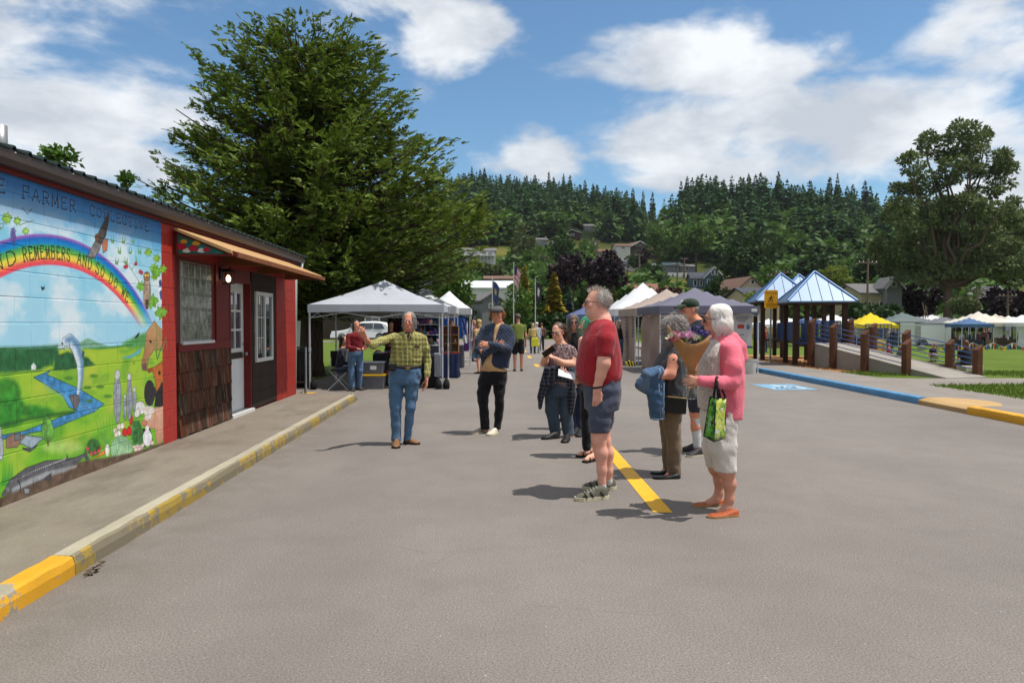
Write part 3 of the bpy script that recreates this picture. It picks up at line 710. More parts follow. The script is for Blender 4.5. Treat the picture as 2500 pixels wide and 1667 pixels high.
def paint_mural():
 hor = np.interp(gy,[3,4.4,*[zb(x,0)[0] for x in (0,300,600,900,1040)],9],[1.52,1.50,*[zb(x,y)[1] for x,y in ((0,545),(300,548),(600,545),(900,520),(1040,500))],1.6])
 n1,n2,n3 = fbm(gy,gz * 1.6,2.6,5,5),fbm(gy,gz * 2.2,4.2,8,5),fbm(gy,gz,40,3,2)
 sky_ = pc3((150,212,238)) * (1 - .35 * n1[...,None]) + pc3((235,246,250)) * (.35 * n1[...,None])
 cl = np.clip((n1 - .46) * 5,0,1)[...,None]; IMG[:] = sky_ * (1 - cl * .8) + pc3((232,240,246)) * cl * .8
 bl = np.clip((n2 - .52) * 6,0,1)[...,None] * np.clip((gz - 1.5) * 1.2,0,1)[...,None] * .55; IMG[:] = IMG * (1 - bl) + pc3((96,190,232)) * bl
 top = np.clip((gz - 2.27) / .30,0,1)[...,None] ** .8; IMG[:] = IMG * (1 - top) + pc3((44,116,186)) * (.85 + .3 * n2[...,None]) * top
 f_ = np.clip((hor - gz) / .012,0,1)[...,None]; dep = np.clip((hor - gz) / 1.1,0,1)[...,None]
 fld = pc3((172,202,52)) * (1 - dep) + pc3((112,196,40)) * dep; k = np.clip((n2 - .45) * 4,0,1)[...,None]
 fld = fld * (1 - k * .55) + pc3((88,160,46)) * k * .55; yl = np.clip((n1 - .55) * 5,0,1)[...,None] * .5; fld = fld * (1 - yl) + pc3((205,205,72)) * yl
 IMG[:] = IMG * (1 - f_) + fld * f_
 poly([(380,548),(480,530),(560,485),(640,520),(720,545)],(120,170,140),soft=.012); poly([(780,520),(870,470),(960,440),(1040,440),(1040,540),(820,545)],(86,160,84),soft=.02)
 poly([(-200,600),(0,545),(250,540),(370,530),(380,620),(250,690),(100,700),(-200,720)],(44,104,62),soft=.02,tex=.4)
 poly([(360,600),(430,570),(560,610),(610,655),(420,690),(340,690)],(40,98,56),soft=.012,tex=.4); poly([(530,550),(700,540),(850,520),(840,535),(640,556)],(60,130,66),soft=.01)
 for x in range(10,340,17): poly([(x - 7,660),(x,548 + (x * 37) % 40),(x + 7,660)],(34,88 + (x * 13) % 30,52),soft=.008,op=.8)
 poly([(200,660),(216,640),(232,662),(230,686),(202,686)],(225,232,235))
 poly([(775,612),(850,588),(905,545),(893,578),(832,612)],(78,168,214),soft=.008)
 poly([(215,735),(330,688),(300,716),(400,760),(520,815),(665,905),(600,955),(480,1002),(345,1060),(150,1100),(-200,1180),(-200,1140),(150,1078),(330,1010),(490,945),(440,925),(400,850),(300,785)],(64,138,196),soft=.006,line=(38,84,74),tex=.3)
 for i in range(26):
  x,y = 250 + 13 * i,745 + 7.2 * i + (i * 53) % 40; stroke([(x,y),(x + 40,y + 16)],.006,(140,190,224),op=.6)
 for (x,y,a,c) in ((40,830,95,90),(90,930,70,80),(10,960,90,90),(60,1010,90,45),(190,950,90,40),(260,960,90,40)): ell((x,y),(a,c),(50,140,44),soft=.02,tex=.35,op=.85)
 stroke([(0,1045),(180,1000),(330,975),(470,955)],.03,(38,96,40),op=.8,soft=.012); ell((400,1180),(130,40),(206,226,140),soft=.03,op=.6)
 for x,y in ((570,885),(640,795),(690,855),(560,800),(440,740),(600,725)): ell((x,y),(26,10),(58,120,40),soft=.012,op=.8)
 # rainbow: circle fitted through its rim
 pts = [za(*p) for p in ((0,1135),(300,1096),(640,1150),(850,1240),(1000,1340),(1200,1550))] + [zb(*p) for p in ((880,175),(935,330))]
 A_ = np.array([[2 * p[0],2 * p[1],1] for p in pts]); s_ = np.linalg.lstsq(A_,np.array([p[0] ** 2 + p[1] ** 2 for p in pts]),rcond=None)[0]
 c0,c1 = s_[0],s_[1]; R0 = math.sqrt(s_[2] + c0 * c0 + c1 * c1)
 ip = [za(300,1385),za(800,1470),zb(640,130),zb(790,240)]; R1 = float(np.mean([math.hypot(p[0] - c0,p[1] - c1) for p in ip]))
 rr = np.hypot(gy - c0,gz - c1); t = (R0 - rr) / (R0 - R1)
 cols = np.array([(176,112,196),(140,92,190),(10,110,200),(0,140,214),(66,168,92),(128,190,70),(240,226,74),(250,205,70),(250,96,84),(240,60,96)],np.float32) / 255
 st = np.array([-.02,.06,.14,.28,.40,.52,.62,.75,.86,1.02]); rc = np.stack([np.interp(t,st,cols[:,q]) for q in range(3)],-1)
 end = np.clip((gz - zb(900,430)[1]) / (zb(880,250)[1] - zb(900,430)[1]),0,1); al = np.clip(np.minimum(t + .03,1.03 - t) / .05,0,1) * end * (gz > 1.45); al = al[...,None]
 IMG[:] = IMG * (1 - al) + rc * (.92 + .16 * n3[...,None]) * al
 rb_,hh = R1 + (R0 - R1) * .20,(R0 - R1) * .42
 def arc(txt,a0,a1):
  n = len(txt)
  def place(i,n_):
   a = a0 + (a1 - a0) * (i / max(1,n - 1)); w = abs(a1 - a0) / max(1,n - 1) * R0 * .33
   er,et = np.array([math.cos(a),math.sin(a)]),np.array([math.sin(a),-math.cos(a)]); o = np.array([c0,c1]) + er * (rb_ + .0)
   return lambda gx,gy_: tuple(o + et * (gx - .5) * 2 * w + er * gy_ * hh)
  paint_text(txt,place,.011,(46,46,30))
 def ang(p): return math.atan2(p[1] - c1,p[0] - c0)
 arc('AND',ang(za(-190,1300)),ang(za(95,1270))); arc('REMEMBERS',ang(za(225,1250)),ang(za(625,1280))); arc('AND',ang(za(725,1310)),ang(za(822,1340))); arc('SO',ang(za(895,1370)),ang(za(940,1400))); arc('DO',ang(za(1020,1465)),ang(za(1065,1495))); arc('WE',ang(zb(795,165)),ang(zb(820,195)))
 def straight(txt,p0,p1,h):
  n = len(txt); a,c = za(*p0),za(*p1); w = (c[0] - a[0]) / (n - 1) * .36
  paint_text(txt,lambda i,n_: (lambda gx,gy_: (a[0] + (c[0] - a[0]) * i / (n - 1) + (gx - .5) * 2 * w,a[1] + (c[1] - a[1]) * i / (n - 1) + gy_ * h)),.012,(22,36,84),(150,190,220))
 hF = za(235,655)[1] - za(235,770)[1]
 straight('FARMER',(240,770),(665,885),hF); straight('COLLECTIVE',(845,925),(1340,1062),hF * .92); e = za(20,712); paint_text('E',lambda i,n: (lambda gx,gy_: (e[0] + (gx - .5) * .075,e[1] + gy_ * hF)),.012,(22,36,84),(150,190,220))
 # birds, grapes, vines
 poly([(990,895),(955,960),(905,1060),(868,1150),(920,1185),(965,1105),(995,950)],(72,64,60),za,line=(40,34,32),tex=.35); poly([(870,1150),(800,1280),(815,1310),(860,1308),(912,1225),(920,1180)],(132,126,124),za,line=(60,54,52),tex=.3)
 poly([(930,1180),(955,1140),(985,1132),(978,1235),(940,1262)],(196,120,88),za,line=(110,66,50)); ell((885,1120),(20,35),(112,72,54),za); stroke([(985,905),(965,955)],.02,(70,58,56),za)
 stroke([(205,850),(250,905),(290,865)],.006,(60,64,90),za)
 for i in range(46):
  a,q = (i * 2.4) % 6.28,(i / 46) ** .5; ell((121 + 30 * q * math.cos(a) * (1 if i % 2 else .7),1100 + 70 * q * math.sin(a)),(7,7),(70 + i % 5 * 12,60 + i % 4 * 10,130 + i % 3 * 20),za,8,soft=.003)
 def leaf(c,s,col,f=za):
  poly([(c[0] + s * r_ * math.cos(a),c[1] + s * r_ * math.sin(a) * 1.25) for a,r_ in zip(np.linspace(0,6.28,15)[:-1],[1,.6,.95,.55,1,.6,.9] * 2)],col,f,line=(96,140,50),tex=.3)
 for c,s in (((65,945),48),((160,968),34),((236,1062),30),((-20,1040),30)): leaf(c,s,(160,206,84))
 stroke([(0,1000),(40,985),(25,1035),(0,1045)],.006,(110,130,110),za); stroke([(180,1010),(230,985),(310,966)],.006,(110,130,110),za)
 for c,s in (((1352,1255),36),((1405,1400),40),((1430,1310),36),((1410,1475),34),((1482,1405),34)): leaf(c,s,(146,196,66))
 for c,s in (((970,250),44),((1030,320),44),((900,155),30),((1000,60),34)): leaf(c,s,(120,186,60),zb)
 stroke([(1120,1330),(1180,1380),(1230,1460),(1290,1560)],.007,(110,130,90),za); stroke([(1230,1250),(1240,1340),(1200,1420)],.006,(110,130,90),za)
 for i in range(26):
  x,y = 1020 + (i * 61) % 270,1160 + (i * 97) % 290; a = -1.9 + (i * 1.7) % 1.6; stroke([(x,y),(x + 34 * math.cos(a) * .6,y + 60 * math.sin(a))],[.022,.004],(104,160,84),za)
 for x,y in ((1140,1388),(1154,1384),(1240,1360),(1278,1432),(1290,1440)): ell((x,y),(14,16),(206,54,70),za,10,line=(130,40,50))
 # owl, small birds
 ell((938,190),(24,110),(188,168,146),line=(80,60,46),tex=.4)
 for i in range(9): stroke([(920,130 + i * 14),(938,138 + i * 14),(956,130 + i * 14)],.006,(120,92,70))
 ell((937,92),(21,30),(150,112,80),line=(80,58,40)); ell((929,84),(6,8),(245,220,90)); ell((946,84),(6,8),(245,220,90)); poly([(925,240),(950,240),(944,300),(934,300)],(90,66,50))
 ell((1024,190),(14,34),(236,240,244)); poly([(1014,120),(1028,110),(1034,150),(1018,160)],(50,70,120)); poly([(1016,190),(1034,175),(1042,245),(1024,235)],(60,86,150))
 poly([(262,155),(278,162),(284,150),(286,170),(268,182)],(30,34,40)); poly([(858,482),(880,455),(892,446),(886,470),(868,486)],(40,40,44)); stroke([(850,640),(856,652),(862,630)],.006,(60,60,40))
 # animals at the corner
 poly([(1000,790),(1042,760),(1042,925),(985,920)],(38,34,36)); ell((955,835),(34,82),(46,44,50),line=(20,20,20)); poly([(960,900),(990,790),(1000,830),(972,915)],(58,52,56))
 poly([(975,395),(985,370),(1000,400),(1036,440),(1036,560),(985,560),(950,610),(938,690),(912,692),(903,650),(922,560),(938,440)],(206,158,104),line=(110,76,50),grad=(150,100,66)); poly([(930,640),(938,690),(912,692),(903,655)],(120,86,80)); ell((962,506),(6,10),(30,20,16)); poly([(985,372),(1010,400),(1036,430),(1036,520),(1000,450)],(170,140,90))
 for a in ((1000,600,1002,440),(1012,600,1050,480),(1024,560,1062,545),(1006,620,985,520)): stroke([(a[0],a[1]),(a[2],a[3])],[.03,.006],(88,142,66))
 poly([(940,682),(985,668),(1036,632),(1042,740),(1022,792),(1000,826),(986,740),(975,700)],(196,108,46),line=(110,56,26)); ell((1018,706),(8,12),(40,20,12)); poly([(936,690),(968,672),(982,694),(950,708)],(150,76,36))
 poly([(920,990),(985,930),(1042,918),(1042,1130),(1026,1162),(1004,1164),(990,1062),(935,1058),(905,1022)],(226,176,148),line=(150,100,84),grad=(196,134,106)); ell((922,1026),(20,18),(196,128,100),line=(140,80,66))
 ell((893,930),(36,42),(238,238,234),line=(120,120,116)); poly([(858,960),(880,925),(900,960),(880,992),(860,986)],(222,220,216),line=(120,116,110)); ell((950,945),(40,28),(226,214,206)); poly([(920,950),(980,940),(960,1000),(930,1010)],(236,226,220))
 poly([(900,1060),(960,1060),(985,1170),(910,1180)],(40,34,32)); ell((942,1122),(30,54),(236,238,240),line=(140,140,140)); ell((940,1062),(12,20),(240,240,240))
 for x,y in ((858,1175),(880,1168),(900,1180),(868,1196),(890,1192),(972,1152),(910,1165)): ell((x,y),(13,15),(240,214,204),line=(160,130,124))
 # harvest
 for x,y in ((735,1075),(760,1050),(782,1044),(760,1092),(742,1098)): ell((x,y),(12,20),(242,232,224),line=(170,120,110))
 for x,y,a,c in ((797,1086,17,26),(826,1076,15,30),(838,1008,11,34)): ell((x,y),(a,c),(214,34,40),line=(120,10,20))
 poly([(845,1010),(890,1010),(915,1080),(910,1160),(850,1170),(838,1110)],(64,128,62),tex=.5,soft=.01)
 ell((776,1190),(70,84),(164,206,158),line=(70,120,84),tex=.2)
 for q in (.28,.5,.72,.9): stroke([(776 + 68 * q * math.cos(a),1180 + 80 * q * math.sin(a) + 10 * q) for a in np.linspace(2.2,6.6,12)],.008,(92,150,110))
 for i in range(7): stroke([(684,1170),(690 - 18 * i + 50,1080),(700 - 22 * i + 40,950 + 12 * abs(i - 3))],[.008,.012,.003],(86,158,80),op=.8)
 ell((686,1200),(14,42),(236,238,226),line=(150,160,140)); poly([(590,1252),(625,1180),(655,1172),(648,1190)],(240,134,50),line=(170,80,30)); poly([(606,1250),(668,1196),(674,1220)],(244,146,66),line=(170,80,30))
 ell((598,1180),(44,56),(52,104,48),soft=.012,tex=.5); [ell((560 + 24 * i,1190 + (i * 31) % 40),(10,14),(214,70,90),n=8) for i in range(4)]
 # grey family
 for x,y,a,c,hy in ((750,870,24,160,718),(826,870,17,140,732),(797,930,11,78,856),(858,880,13,72,812)):
  ell((x,y),(a,c),(150,156,168),line=(84,90,104),tex=.3); ell((x,hy),(a * .7,a * 1.35),(206,208,212),line=(110,116,126)); stroke([(x - a * .3,y - c * .5),(x - a * .2,y + c * .7)],.008,(92,98,112),op=.7)
 # salmon
 bp_ = [(388,548),(412,508),(446,500),(486,545),(512,640),(514,740),(503,820),(492,862)]; wdt = [.035,.08,.115,.125,.105,.075,.05,.03]
 stroke(bp_,[w * 1.06 for w in wdt],(52,74,96)); stroke(bp_,wdt,(206,220,230)); stroke([(x + 13,y - 10) for x,y in bp_[1:]],[w * .5 for w in wdt[1:]],(84,136,182),op=.85,soft=.02); ell((398,520),(5,7),(20,24,30)); stroke([(380,556),(400,548),(416,556)],.008,(80,90,100)); stroke([(440,500),(446,540),(470,590)],.01,(96,112,128))
 poly([(440,852),(500,846),(512,880),(486,944),(470,920)],(112,106,112),line=(60,58,62)); poly([(528,560),(542,575),(532,620),(522,600)],(60,84,110))
 # hut, tree, sturgeon, soil
 poly([(40,1120),(90,1090),(160,1110),(110,1180),(40,1185)],(150,116,96),line=(80,66,56)); poly([(125,1152),(165,1102),(282,1118),(205,1190)],(156,176,190),line=(60,70,78)); poly([(92,1098),(132,1088),(132,1130),(94,1140)],(112,116,122),line=(50,50,56)); poly([(140,1180),(205,1190),(240,1160),(235,1180),(190,1212),(150,1196)],(70,72,78))
 poly([(300,980),(325,1000),(348,1080),(335,1130),(305,1150),(272,1120),(268,1060),(280,1000)],(104,168,70),line=(60,110,44),tex=.45); stroke([(308,1140),(310,1165)],.016,(100,76,50))
 ell((2,1090),(9,40),(196,200,206),line=(110,116,124)); ell((6,1190),(18,76),(180,186,198),line=(104,110,122))
 poly([(-300,1680),(-100,1560),(0,1505),(200,1390),(400,1300),(560,1262),(720,1240),(860,1210),(1045,1150),(1045,1300),(600,1500),(0,1700)],(104,84,68),tex=.35,soft=.012)
 for i in range(8): poly([(10 + i * 9,1430),(24 + i * 8,1260 + (i * 37) % 60),(20 + i * 9,1420)],(60,150,56),soft=.006)
 sb = [(22,1478),(80,1420),(170,1372),(290,1322),(400,1292),(480,1268),(545,1225)]; sw = [.03,.10,.14,.135,.09,.06,.02]
 stroke(sb,[w * 1.08 for w in sw],(40,40,44),soft=.006); stroke(sb,sw,(96,96,102),tex=.25); stroke([(x + 8,y + 32) for x,y in sb[1:6]],[.04,.05,.05,.04,.02],(190,196,200),op=.7,soft=.012)
 for i in range(22): ell((150 + i * 13,1370 - i * 5.2 - 10),(4,6),(206,206,206),n=8)
 poly([(420,1262),(430,1220),(438,1262)],(84,84,90)); poly([(535,1240),(545,1180),(560,1230),(575,1260),(548,1262)],(84,84,90)); poly([(280,1380),(330,1340),(330,1380),(300,1400)],(70,68,74)); poly([(150,1440),(190,1440),(190,1475),(160,1480)],(150,152,158),line=(60,60,64)); stroke([(118,1390),(132,1430),(128,1470)],.01,(40,40,44)); ell((50,1448),(7,9),(220,220,220)); ell((50,1448),(4,5),(20,20,20))
 # red return beyond the painted edge, with a few leaves crossing it
 rd = (gy > 8.472)[...,None]; IMG[:] = np.where(rd,pc3((176,48,38)) * (.9 + .2 * n3[...,None]),IMG)
 for c,s in (((1488,1408),36),): leaf(c,s,(140,190,60))
 for c,s in (((1040,320),30),): leaf(c,s,(130,186,60),zb)
 stroke([(1036,560),(1060,480),(1066,570)],[.02,.012,.004],(120,150,80))
paint_mural()
im = bpy.data.images.new('mural_paint',MW,MH)
px = np.ones((MH,MW,4),np.float32); lum_ = IMG.mean(-1,keepdims=True); px[...,:3] = np.clip(lum_ + (IMG - lum_) * .95,0,1); im.pixels.foreach_set(px.ravel()); im.update(); im.pack()
def mural_mat():
 t = NT('mural_paint'); v = t.coord('World'); s = t.xyz(v)
 cb = t.node('ShaderNodeCombineXYZ'); t.l.new(t.rng(s[1],WY0,WY1),cb.inputs[0]); t.l.new(t.rng(s[2],WZ0,WZ1),cb.inputs[1])
 tx = t.node('ShaderNodeTexImage',image=im,extension='EXTEND'); t.l.new(cb.outputs[0],tx.inputs['Vector'])
 n = t.noise(v,30,5,.7); c = t.mix(.18,tx.outputs['Color'],t.mix(n,(.25,.25,.25),(.75,.75,.75)),'OVERLAY')
 c = t.mix(1.0,c,(.86,.86,.86),'MULTIPLY'); t.set(base=c,rough=.55,spec=.35); t.bump(t.noise(v,120,4,.7),.35,.004); return t.m
M_MURAL = mural_mat()
def red_mat():
 t = NT('red_wall_paint'); v = t.coord('World'); n = t.noise(v,1.3,6,.6); f = t.noise(v,26,4,.6)
 c = t.mix(t.rng(n,.3,.7),S(166,44,34,.66),S(182,54,42,.70)); c = t.mix(t.rng(f,.62,.75,0,.25),c,S(150,70,60,.6))
 t.set(base=c,rough=.6,spec=.3); t.bump(f,.15,.004); return t.m
M_RED = red_mat()
M_REDTRIM = pmat('dark_red_trim',S(130,36,32,.62),.55,.12,3,.1)
M_BROWNMETAL = pmat('brown_gutter',S(84,68,62,.6),.42,.12,2,.05,metal=.2,spec=.5)
M_GREENROOF = pmat('green_roof_metal',S(40,60,58,.7),.45,.2,3,.05,metal=.3)
M_WHITE = pmat('white_paint',S(226,226,222,.78),.5,.05,4,.05)

bld = thing('red_building','low red painted block building with a colourful farm mural and shingled porch front','building',(-3.6,8,0))
b = MB()
b.b2((-9.5,-7,-.2),(WX - .04,8.70,2.72)); b.b2((-9.5,8.70,-.2),(WX - .05,10.6,2.72)); b.b2((-9.5,10.6,-.2),(WX - .30,11.57,2.72)); b.b2((-9.5,11.57,-.2),(WX - .05,12.96,2.72)); b.b2((-9.5,12.96,-.2),(WX - .006,14.3,2.72))
wall = b.obj('wall',M_REDTRIM,bld)
b = MB(); b.b2((WX - .03,2.8,-.1),(WX - .0055,8.698,2.69)); b.obj('mortar',M_MURAL,bld)
# painted concrete blocks, one by one
bw,bh = .4,.2
def block_mesh(w):
 b = MB(); e = .004; d = .05
 g = .0022; o_ = [(0,g,g),(0,w - g,g),(0,w - g,bh - g),(0,g,bh - g)]; i_ = [(.003,g + e,g + e),(.003,w - g - e,g + e),(.003,w - g - e,bh - g - e),(.003,g + e,bh - g - e)]
 k_ = [(-d,p[1],p[2]) for p in o_]; b.add(k_ + o_ + i_,[(8,9,10,11)] + [(4 + q,4 + (q + 1) % 4,8 + (q + 1) % 4,8 + q) for q in range(4)] + [(q,(q + 1) % 4,4 + (q + 1) % 4,4 + q) for q in range(4)])
 return b.mesh('block')
BM = {}
def block(y,z,w,mat):
 k = (round(w,3),mat.name)
 if k not in BM: BM[k] = block_mesh(w); BM[k].materials.append(mat)
 o = bpy.data.objects.new('block',BM[k]); COL.objects.link(o); o.parent = wall; o.matrix_parent_inverse = pmx(wall).inverted() if False else Matrix.Identity(4)
 o.matrix_parent_inverse = Matrix.Identity(4); o.location = (WX - .004 + random.uniform(-.0008,.0008) - 0,y,z); return o
wall_off = Vector((-3.6,8,0))
for row in range(13):
 z = .10 + row * bh; off = (row % 2) * .2; y = 8.70
 while y > 2.9:
  w = bw if not (y == 8.70 and off) else .2
  block(y - w,z,w,M_MURAL); y = round(y - w,4)
 if row < 13:
  y = 12.96 + (.14 if row % 2 else .34)
  block(12.96,z,round(y - 12.96,3),M_RED)
  while y < 14.28:
   w = min(bw,14.30 - y); block(y,z,round(w,3),M_RED); y += w
# header and fascia
b = MB(); b.b2((WX - .04,8.72,2.30),(WX - .004,12.94,2.70)); b.obj('header',M_RED,bld)
b = MB(); b.b2((WX - .02,-7,2.63),(WX + .035,14.45,2.76)); b.obj('fascia',M_REDTRIM,bld)
b = MB(); b.b2((WX - .03,8.72,1.185),(WX - .012,10.58,2.30)); b.obj('front_panel',M_REDTRIM,bld)
b = MB(); b.b2((WX - .02,10.0,1.2),(WX + .01,10.08,2.3)); b.obj('trim_board',M_REDTRIM,bld)
b = MB(); b.b2((WX - .02,8.74,1.15),(WX + .014,10.56,1.25)); b.obj('rail_board',M_REDTRIM,bld)
# gutter with seams and screws
b = MB(); prof = [(.036,2.665),(.095,2.665),(.118,2.71),(.118,2.785),(.108,2.785),(.108,2.715),(.09,2.675),(.036,2.675)]
b.prism([(WX + x,-7,z) for x,z in prof],(0,21.6,0)); gut = b.obj('gutter',M_BROWNMETAL,bld)
for k in range(15):
 b = MB(); b.lathe([(.006,0),(.006,.006),(.002,.009)],(WX + .118,3.2 + k * .78,2.768),8,0,(1,0,0)); b.obj('rivet',M_WHITE,gut)
b = MB(); b.tube([(WX + .07,14.5,2.67),(WX + .07,14.5,2.58),(WX - .02,14.42,2.5),(WX - .05,14.38,.2)],.035,8); b.obj('downspout',M_WHITE,bld,True)
# ribbed metal roof
b = MB(); rib = []; y = -7.0
while y < 14.75: rib += [(y,0),(y + .135,0),(y + .150,.022),(y + .178,.022)]; y += .193
P = [[(WX + .13,yy,2.795 + h),(-6.5,yy,3.42 + h),(-9.6,yy,2.80 + h)] for yy,h in rib]; b.sheet(P); P2 = [[(q[0],q[1],q[2] - .012) for q in row] for row in P]; b.sheet(P2)
b.sheet([[P[i][0],P2[i][0]] for i in range(len(P))]); roof = b.obj('roof',M_GREENROOF,bld)
b = MB(); b.lathe([(.052,0),(.052,.33),(.046,.33),(.046,.05)],(-4.22,6.55,2.9),18); b.lathe([(.075,0),(.055,.05)],(-4.22,6.55,2.92),18); b.obj('vent_pipe',pmat('galvanised',S(176,176,176,.7),.4,.2,6,.05,metal=.7),bld,True)

# ---- porch canopy over the door
aw = thing('porch_awning','tan corrugated awning with painted fruit gable board over the building door','awning',(-3.3,11,0))
AY0,AY1,AX,AZ0,AZ1 = 8.62,13.5,-2.92,2.60,2.345
b = MB(); P = []; y = AY0 - .03; k = 0
while y < AY1 + .03:
 h = .012 * math.sin(k * math.pi / 2 + .2); P.append([(WX + .04,y,AZ0 + h),(AX,y,AZ1 + h)]); y += .019; k += 1
b.sheet(P); b.sheet([[(q[0],q[1],q[2] - .006) for q in r_] for r_ in P]); b.sheet([[r_[1],(r_[1][0] + .004,r_[1][1],r_[1][2] - .042)] for r_ in P]); b.add([P[0][0],P[0][1],(P[0][1][0],P[0][1][1],P[0][1][2] - .042),(P[0][0][0],P[0][0][1],P[0][0][2] - .03)],[(0,1,2,3)])
def tan_sheet():
 t = NT('tan_roof_sheet'); v = t.coord('World'); n = t.noise(v,5,5,.6); c = t.mix(n,S(224,168,104,.62),S(240,196,138,.70)); t.set(base=c,rough=.5)
 tl = t.node('ShaderNodeBsdfTranslucent'); t.l.new(c,tl.inputs['Color']); mx = t.node('ShaderNodeMixShader'); mx.inputs[0].default_value = .25
 t.l.new(t.bsdf.outputs[0],mx.inputs[1]); t.l.new(tl.outputs[0],mx.inputs[2]); t.l.new(mx.outputs[0],t.out.inputs['Surface']); return t.m
b.obj('corrugated_sheet',tan_sheet(),aw,True)
M_AWWOOD = pmat('awning_wood',S(150,90,52,.6),.7,.25,6,.2,40)
b = MB(); b.prism([(WX + .02,AY0 + .05,AZ0 - .03),(AX + .04,AY0 + .05,AZ1 - .012),(AX + .04,AY0 + .05,AZ1 - .045),(WX + .02,AY0 + .05,AZ0 - .075)],(0,AY1 - AY0 - .1,0)); b.obj('soffit',M_AWWOOD,aw)
for yy in (AY0 + .03,10.2,11.8,AY1 - .08):
 b = MB(); b.prism([(WX + .02,yy,2.285),(WX + .02,yy,2.56),(AX + .05,yy,AZ1 - .02),(AX + .05,yy,AZ1 - .06)],(0,.05,0)); b.obj('bracket',M_AWWOOD if yy > 9 else M_REDTRIM,aw)
b = MB(); b.b2((AX + .03,AY0 + .04,AZ1 - .075),(AX + .065,AY1 - .04,AZ1 - .018)); b.obj('front_beam',M_AWWOOD,aw)
yb = AY0 + .012
b = MB(); b.prism([(WX + .06,yb,2.30),(WX + .06,yb,2.53),(AX - .10,yb,2.325),(AX - .10,yb,2.30)],(0,.016,0)); gb = b.obj('gable_board',pmat('teal_sign_paint',S(42,120,106,.65),.5,.25,14,.1),aw)
b = MB()
for p,q in (((WX + .05,2.295),(AX - .08,2.295)),((WX + .05,2.295),(WX + .05,2.55)),((WX + .05,2.55),(AX - .08,2.335))): b.tube([(p[0],yb - .004,p[1]),(q[0],yb - .004,q[1])],.011,6)
b.obj('board_edge',M_REDTRIM,gb)
def flat_poly(name,pts,mat,parent,yq): b = MB(); b.prism([(x,yq,z) for x,z in pts],(0,-.004,0)); return b.obj(name,mat,parent)
M_FRUITR,M_FRUITY,M_FRUITW = pmat('fruit_red',S(196,30,60,.7),.5),pmat('fruit_yellow',S(236,166,40,.75),.5),pmat('fruit_white',S(226,226,214,.75),.5)
for cx_,cz_,s_,m_ in ((-3.50,2.39,.07,M_FRUITR),(-3.44,2.345,.05,M_FRUITW),(-3.36,2.37,.065,M_FRUITR),(-3.27,2.345,.05,M_FRUITW),(-3.21,2.355,.05,M_FRUITR),(-3.47,2.45,.045,M_FRUITY),(-3.33,2.43,.05,M_FRUITY)):
 flat_poly('fruit',[(cx_ + s_ * math.cos(a) * (1.1 if math.sin(a) < 0 else .8),cz_ + s_ * .55 * math.sin(a)) for a in np.linspace(0,6.28,13)[:-1]],m_,gb,yb - .002 - random.random() * .004)

# ---- glass block window
gw = thing('glass_block_window','obscured glass block window set in the red porch wall','window',(WX,9.35,1.3))
b = MB(); b.b2((WX - .028,8.85,1.27),(WX - .008,9.86,2.25)); b.obj('mortar',pmat('grey_mortar',S(176,178,168,.66),.8),gw)
def glassblock():
 t = NT('glass_block'); v = t.coord('World'); n = t.noise(t.mapping(v,(12,12,7)),1.2,4,.6,.4); w = t.noise(v,6,3)
 c = t.mix(t.rng(n,.35,.7),S(104,112,98,.6),S(196,200,188,.66)); c = t.mix(t.rng(w,.5,.7,0,.6),c,S(70,76,62,.6)); t.set(base=c,rough=.12,spec=.7,coat=.4); t.bump(n,.6,.01); return t.m
b = MB(); ww,hh = .9 / 5 - .0,.187; e = .02
b.add([(0,.004,.004),(0,.186,.004),(0,.186,hh - .004),(0,.004,hh - .004),(.016,e,e),(.016,.19 - e,e),(.016,.19 - e,hh - e),(.016,e,hh - e)],[(4,5,6,7),(0,1,5,4),(1,2,6,5),(2,3,7,6),(3,0,4,7)])
gm = b.mesh('glass_block'); gm.materials.append(glassblock())
for i in range(5):
 for j in range(5): o = put('glass_block',gm,None,gw); o.location = (WX - .006,8.875 + i * .193,1.29 + j * .19)
b = MB(); b.b2((WX - .02,8.84,1.235),(WX + .03,9.88,1.272)); b.obj('sill',M_WHITE,gw)

# ---- cedar shingles, door, window
sh = thing('shingle_panel','weathered brown cedar shingles below the glass block window','shingles',(WX,9.6,.12))
def shingle_mat(i):
 t = NT('cedar_shingle'); v = t.coord('Object'); oi = t.node('ShaderNodeObjectInfo'); n = t.noise(t.mapping(v,(3,26,1.6)),2.5,6,.7)
 g_ = t.node('ShaderNodeNewGeometry').outputs['Random Per Island']
 c = t.mix(n,S(52,38,31,.6),S(112,82,62,.62)); c = t.mix(t.rng(oi.outputs['Random'],.5,.9,0,.85),c,S(112,60,38,.62)); c = t.mix(t.rng(oi.outputs['Random'],.35,.05,0,.8),c,S(40,31,27,.58)); c = t.mix(t.rng(t.noise(t.mapping(t.coord('World'),(1,7,.8)),3,5,.7),.5,.75,0,.7),c,S(172,156,140,.66)); t.set(base=c,rough=.9,spec=.15); t.bump(n,.7,.006); return t.m
M_SHING = shingle_mat(0)
def shingles(parent,y0,y1,z0,z1,rows,x,seed):
 rr_ = random.Random(seed); h = (z1 - z0) / rows
 for r_ in range(rows):
  y = y0
  while y < y1 - .01:
   w = min(rr_.uniform(.085,.22),y1 - y); w = y1 - y if y1 - y - w < .05 else w
   zb_ = z0 + r_ * h + rr_.uniform(-.012,.008); zt = z0 + (r_ + 1) * h + .015; j = rr_.uniform(0,.006)
   b = MB(); b.prism([(x + .028 + j,y + .003,zb_),(x + .004,y + .003,zt),(x - .01,y + .003,zt),(x - .004,y + .003,zb_)],(0,w - .006,0)); b.obj('shingle',M_SHING,parent); y += w
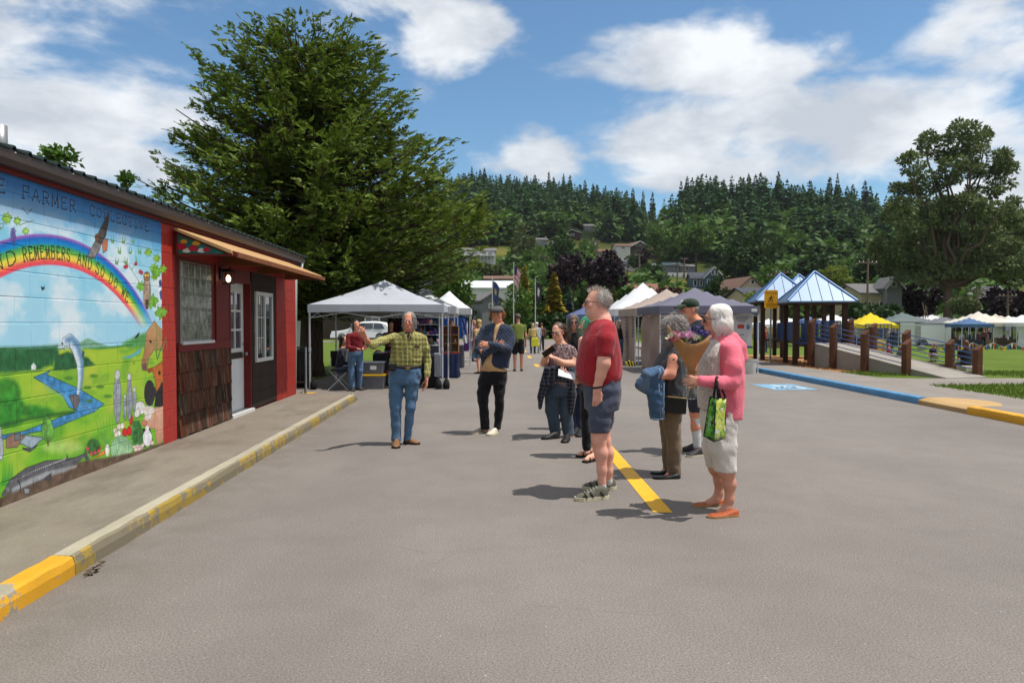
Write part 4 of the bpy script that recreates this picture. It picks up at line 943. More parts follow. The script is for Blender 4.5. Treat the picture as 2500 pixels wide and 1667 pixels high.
b = MB(); b.b2((WX - .045,8.73,.122),(WX - .012,10.58,1.19)); b.obj('backing',pmat('shingle_backing',S(40,28,22,.6),.9),sh)
shingles(sh,8.75,10.57,.14,1.17,4,WX - .008,4)
dr = thing('door','white entrance door with six-pane window in the red building','door',(WX - .2,11.08,.12))
M_DOOR = pmat('door_white',S(228,230,232,.85),.45,.05,3,.05)
xd = WX - .12
b = MB(); b.b2((xd - .045,10.64,.17),(xd,11.54,2.1)); bevel(b.obj('slab',M_DOOR,dr),.004)
for i in range(2):
 for j in range(3):
  b = MB(); y0_ = 10.80 + i * .30; z0_ = 1.12 + j * .285; b.b2((xd + .002,y0_,z0_),(xd + .006,y0_ + .265,z0_ + .255)); b.obj('pane',glassmat('door_glass',S(110,116,130,.4)),dr)
fr = MB(); fr.b2((xd + .001,10.76,1.06),(xd + .018,11.42,1.115)); fr.b2((xd + .001,10.76,1.965),(xd + .018,11.42,2.02))
for yy in (10.76,11.07,11.37): fr.b2((xd + .0015,yy,1.06),(xd + .0185,yy + .04,2.02))
for zz in (1.38,1.665): fr.b2((xd + .0012,10.76,zz),(xd + .0178,11.42,zz + .03))
fr.obj('muntins',M_WHITE,dr)
b = MB(); b.b2((xd + .001,10.72,.96),(xd + .012,11.46,1.05)); b.obj('letter_plate',pmat('dark_brass',S(84,76,66,.6),.4,metal=.6),dr)
b = MB(); b.lathe([(.028,0),(.028,.012),(.012,.02),(.012,.045),(.03,.05),(.033,.068),(.02,.085)],(xd,11.46,1.02),12,0,(1,0,0)); b.lathe([(.026,0),(.026,.015),(.01,.02)],(xd,11.46,1.17),12,0,(1,0,0)); b.obj('knob',pmat('steel',S(170,170,170,.7),.3,metal=.9),dr,True)
b = MB(); b.b2((xd,10.58,.12),(WX + .03,11.6,.165)); b.obj('threshold',M_WHITE,dr)
b = MB(); b.b2((WX - .32,10.6,.12),(WX - .01,10.64,2.14)); b.b2((WX - .32,11.54,.12),(WX - .01,11.58,2.14)); b.b2((WX - .32,10.64,2.1),(WX - .011,11.54,2.3)); b.b2((WX - .3,10.64,.12),(xd - .05,11.54,2.1)); b.obj('frame',M_REDTRIM,dr)
wp = thing('wood_panel','dark brown board panel around the white window beside the door','wall panel',(WX,12.2,.12))
M_DKWOOD = pmat('dark_wood_board',S(54,38,30,.6),.75,.4,3,.4,30)
for k in range(9):
 b = MB(); z0_ = .16 + k * .24; b.b2((WX - .045,11.6,z0_),(WX - .006 - .003 * (k % 2),12.94,min(z0_ + .236,2.3))); b.obj('board',M_DKWOOD,wp)
wn_ = thing('porch_window','white framed sliding window in the dark wood panel','window',(WX,12.2,.85))
b = MB()
for lo,hi in (((11.74,.87),(12.68,.93)),((11.74,1.94),(12.68,2.0)),((11.74,.93),(11.80,1.94)),((12.62,.93),(12.68,1.94)),((12.19,.93),(12.25,1.94))): b.b2((WX - .03,lo[0],lo[1]),(WX + .022,hi[0],hi[1]))
b.obj('frame',M_WHITE,wn_)
for y0_,y1_ in ((11.80,12.19),(12.25,12.62)): b = MB(); b.b2((WX - .02,y0_,.93),(WX - .004,y1_,1.94)); b.obj('pane',glassmat('window_glass',S(96,120,120,.25),.03),wn_)
b = MB(); [b.b2((WX - .003,y,1.0),(WX + .004,y + .012,1.94)) for y in (11.93,12.06)]; [b.b2((WX - .003,11.80,z),(WX + .0042,12.19,z + .012)) for z in (1.25,1.58)]; b.obj('grille',M_WHITE,wn_)
# ---- wall lantern, lit
lp = thing('wall_lantern','lit black wall lantern beside the door under the awning','lamp',(WX,10.22,2.1))
b = MB(); b.b2((WX - .01,10.17,2.1),(WX + .012,10.27,2.26)); b.b2((WX + .012,10.2,2.22),(WX + .10,10.24,2.24)); b.prism([(WX + .03,10.15,2.2),(WX + .17,10.15,2.2),(WX + .14,10.17,2.235),(WX + .06,10.17,2.235)],(0,.14,0)); b.b2((WX + .035,10.155,2.035),(WX + .165,10.285,2.05))
for x,y in ((.04,10.16),(.155,10.16),(.04,10.275),(.155,10.275)): b.b2((WX + x,y,2.05),(WX + x + .007,y + .007,2.2))
b.obj('housing',pmat('lantern_black',S(30,28,26,.6),.4),lp)
t = NT('lamp_glow'); t.set(base=(1,.85,.6),emis=(1,.78,.45),estr=1.6); b = MB(); b.lathe([(.01,0),(.03,.02),(.035,.06),(.015,.1)],(WX + .10,10.22,2.06),12); b.obj('bulb',t.m,lp,True)

for o in (bld,aw,gw,sh,dr,wp,wn_,lp): o.location.y += .15      # the whole front as surveyed along the wall
# ================================================================== tents, stalls, houses, playground, field
def fabric(name,col,tr=.22,rough=.75,var=.06):
 if name in MATS: return MATS[name]
 t = NT(name); v = t.coord('World'); n = t.noise(v,2.2,6,.6); w = t.noise(t.mapping(v,(6,6,1.2)),1.4,4,.6,.6)
 c = t.mix(t.rng(n,.3,.7),clampc([x * (1 - var) for x in col]),clampc([x * (1 + var) for x in col])); t.set(base=c,rough=rough,spec=.2); t.bump(w,.35,.03)
 if tr:
  tl = t.node('ShaderNodeBsdfTranslucent'); t.l.new(c,tl.inputs['Color']); mx = t.node('ShaderNodeMixShader'); mx.inputs[0].default_value = tr
  t.l.new(t.bsdf.outputs[0],mx.inputs[1]); t.l.new(tl.outputs[0],mx.inputs[2]); t.l.new(mx.outputs[0],t.out.inputs['Surface'])
 MATS[name] = t.m; return t.m
M_LEG = pmat('white_steel_leg',S(214,216,220,.75),.4,.06,4,0)
M_DARKLEG = pmat('dark_steel',S(40,40,44,.6),.4,.1,4,0,metal=.4)
M_BLACKCLOTH = pmat('black_cloth',S(34,34,38,.6),.9,.2,5,.3)
def tent(label,x0,x1,y0,y1,zb,zt,zp,col,z0=0.0,group=None,name='canopy_tent',trunc=0.0,legs=True,rz=0.0,scallop=False):
 cx,cy = (x0 + x1) / 2,(y0 + y1) / 2; t = thing(name,label,'tent',(cx,cy,z0),rz,group)
 hx,hy = (x1 - x0) / 2,(y1 - y0) / 2; b = MB(); N = 10
 def roof(sx,sy):
  # sagging fabric between peak, hips and eave
  m = max(abs(sx),abs(sy)); mm = max(0.0,(m - trunc) / (1 - trunc)); other = min(abs(sx),abs(sy)) / max(m,1e-6)
  sag = .07 * math.sin(math.pi * mm) * (1 - .55 * other ** 3); return (sx * hx,sy * hy,zt - z0 + (zp - zt) * (1 - mm) - sag)
 g_ = [[roof(-1 + 2 * i / N,-1 + 2 * j / N) for j in range(N + 1)] for i in range(N + 1)]; b.sheet(g_)
 me = b.mesh('canopy',True); can = put('canopy',me,col,t,True)
 b = MB()
 for (ax,ay,bx,by) in ((-1,-1,1,-1),(1,-1,1,1),(1,1,-1,1),(-1,1,-1,-1)):
  row0,row1 = [],[]
  for k in range(13):
   s_ = k / 12; X,Y = (ax + (bx - ax) * s_) * hx * 1.004,(ay + (by - ay) * s_) * hy * 1.004; o_ = .012 * math.sin(k * 2.1)
   dip = (.03 * abs(math.sin(k * math.pi / 2))) if scallop else .025 * math.sin(math.pi * s_)
   row0.append((X,Y,zt - z0 + .004)); row1.append((X + o_ * (ay == by),Y + o_ * (ax == bx),zb - z0 + dip))
  b.sheet([row0,row1])
 put('valance',b.mesh('valance',True),col,t,True)
 if legs:
  for sx in (-1,1):
   for sy in (-1,1):
    b = MB(); X,Y = sx * (hx - .03),sy * (hy - .03); b.box((X,Y,(zt - z0) / 2),(.034,.034,zt - z0)); b.box((X,Y,(zt - z0) * .47),(.044,.044,.09)); b.box((X,Y,.006),(.09,.09,.012)); b.obj('leg',M_LEG,t,False,True)
  for (ax,ay,bx,by) in ((-1,-1,1,-1),(1,-1,1,1),(1,1,-1,1),(-1,1,-1,-1)):
   b = MB(); h1,h2 = zt - z0 - .06,zt - z0 - .30
   for k in range(2):
    P = lambda s_,z: ((ax + (bx - ax) * s_) * (hx - .04),(ay + (by - ay) * s_) * (hy - .04),z)
    b.tube([P(k * .5,h1),P(k * .5 + .5,h2)],.010,5); b.tube([P(k * .5,h2),P(k * .5 + .5,h1)],.010,5)
   b.obj('truss',M_LEG,t,False,True)
 return t
# ---- left row of stalls
F_SILVER,F_WHITE,F_TAN,F_GREY = fabric('silver_canopy',S(206,210,220,.74)),fabric('white_canopy',S(236,238,242,.78)),fabric('tan_canopy',S(196,178,166,.72)),fabric('slate_canopy',S(140,138,158,.62))
tent('silver white canopy over the crafts stall in the shade of the cedar',-3.9,-.86,16.75,19.8,1.73,1.91,2.55,F_SILVER)
tent('white canopy behind the silver crafts stall',-2.5,-.72,20.4,23.2,1.75,1.95,2.45,F_WHITE)
tent('white canopy farthest along the left row of stalls',-1.9,-.36,24.4,27.6,1.78,1.98,2.62,F_WHITE)
# ---- right row of stalls
tent('slate grey canopy with white label behind the people on the right',5.25,8.25,21.6,24.7,1.76,2.0,2.62,F_GREY)
tent('tan canopy with pink tan side walls between slate and white canopies',5.3,8.3,25.4,28.4,1.72,2.0,2.75,F_TAN)
tent('steep peaked white canopy at the back of the right-hand row',5.3,8.3,29.4,32.4,1.78,2.05,3.2,F_WHITE)
tent('blue grey canopy far down the street behind the bald man',5.0,8.0,40.5,43.5,1.7,1.95,2.75,fabric('blue_canopy',S(110,124,170,.66)))
b = MB(); b.b2((8.0,21.585,1.83),(8.17,21.592,1.92)); tag(b.obj('canopy_label',M_WHITE),'small white label on the slate canopy valance','label')
def curtain(name,label,p,q,z0,z1,mat,amp=.035,fold=1.7,seed=1,group=None,cat='side wall'):
 rng = np.random.default_rng(seed); p,q = Vector(p),Vector(q); d = (q - p); L = d.length; n = Vector((-d.y,d.x,0)).normalized(); b = MB(); M = 36; H = 16
 ph = rng.random(4) * 6; G_ = []
 for i in range(M + 1):
  s_ = i / M; row = []
  for j in range(H + 1):
   t_ = j / H; o = amp * (math.sin(s_ * L * fold * 3 + ph[0] + 2.5 * t_) * .6 + math.sin((s_ * 3 + t_ * 2.2) * 3 + ph[1]) * .8 + math.sin((t_ * 4 - s_ * 2) * 2.5 + ph[2]) * .6); row.append(p + d * s_ + n * o + Vector((0,0,z0 + (z1 - z0) * t_)))
  G_.append(row)
 b.sheet(G_); o = b.obj(name,mat,None,True); return tag(o,label,cat,group)
F_WALL = fabric('tan_side_wall',S(192,166,154,.66),.18)
curtain('side_wall','creased pink tan side wall hanging under the slate canopy',(5.36,21.75,0),(5.36,24.6,0),.03,1.85,F_WALL,.05,1.7,3)
curtain('side_wall','pink tan side wall with butterfly shapes under the tan canopy',(5.36,25.5,0),(5.36,28.3,0),.03,1.9,F_WALL,.015,1.7,4)
curtain('side_wall','pink tan back wall of the slate canopy stall',(5.4,24.6,0),(8.2,24.6,0),.03,1.9,F_WALL,.03,1.7,5)
bf = pmat('butterfly_black',S(60,44,44,.6),.8)
for k in range(14):
 y = 25.75 + .30 * (k // 7) + .9 * (k // 7); z = 1.72 - .115 * (k % 7) - .03 * (k // 7); b = MB(); x = 5.31
 b.add([(x,y,z),(x - .004,y - .10,z + .05),(x - .004,y - .12,z - .01),(x - .003,y - .05,z - .05),(x - .004,y + .10,z + .05),(x - .004,y + .12,z - .01),(x - .003,y + .05,z - .05)],[(0,1,2,3),(0,6,5,4)])
 tag(b.obj('butterfly',bf),ORD[k % 7] + ' dark butterfly from the top in the ' + ('nearer','farther')[k // 7] + ' column on the tan side wall','butterfly','butterflies on the tan wall')
# banner with its print
bn = thing('banner','white printed banner with red boxes hanging at the slate canopy corner','banner',(7.75,21.9,.75))
b = MB(); b.b2((7.18,21.86,.78),(8.12,21.866,1.74)); b.obj('sheet',fabric('banner_white',S(214,208,208,.74),.15),bn)
b = MB(); b.b2((7.16,21.85,.74),(8.14,21.876,.80)); b.obj('bottom_bar',pmat('banner_blue',S(70,84,130,.66),.5),bn)
M_PRINT,M_PRINTR,M_PRINTB = pmat('print_grey',S(120,112,116,.7),.8),pmat('print_red',S(190,66,58,.7),.7),pmat('print_blue',S(96,130,150,.7),.7)
for k,(a,w) in enumerate(((7.25,.32),(7.62,.42),(7.25,.30),(7.64,.38),(7.25,.28),(7.68,.3))): b = MB(); z = 1.64 - .055 * (k // 2); [b.b2((a + j * .05,21.857,z),(a + j * .05 + .038,21.8585,z + .03)) for j in range(int(w / .05))]; b.obj('print_line',M_PRINT,bn)
for a in (7.30,7.68): b = MB(); b.b2((a,21.856,1.33),(a + .2,21.8585,1.45)); b.obj('red_box',M_PRINTR,bn)
b = MB(); b.prism([(7.96,21.857,1.30),(8.05,21.857,1.30),(8.06,21.857,1.40),(8.0,21.857,1.47),(7.95,21.857,1.40)],(0,.001,0)); b.obj('drop_mark',M_PRINTB,bn)
def text3(txt,size,mat,parent,loc,rx=math.pi / 2,rz=0.0,name='lettering',ext=.0015,align='CENTER',sx=1.0):
 cu = bpy.data.curves.new(name,'FONT'); cu.body = txt; cu.size = size; cu.extrude = ext; cu.align_x = align; cu.resolution_u = 2
 o = bpy.data.objects.new(name,cu); COL.objects.link(o); o.location = loc; o.rotation_euler = (rx,0,rz); o.scale = (sx,1,1)
 dg = bpy.context.evaluated_depsgraph_get(); me = bpy.data.meshes.new_from_object(o.evaluated_get(dg)); bpy.data.objects.remove(o); bpy.data.curves.remove(cu)
 me.transform(Matrix.Translation(loc) @ Matrix.Rotation(rz,4,'Z') @ Matrix.Rotation(rx,4,'X') @ Matrix.Diagonal((sx,1,1,1)))
 return put(name,me,mat,parent)
text3('.777',.13,M_PRINT,bn,(7.68,21.858,.97))
b = MB(); [b.b2((7.45 + j * .05,21.857,1.13),(7.45 + j * .05 + .036,21.8585,1.155)) for j in range(9)]; b.obj('print_line',M_PRINT,bn)
# things round the right-hand stalls
def bucket(label,c,r,h,mat):
 b = MB(); b.lathe([(r * .85,0),(r,h),(r * 1.05,h),(r * 1.05,h - .03),(r * .94,h),(r * .94,h - .01),(r * .8,.02)],c,18); t = thing('bucket',label,'bucket',c); put('pail',b.mesh('pail',False),mat,t)
 b = MB(); b.tube([(c[0] + r * 1.04 * math.cos(a),c[1] - r * .3 * math.sin(a),c[2] + h - .02 - r * .75 * math.sin(a)) for a in np.linspace(0,math.pi,9)],.004,5); put('handle',b.mesh('handle'),M_LEG,t)
bucket('grey plastic bucket at the foot of the slate canopy leg',(5.62,24.35,0),.17,.36,pmat('grey_plastic',S(128,130,136,.65),.5))
bucket('tall white bucket beside the right leg of the slate canopy',(7.92,21.5,0),.21,.42,pmat('white_plastic',S(216,214,206,.75),.45))
sb_ = thing('weight_bag','yellow and black striped weight bag at the tan canopy corner','weight bag',(5.25,25.3,0))
for k in range(6):
 b = MB(); x = 5.02 + k * .05; h_ = .20 - .02 * abs(k - 2); b.prism([(x,25.2,0),(x + .05,25.2,0),(x + .05 - .06,25.2,h_),(x - .06,25.2,h_)],(0,.16,0)); bevel(b.obj('stripe',pmat('bag_yellow',S(236,216,60,.75),.6) if k % 2 == 0 else M_BLACKCLOTH,sb_),.012)
ch = thing('folding_chair','folded camp chair with red seat under the slate canopy','chair',(7.55,22.1,0))
for a,c_ in (((7.4,22.0,0),(7.6,22.2,.75)),((7.62,22.0,0),(7.42,22.2,.7)),((7.4,22.3,0),(7.62,22.1,.72)),((7.64,22.3,0),(7.44,22.05,.7))): b = MB(); b.tube([a,c_],.012,6); b.obj('leg',M_DARKLEG,ch)
b = MB(); b.prism([(7.45,22.05,.40),(7.62,22.05,.36),(7.66,22.05,.52),(7.58,22.05,.74),(7.50,22.05,.70)],(0,.10,0)); bevel(b.obj('seat_cloth',pmat('red_cloth',S(176,36,50,.7),.8),ch),.02)

# ---- goods of the crafts stall
def box_table(label,x0,x1,y0,y1,h,mat,name='stall_table'):
 t = thing(name,label,'table',((x0 + x1) / 2,(y0 + y1) / 2,0)); b = MB(); b.b2((x0,y0,h - .03),(x1,y1,h)); bevel(b.obj('table_top',mat,t),.006)
 b = MB(); n = 24; P = [(x0,y0),(x1,y0),(x1,y1),(x0,y1),(x0,y0)]; r0,r1 = [],[]
 for (ax,ay),(bx,by) in zip(P,P[1:]):
  for k in range(n): s_ = k / n; o_ = .018 * math.sin(k * 1.9); X,Y = ax + (bx - ax) * s_,ay + (by - ay) * s_; r0.append((X,Y,h - .004)); r1.append((X + o_ * (ay != by),Y + o_ * (ax != bx),.03))
 r0.append(r0[0]); r1.append(r1[0]); b.sheet([r0,r1]); b.obj('table_cloth',mat,t,True)
 for X in (x0 + .05,x1 - .05):
  for Y in (y0 + .05,y1 - .05): b = MB(); b.tube([(X,Y,0),(X,Y,h - .03)],.014,6); b.obj('leg',M_DARKLEG,t)
 return t
box_table('black clothed table at the back of the crafts stall',-2.6,-1.3,17.7,18.4,.74,M_BLACKCLOTH)
box_table('black clothed table corner by the front stall leg',-1.32,-1.02,16.95,17.6,.74,M_BLACKCLOTH)
rs = random.Random(5); CC = [(110,60,120),(70,60,130),(170,60,80),(220,210,200),(90,90,100),(150,110,90),(60,110,120),(190,150,170)]
CM = [pmat('craft_cloth_%d' % i,S(*c,.65),.85,.35,30,.3) for i,c in enumerate(CC)]
for k in range(26):
 x,y = rs.uniform(-2.55,-1.4),rs.uniform(17.75,18.3); h = rs.uniform(.03,.10); b = MB(); b.lathe([(.02,0),(.07,.01),(.085,h * .5),(.05,h),(.01,h * 1.02)],(x,y,.745),9); o = b.obj('craft_item',CM[k % 8],None,True); tag(o,'small bright textile craft heaped on the black stall table','craft','crafts heaped on the stall table')
def bin_(label,c,w,d,h,mat,lidmat,z=0):
 t = thing('storage_bin',label,'storage bin',(c[0],c[1],z)); b = MB(); a = .9
 q = [(-w / 2 * a,-d / 2 * a,0),(w / 2 * a,-d / 2 * a,0),(w / 2 * a,d / 2 * a,0),(-w / 2 * a,d / 2 * a,0),(-w / 2,-d / 2,h),(w / 2,-d / 2,h),(w / 2,d / 2,h),(-w / 2,d / 2,h)]
 b.add(q,[(0,3,2,1),(0,1,5,4),(1,2,6,5),(2,3,7,6),(3,0,4,7),(4,5,6,7)]); bevel(put('tub',b.mesh('tub'),mat,t,True),.02)
 b = MB(); b.box((0,0,h + .012),(w * 1.05,d * 1.05,.045)); bevel(put('lid',b.mesh('lid'),lidmat,t,True),.012); return t
M_BIN = pmat('clear_grey_plastic',S(118,120,128,.62),.35,.25,4,0,spec=.5)
bin_('clear grey storage bin with yellow lid on the ground by the stall',(-2.47,16.95),.54,.4,.30,M_BIN,pmat('yellow_lid',S(226,180,40,.72),.45))
t = bin_('clear storage bin with grey lid and white label stacked on the yellow-lidded bin',(-2.47,16.95),.5,.38,.25,M_BIN,pmat('grey_lid',S(130,132,140,.66),.45),.337)
b = MB(); b.box((.02,-.192,.15),(.14,.004,.09)); put('label_sticker',b.mesh('label_sticker'),M_WHITE,t,True)
for k in range(3): text3(['CRAFT','GOODS',''][k] if False else '',.03,M_PRINT,t,(0,0,0)) if False else None
# wire shelf with jars and blue backing
rk = thing('wire_rack','white wire display rack full of small wares in the crafts stall','display rack',(-1.35,17.2,0))
for X in (-1.62,-.98):
 for Y in (17.05,17.35): b = MB(); b.tube([(X,Y,.74),(X,Y,1.7)],.009,6); b.obj('upright',M_LEG,rk)
for z in (.98,1.22,1.46): b = MB(); [b.tube([(-1.62,17.05 + q * .06,z),(-.98,17.05 + q * .06,z)],.005,4) for q in range(6)]; b.obj('shelf',M_LEG,rk)
for k in range(22):
 z = (.98,1.22,1.46)[k % 3]; x = -1.58 + .54 * ((k // 3) / 7) + .02; s_ = rs.uniform(.03,.055); h = rs.uniform(.06,.15); b = MB(); b.lathe([(s_ * .8,0),(s_,h * .3),(s_ * .9,h * .75),(s_ * .4,h)],(x,17.2 + rs.uniform(-.06,.06),z + .006),9); o = b.obj('ware',CM[(k * 3) % 8],None,True); tag(o,'small bright ware standing on the wire rack shelves','ware','wares on the wire rack')
lv = thing('louvre_panel','grey louvred panel leaning by the front stall leg','panel',(-1.1,16.9,0))
for k in range(11): b = MB(); b.prism([(-1.08,16.88,.28 + k * .05),(-.93,16.88,.28 + k * .05),(-.93,16.90,.315 + k * .05),(-1.08,16.90,.315 + k * .05)],(0,.006,0)); b.obj('slat',pmat('louvre_grey',S(150,152,158,.66),.4,metal=.3),lv)
# wooden cubby shelves of the next stall
cb = thing('cubby_shelf','tan wooden cubby shelf with small wares at the second stall','shelf',(-.85,20.2,0)); M_TANW = pmat('tan_wood',S(190,150,110,.66),.7,.15,6,.1)
for k in range(4): b = MB(); b.b2((-1.06,20.1,.70 + k * .235),(-.62,20.35,.715 + k * .235)); b.obj('shelf_board',M_TANW,cb)
for x in (-1.06,-.85,-.64): b = MB(); b.b2((x,20.1,.70),(x + .015,20.35,1.42)); b.obj('side_board',M_TANW,cb)
b = MB(); b.b2((-1.06,20.352,.70),(-.62,20.36,1.42)); b.obj('back_board',M_TANW,cb)
b = MB(); b.b2((-1.08,20.09,.66),(-.60,20.37,.697)); b.obj('base_board',pmat('red_cloth',(.4,.03,.05)),cb)
box_table('blue clothed table under the cubby shelf',-1.5,-.62,20.0,20.5,.655,pmat('navy_cloth',S(48,62,100,.62),.9,.2))
for k in range(9):
 b = MB(); z = .72 + (k % 3) * .235; b.lathe([(.03,0),(.04,.03),(.02,.1)],(-.99 + .21 * (k // 5) + .06 * (k % 2),20.2,z),8); tag(b.obj('trinket',CM[(k * 5) % 8],None,True),'tiny bright trinket inside the tan cubby shelf','trinket','trinkets in the cubby shelf')
HC = [(70,90,150),(226,226,232),(110,70,140),(40,50,70),(210,190,60),(60,80,160),(200,120,70),(230,230,235)]
for k in range(8):
 y = 23.3 + k * .58; x = -.64 + .035 * (y - 23); z1 = 1.62 - .06 * (k % 3); L = .5 + .22 * (k % 3)
 curtain('hanging_scarf',['navy','white','violet','black','yellow','blue','orange','pale'][k] + ' scarf hanging along the far left stalls',(x,y,0),(x + .16,y + .05,0),z1 - L,z1,fabric('scarf_%d' % k,S(*HC[k],.65),.1),.02,9,k,'scarves along the left stalls','scarf')
b = MB(); b.b2((-3.0,27.9,.9),(-.6,27.93,1.72)); tag(b.obj('blue_tarp',fabric('blue_tarp',S(40,100,190,.7))),'bright blue tarp closing the back of the far stall','tarp')
box_table('grey clothed table in the farthest left stall',-1.8,-.6,24.6,25.3,.75,pmat('grey_cloth',S(96,98,110,.62),.9))
GC = [(30,34,44),(70,30,40),(40,40,46),(60,66,80),(24,26,30),(96,70,60),(44,30,50),(30,44,50),(80,80,90)]
for k in range(9):
 x = -2.45 + k * .16; curtain('hanging_garment',['navy','wine','charcoal','slate','black','tan','plum','teal','grey'][k] + ' garment hanging at the back of the crafts stall',(x,19.35 + .03 * (k % 2),0),(x + .15,19.42,0),1.62 - .55 - .1 * (k % 3),1.62,fabric('garment_%d' % k,S(*GC[k],.6),.05),.03,8,k + 40,'garments at the back of the crafts stall','garment')
b = MB(); b.tube([(-3.4,19.4,1.64),(-.9,19.4,1.64)],.012,6); tag(b.obj('hanging_rail',M_LEG),'steel rail across the back of the crafts stall','rail')
M_SANDB = pmat('sandbag_black',S(28,28,30,.6),.85,.2,10,.3)
for k,(x,y,l_) in enumerate(((-.80,16.72,'right of the front stall leg'),(-.98,16.72,'left of the front stall leg'),(-.66,20.38,'at the second tent front leg'),(-.80,20.42,'behind the second tent front leg'),(-3.78,16.72,'at the left stall leg'))):
 b = MB(); b.lathe([(.03,0),(.07,.01),(.08,.10),(.06,.19),(.025,.23),(.03,.26)],(x,y,0),10); o = b.obj('weight_bag',M_SANDB,None,True); tag(o,'black sand weight bag ' + l_,'weight bag')
# camp stool-chair for the seated vendor
cc = thing('camp_chair','dark folding camp chair with crossed steel legs under the seated vendor','chair',(-3.15,16.75,0))
for a,c_ in (((-3.42,16.55,0),(-2.98,16.62,.45)),((-2.98,16.55,0),(-3.42,16.62,.45)),((-3.42,16.98,0),(-2.98,16.95,.45)),((-2.98,16.98,0),(-3.42,16.95,.45)),((-3.44,16.98,.4),(-3.46,17.05,.85)),((-2.96,16.98,.4),(-2.94,17.05,.85))): b = MB(); b.tube([a,c_],.011,6); b.obj('leg',M_LEG,cc)
b = MB(); b.b2((-3.44,16.58,.43),(-2.96,17.0,.45)); b.obj('seat',M_BLACKCLOTH,cc)
b = MB(); b.b2((-3.46,17.02,.5),(-2.94,17.04,.86)); b.obj('backrest',M_BLACKCLOTH,cc)
# black railing and dark barrels at the building corner
rl = thing('railing','black steel railing at the corner of the red building','railing',(-4.0,15.7,0)); M_BLK = pmat('black_steel',S(34,36,40,.6),.45,.1,4,0)
for z in (.25,.98): b = MB(); b.tube([(-4.55,15.75,z),(-3.72,15.75,z)],.018,6); b.obj('rail',M_BLK,rl)
for k in range(9): b = MB(); x = -4.5 + k * .095; b.tube([(x,15.75,.0 if k in (0,8) else .25),(x,15.75,.98)],.016 if k in (0,8) else .008,6); b.obj('baluster',M_BLK,rl)
b = MB(); b.tube([(-3.72,15.75,.98),(-3.72,15.75,.0)],.022,8); b.obj('post',pmat('pale_steel',S(150,156,166,.66),.4),rl)
wh = thing('hose_reel','black and yellow hose coil behind the railing','hose',(-4.25,16.1,0))
for k in range(4): b = MB(); r_ = .16 + .03 * (k % 2); b.tube([(-4.3 + r_ * math.cos(a),16.05 + .04 * k,.33 + r_ * math.sin(a)) for a in np.linspace(0,6.283,20)],.018,6,False); b.obj('hose_loop',pmat('hose_yellow',S(206,176,50,.66),.5) if k == 1 else M_BLK,wh)
for k,x in enumerate((-4.75,-4.28)):
 b = MB(); b.lathe([(.26,0),(.30,.4),(.29,.80),(.31,.82),(.31,.86),(.26,.88)],(x,17.2 + .3 * k,0),16); tag(b.obj('barrel',pmat('barrel_dark',S(44,46,44,.6),.6),None,True),('dark barrel behind the railing by the tree trunk','dark barrel between the tree trunk and the stall leg')[k],'barrel')
b = MB(); b.add([(-4.2,15.45,.006),(-3.72,15.42,.006),(-3.5,15.95,.006),(-3.9,16.05,.006)],[(0,1,2,3)]); tag(b.obj('painted_patch',M_YELLOW),'yellow painted patch on the ground past the building corner','road marking')

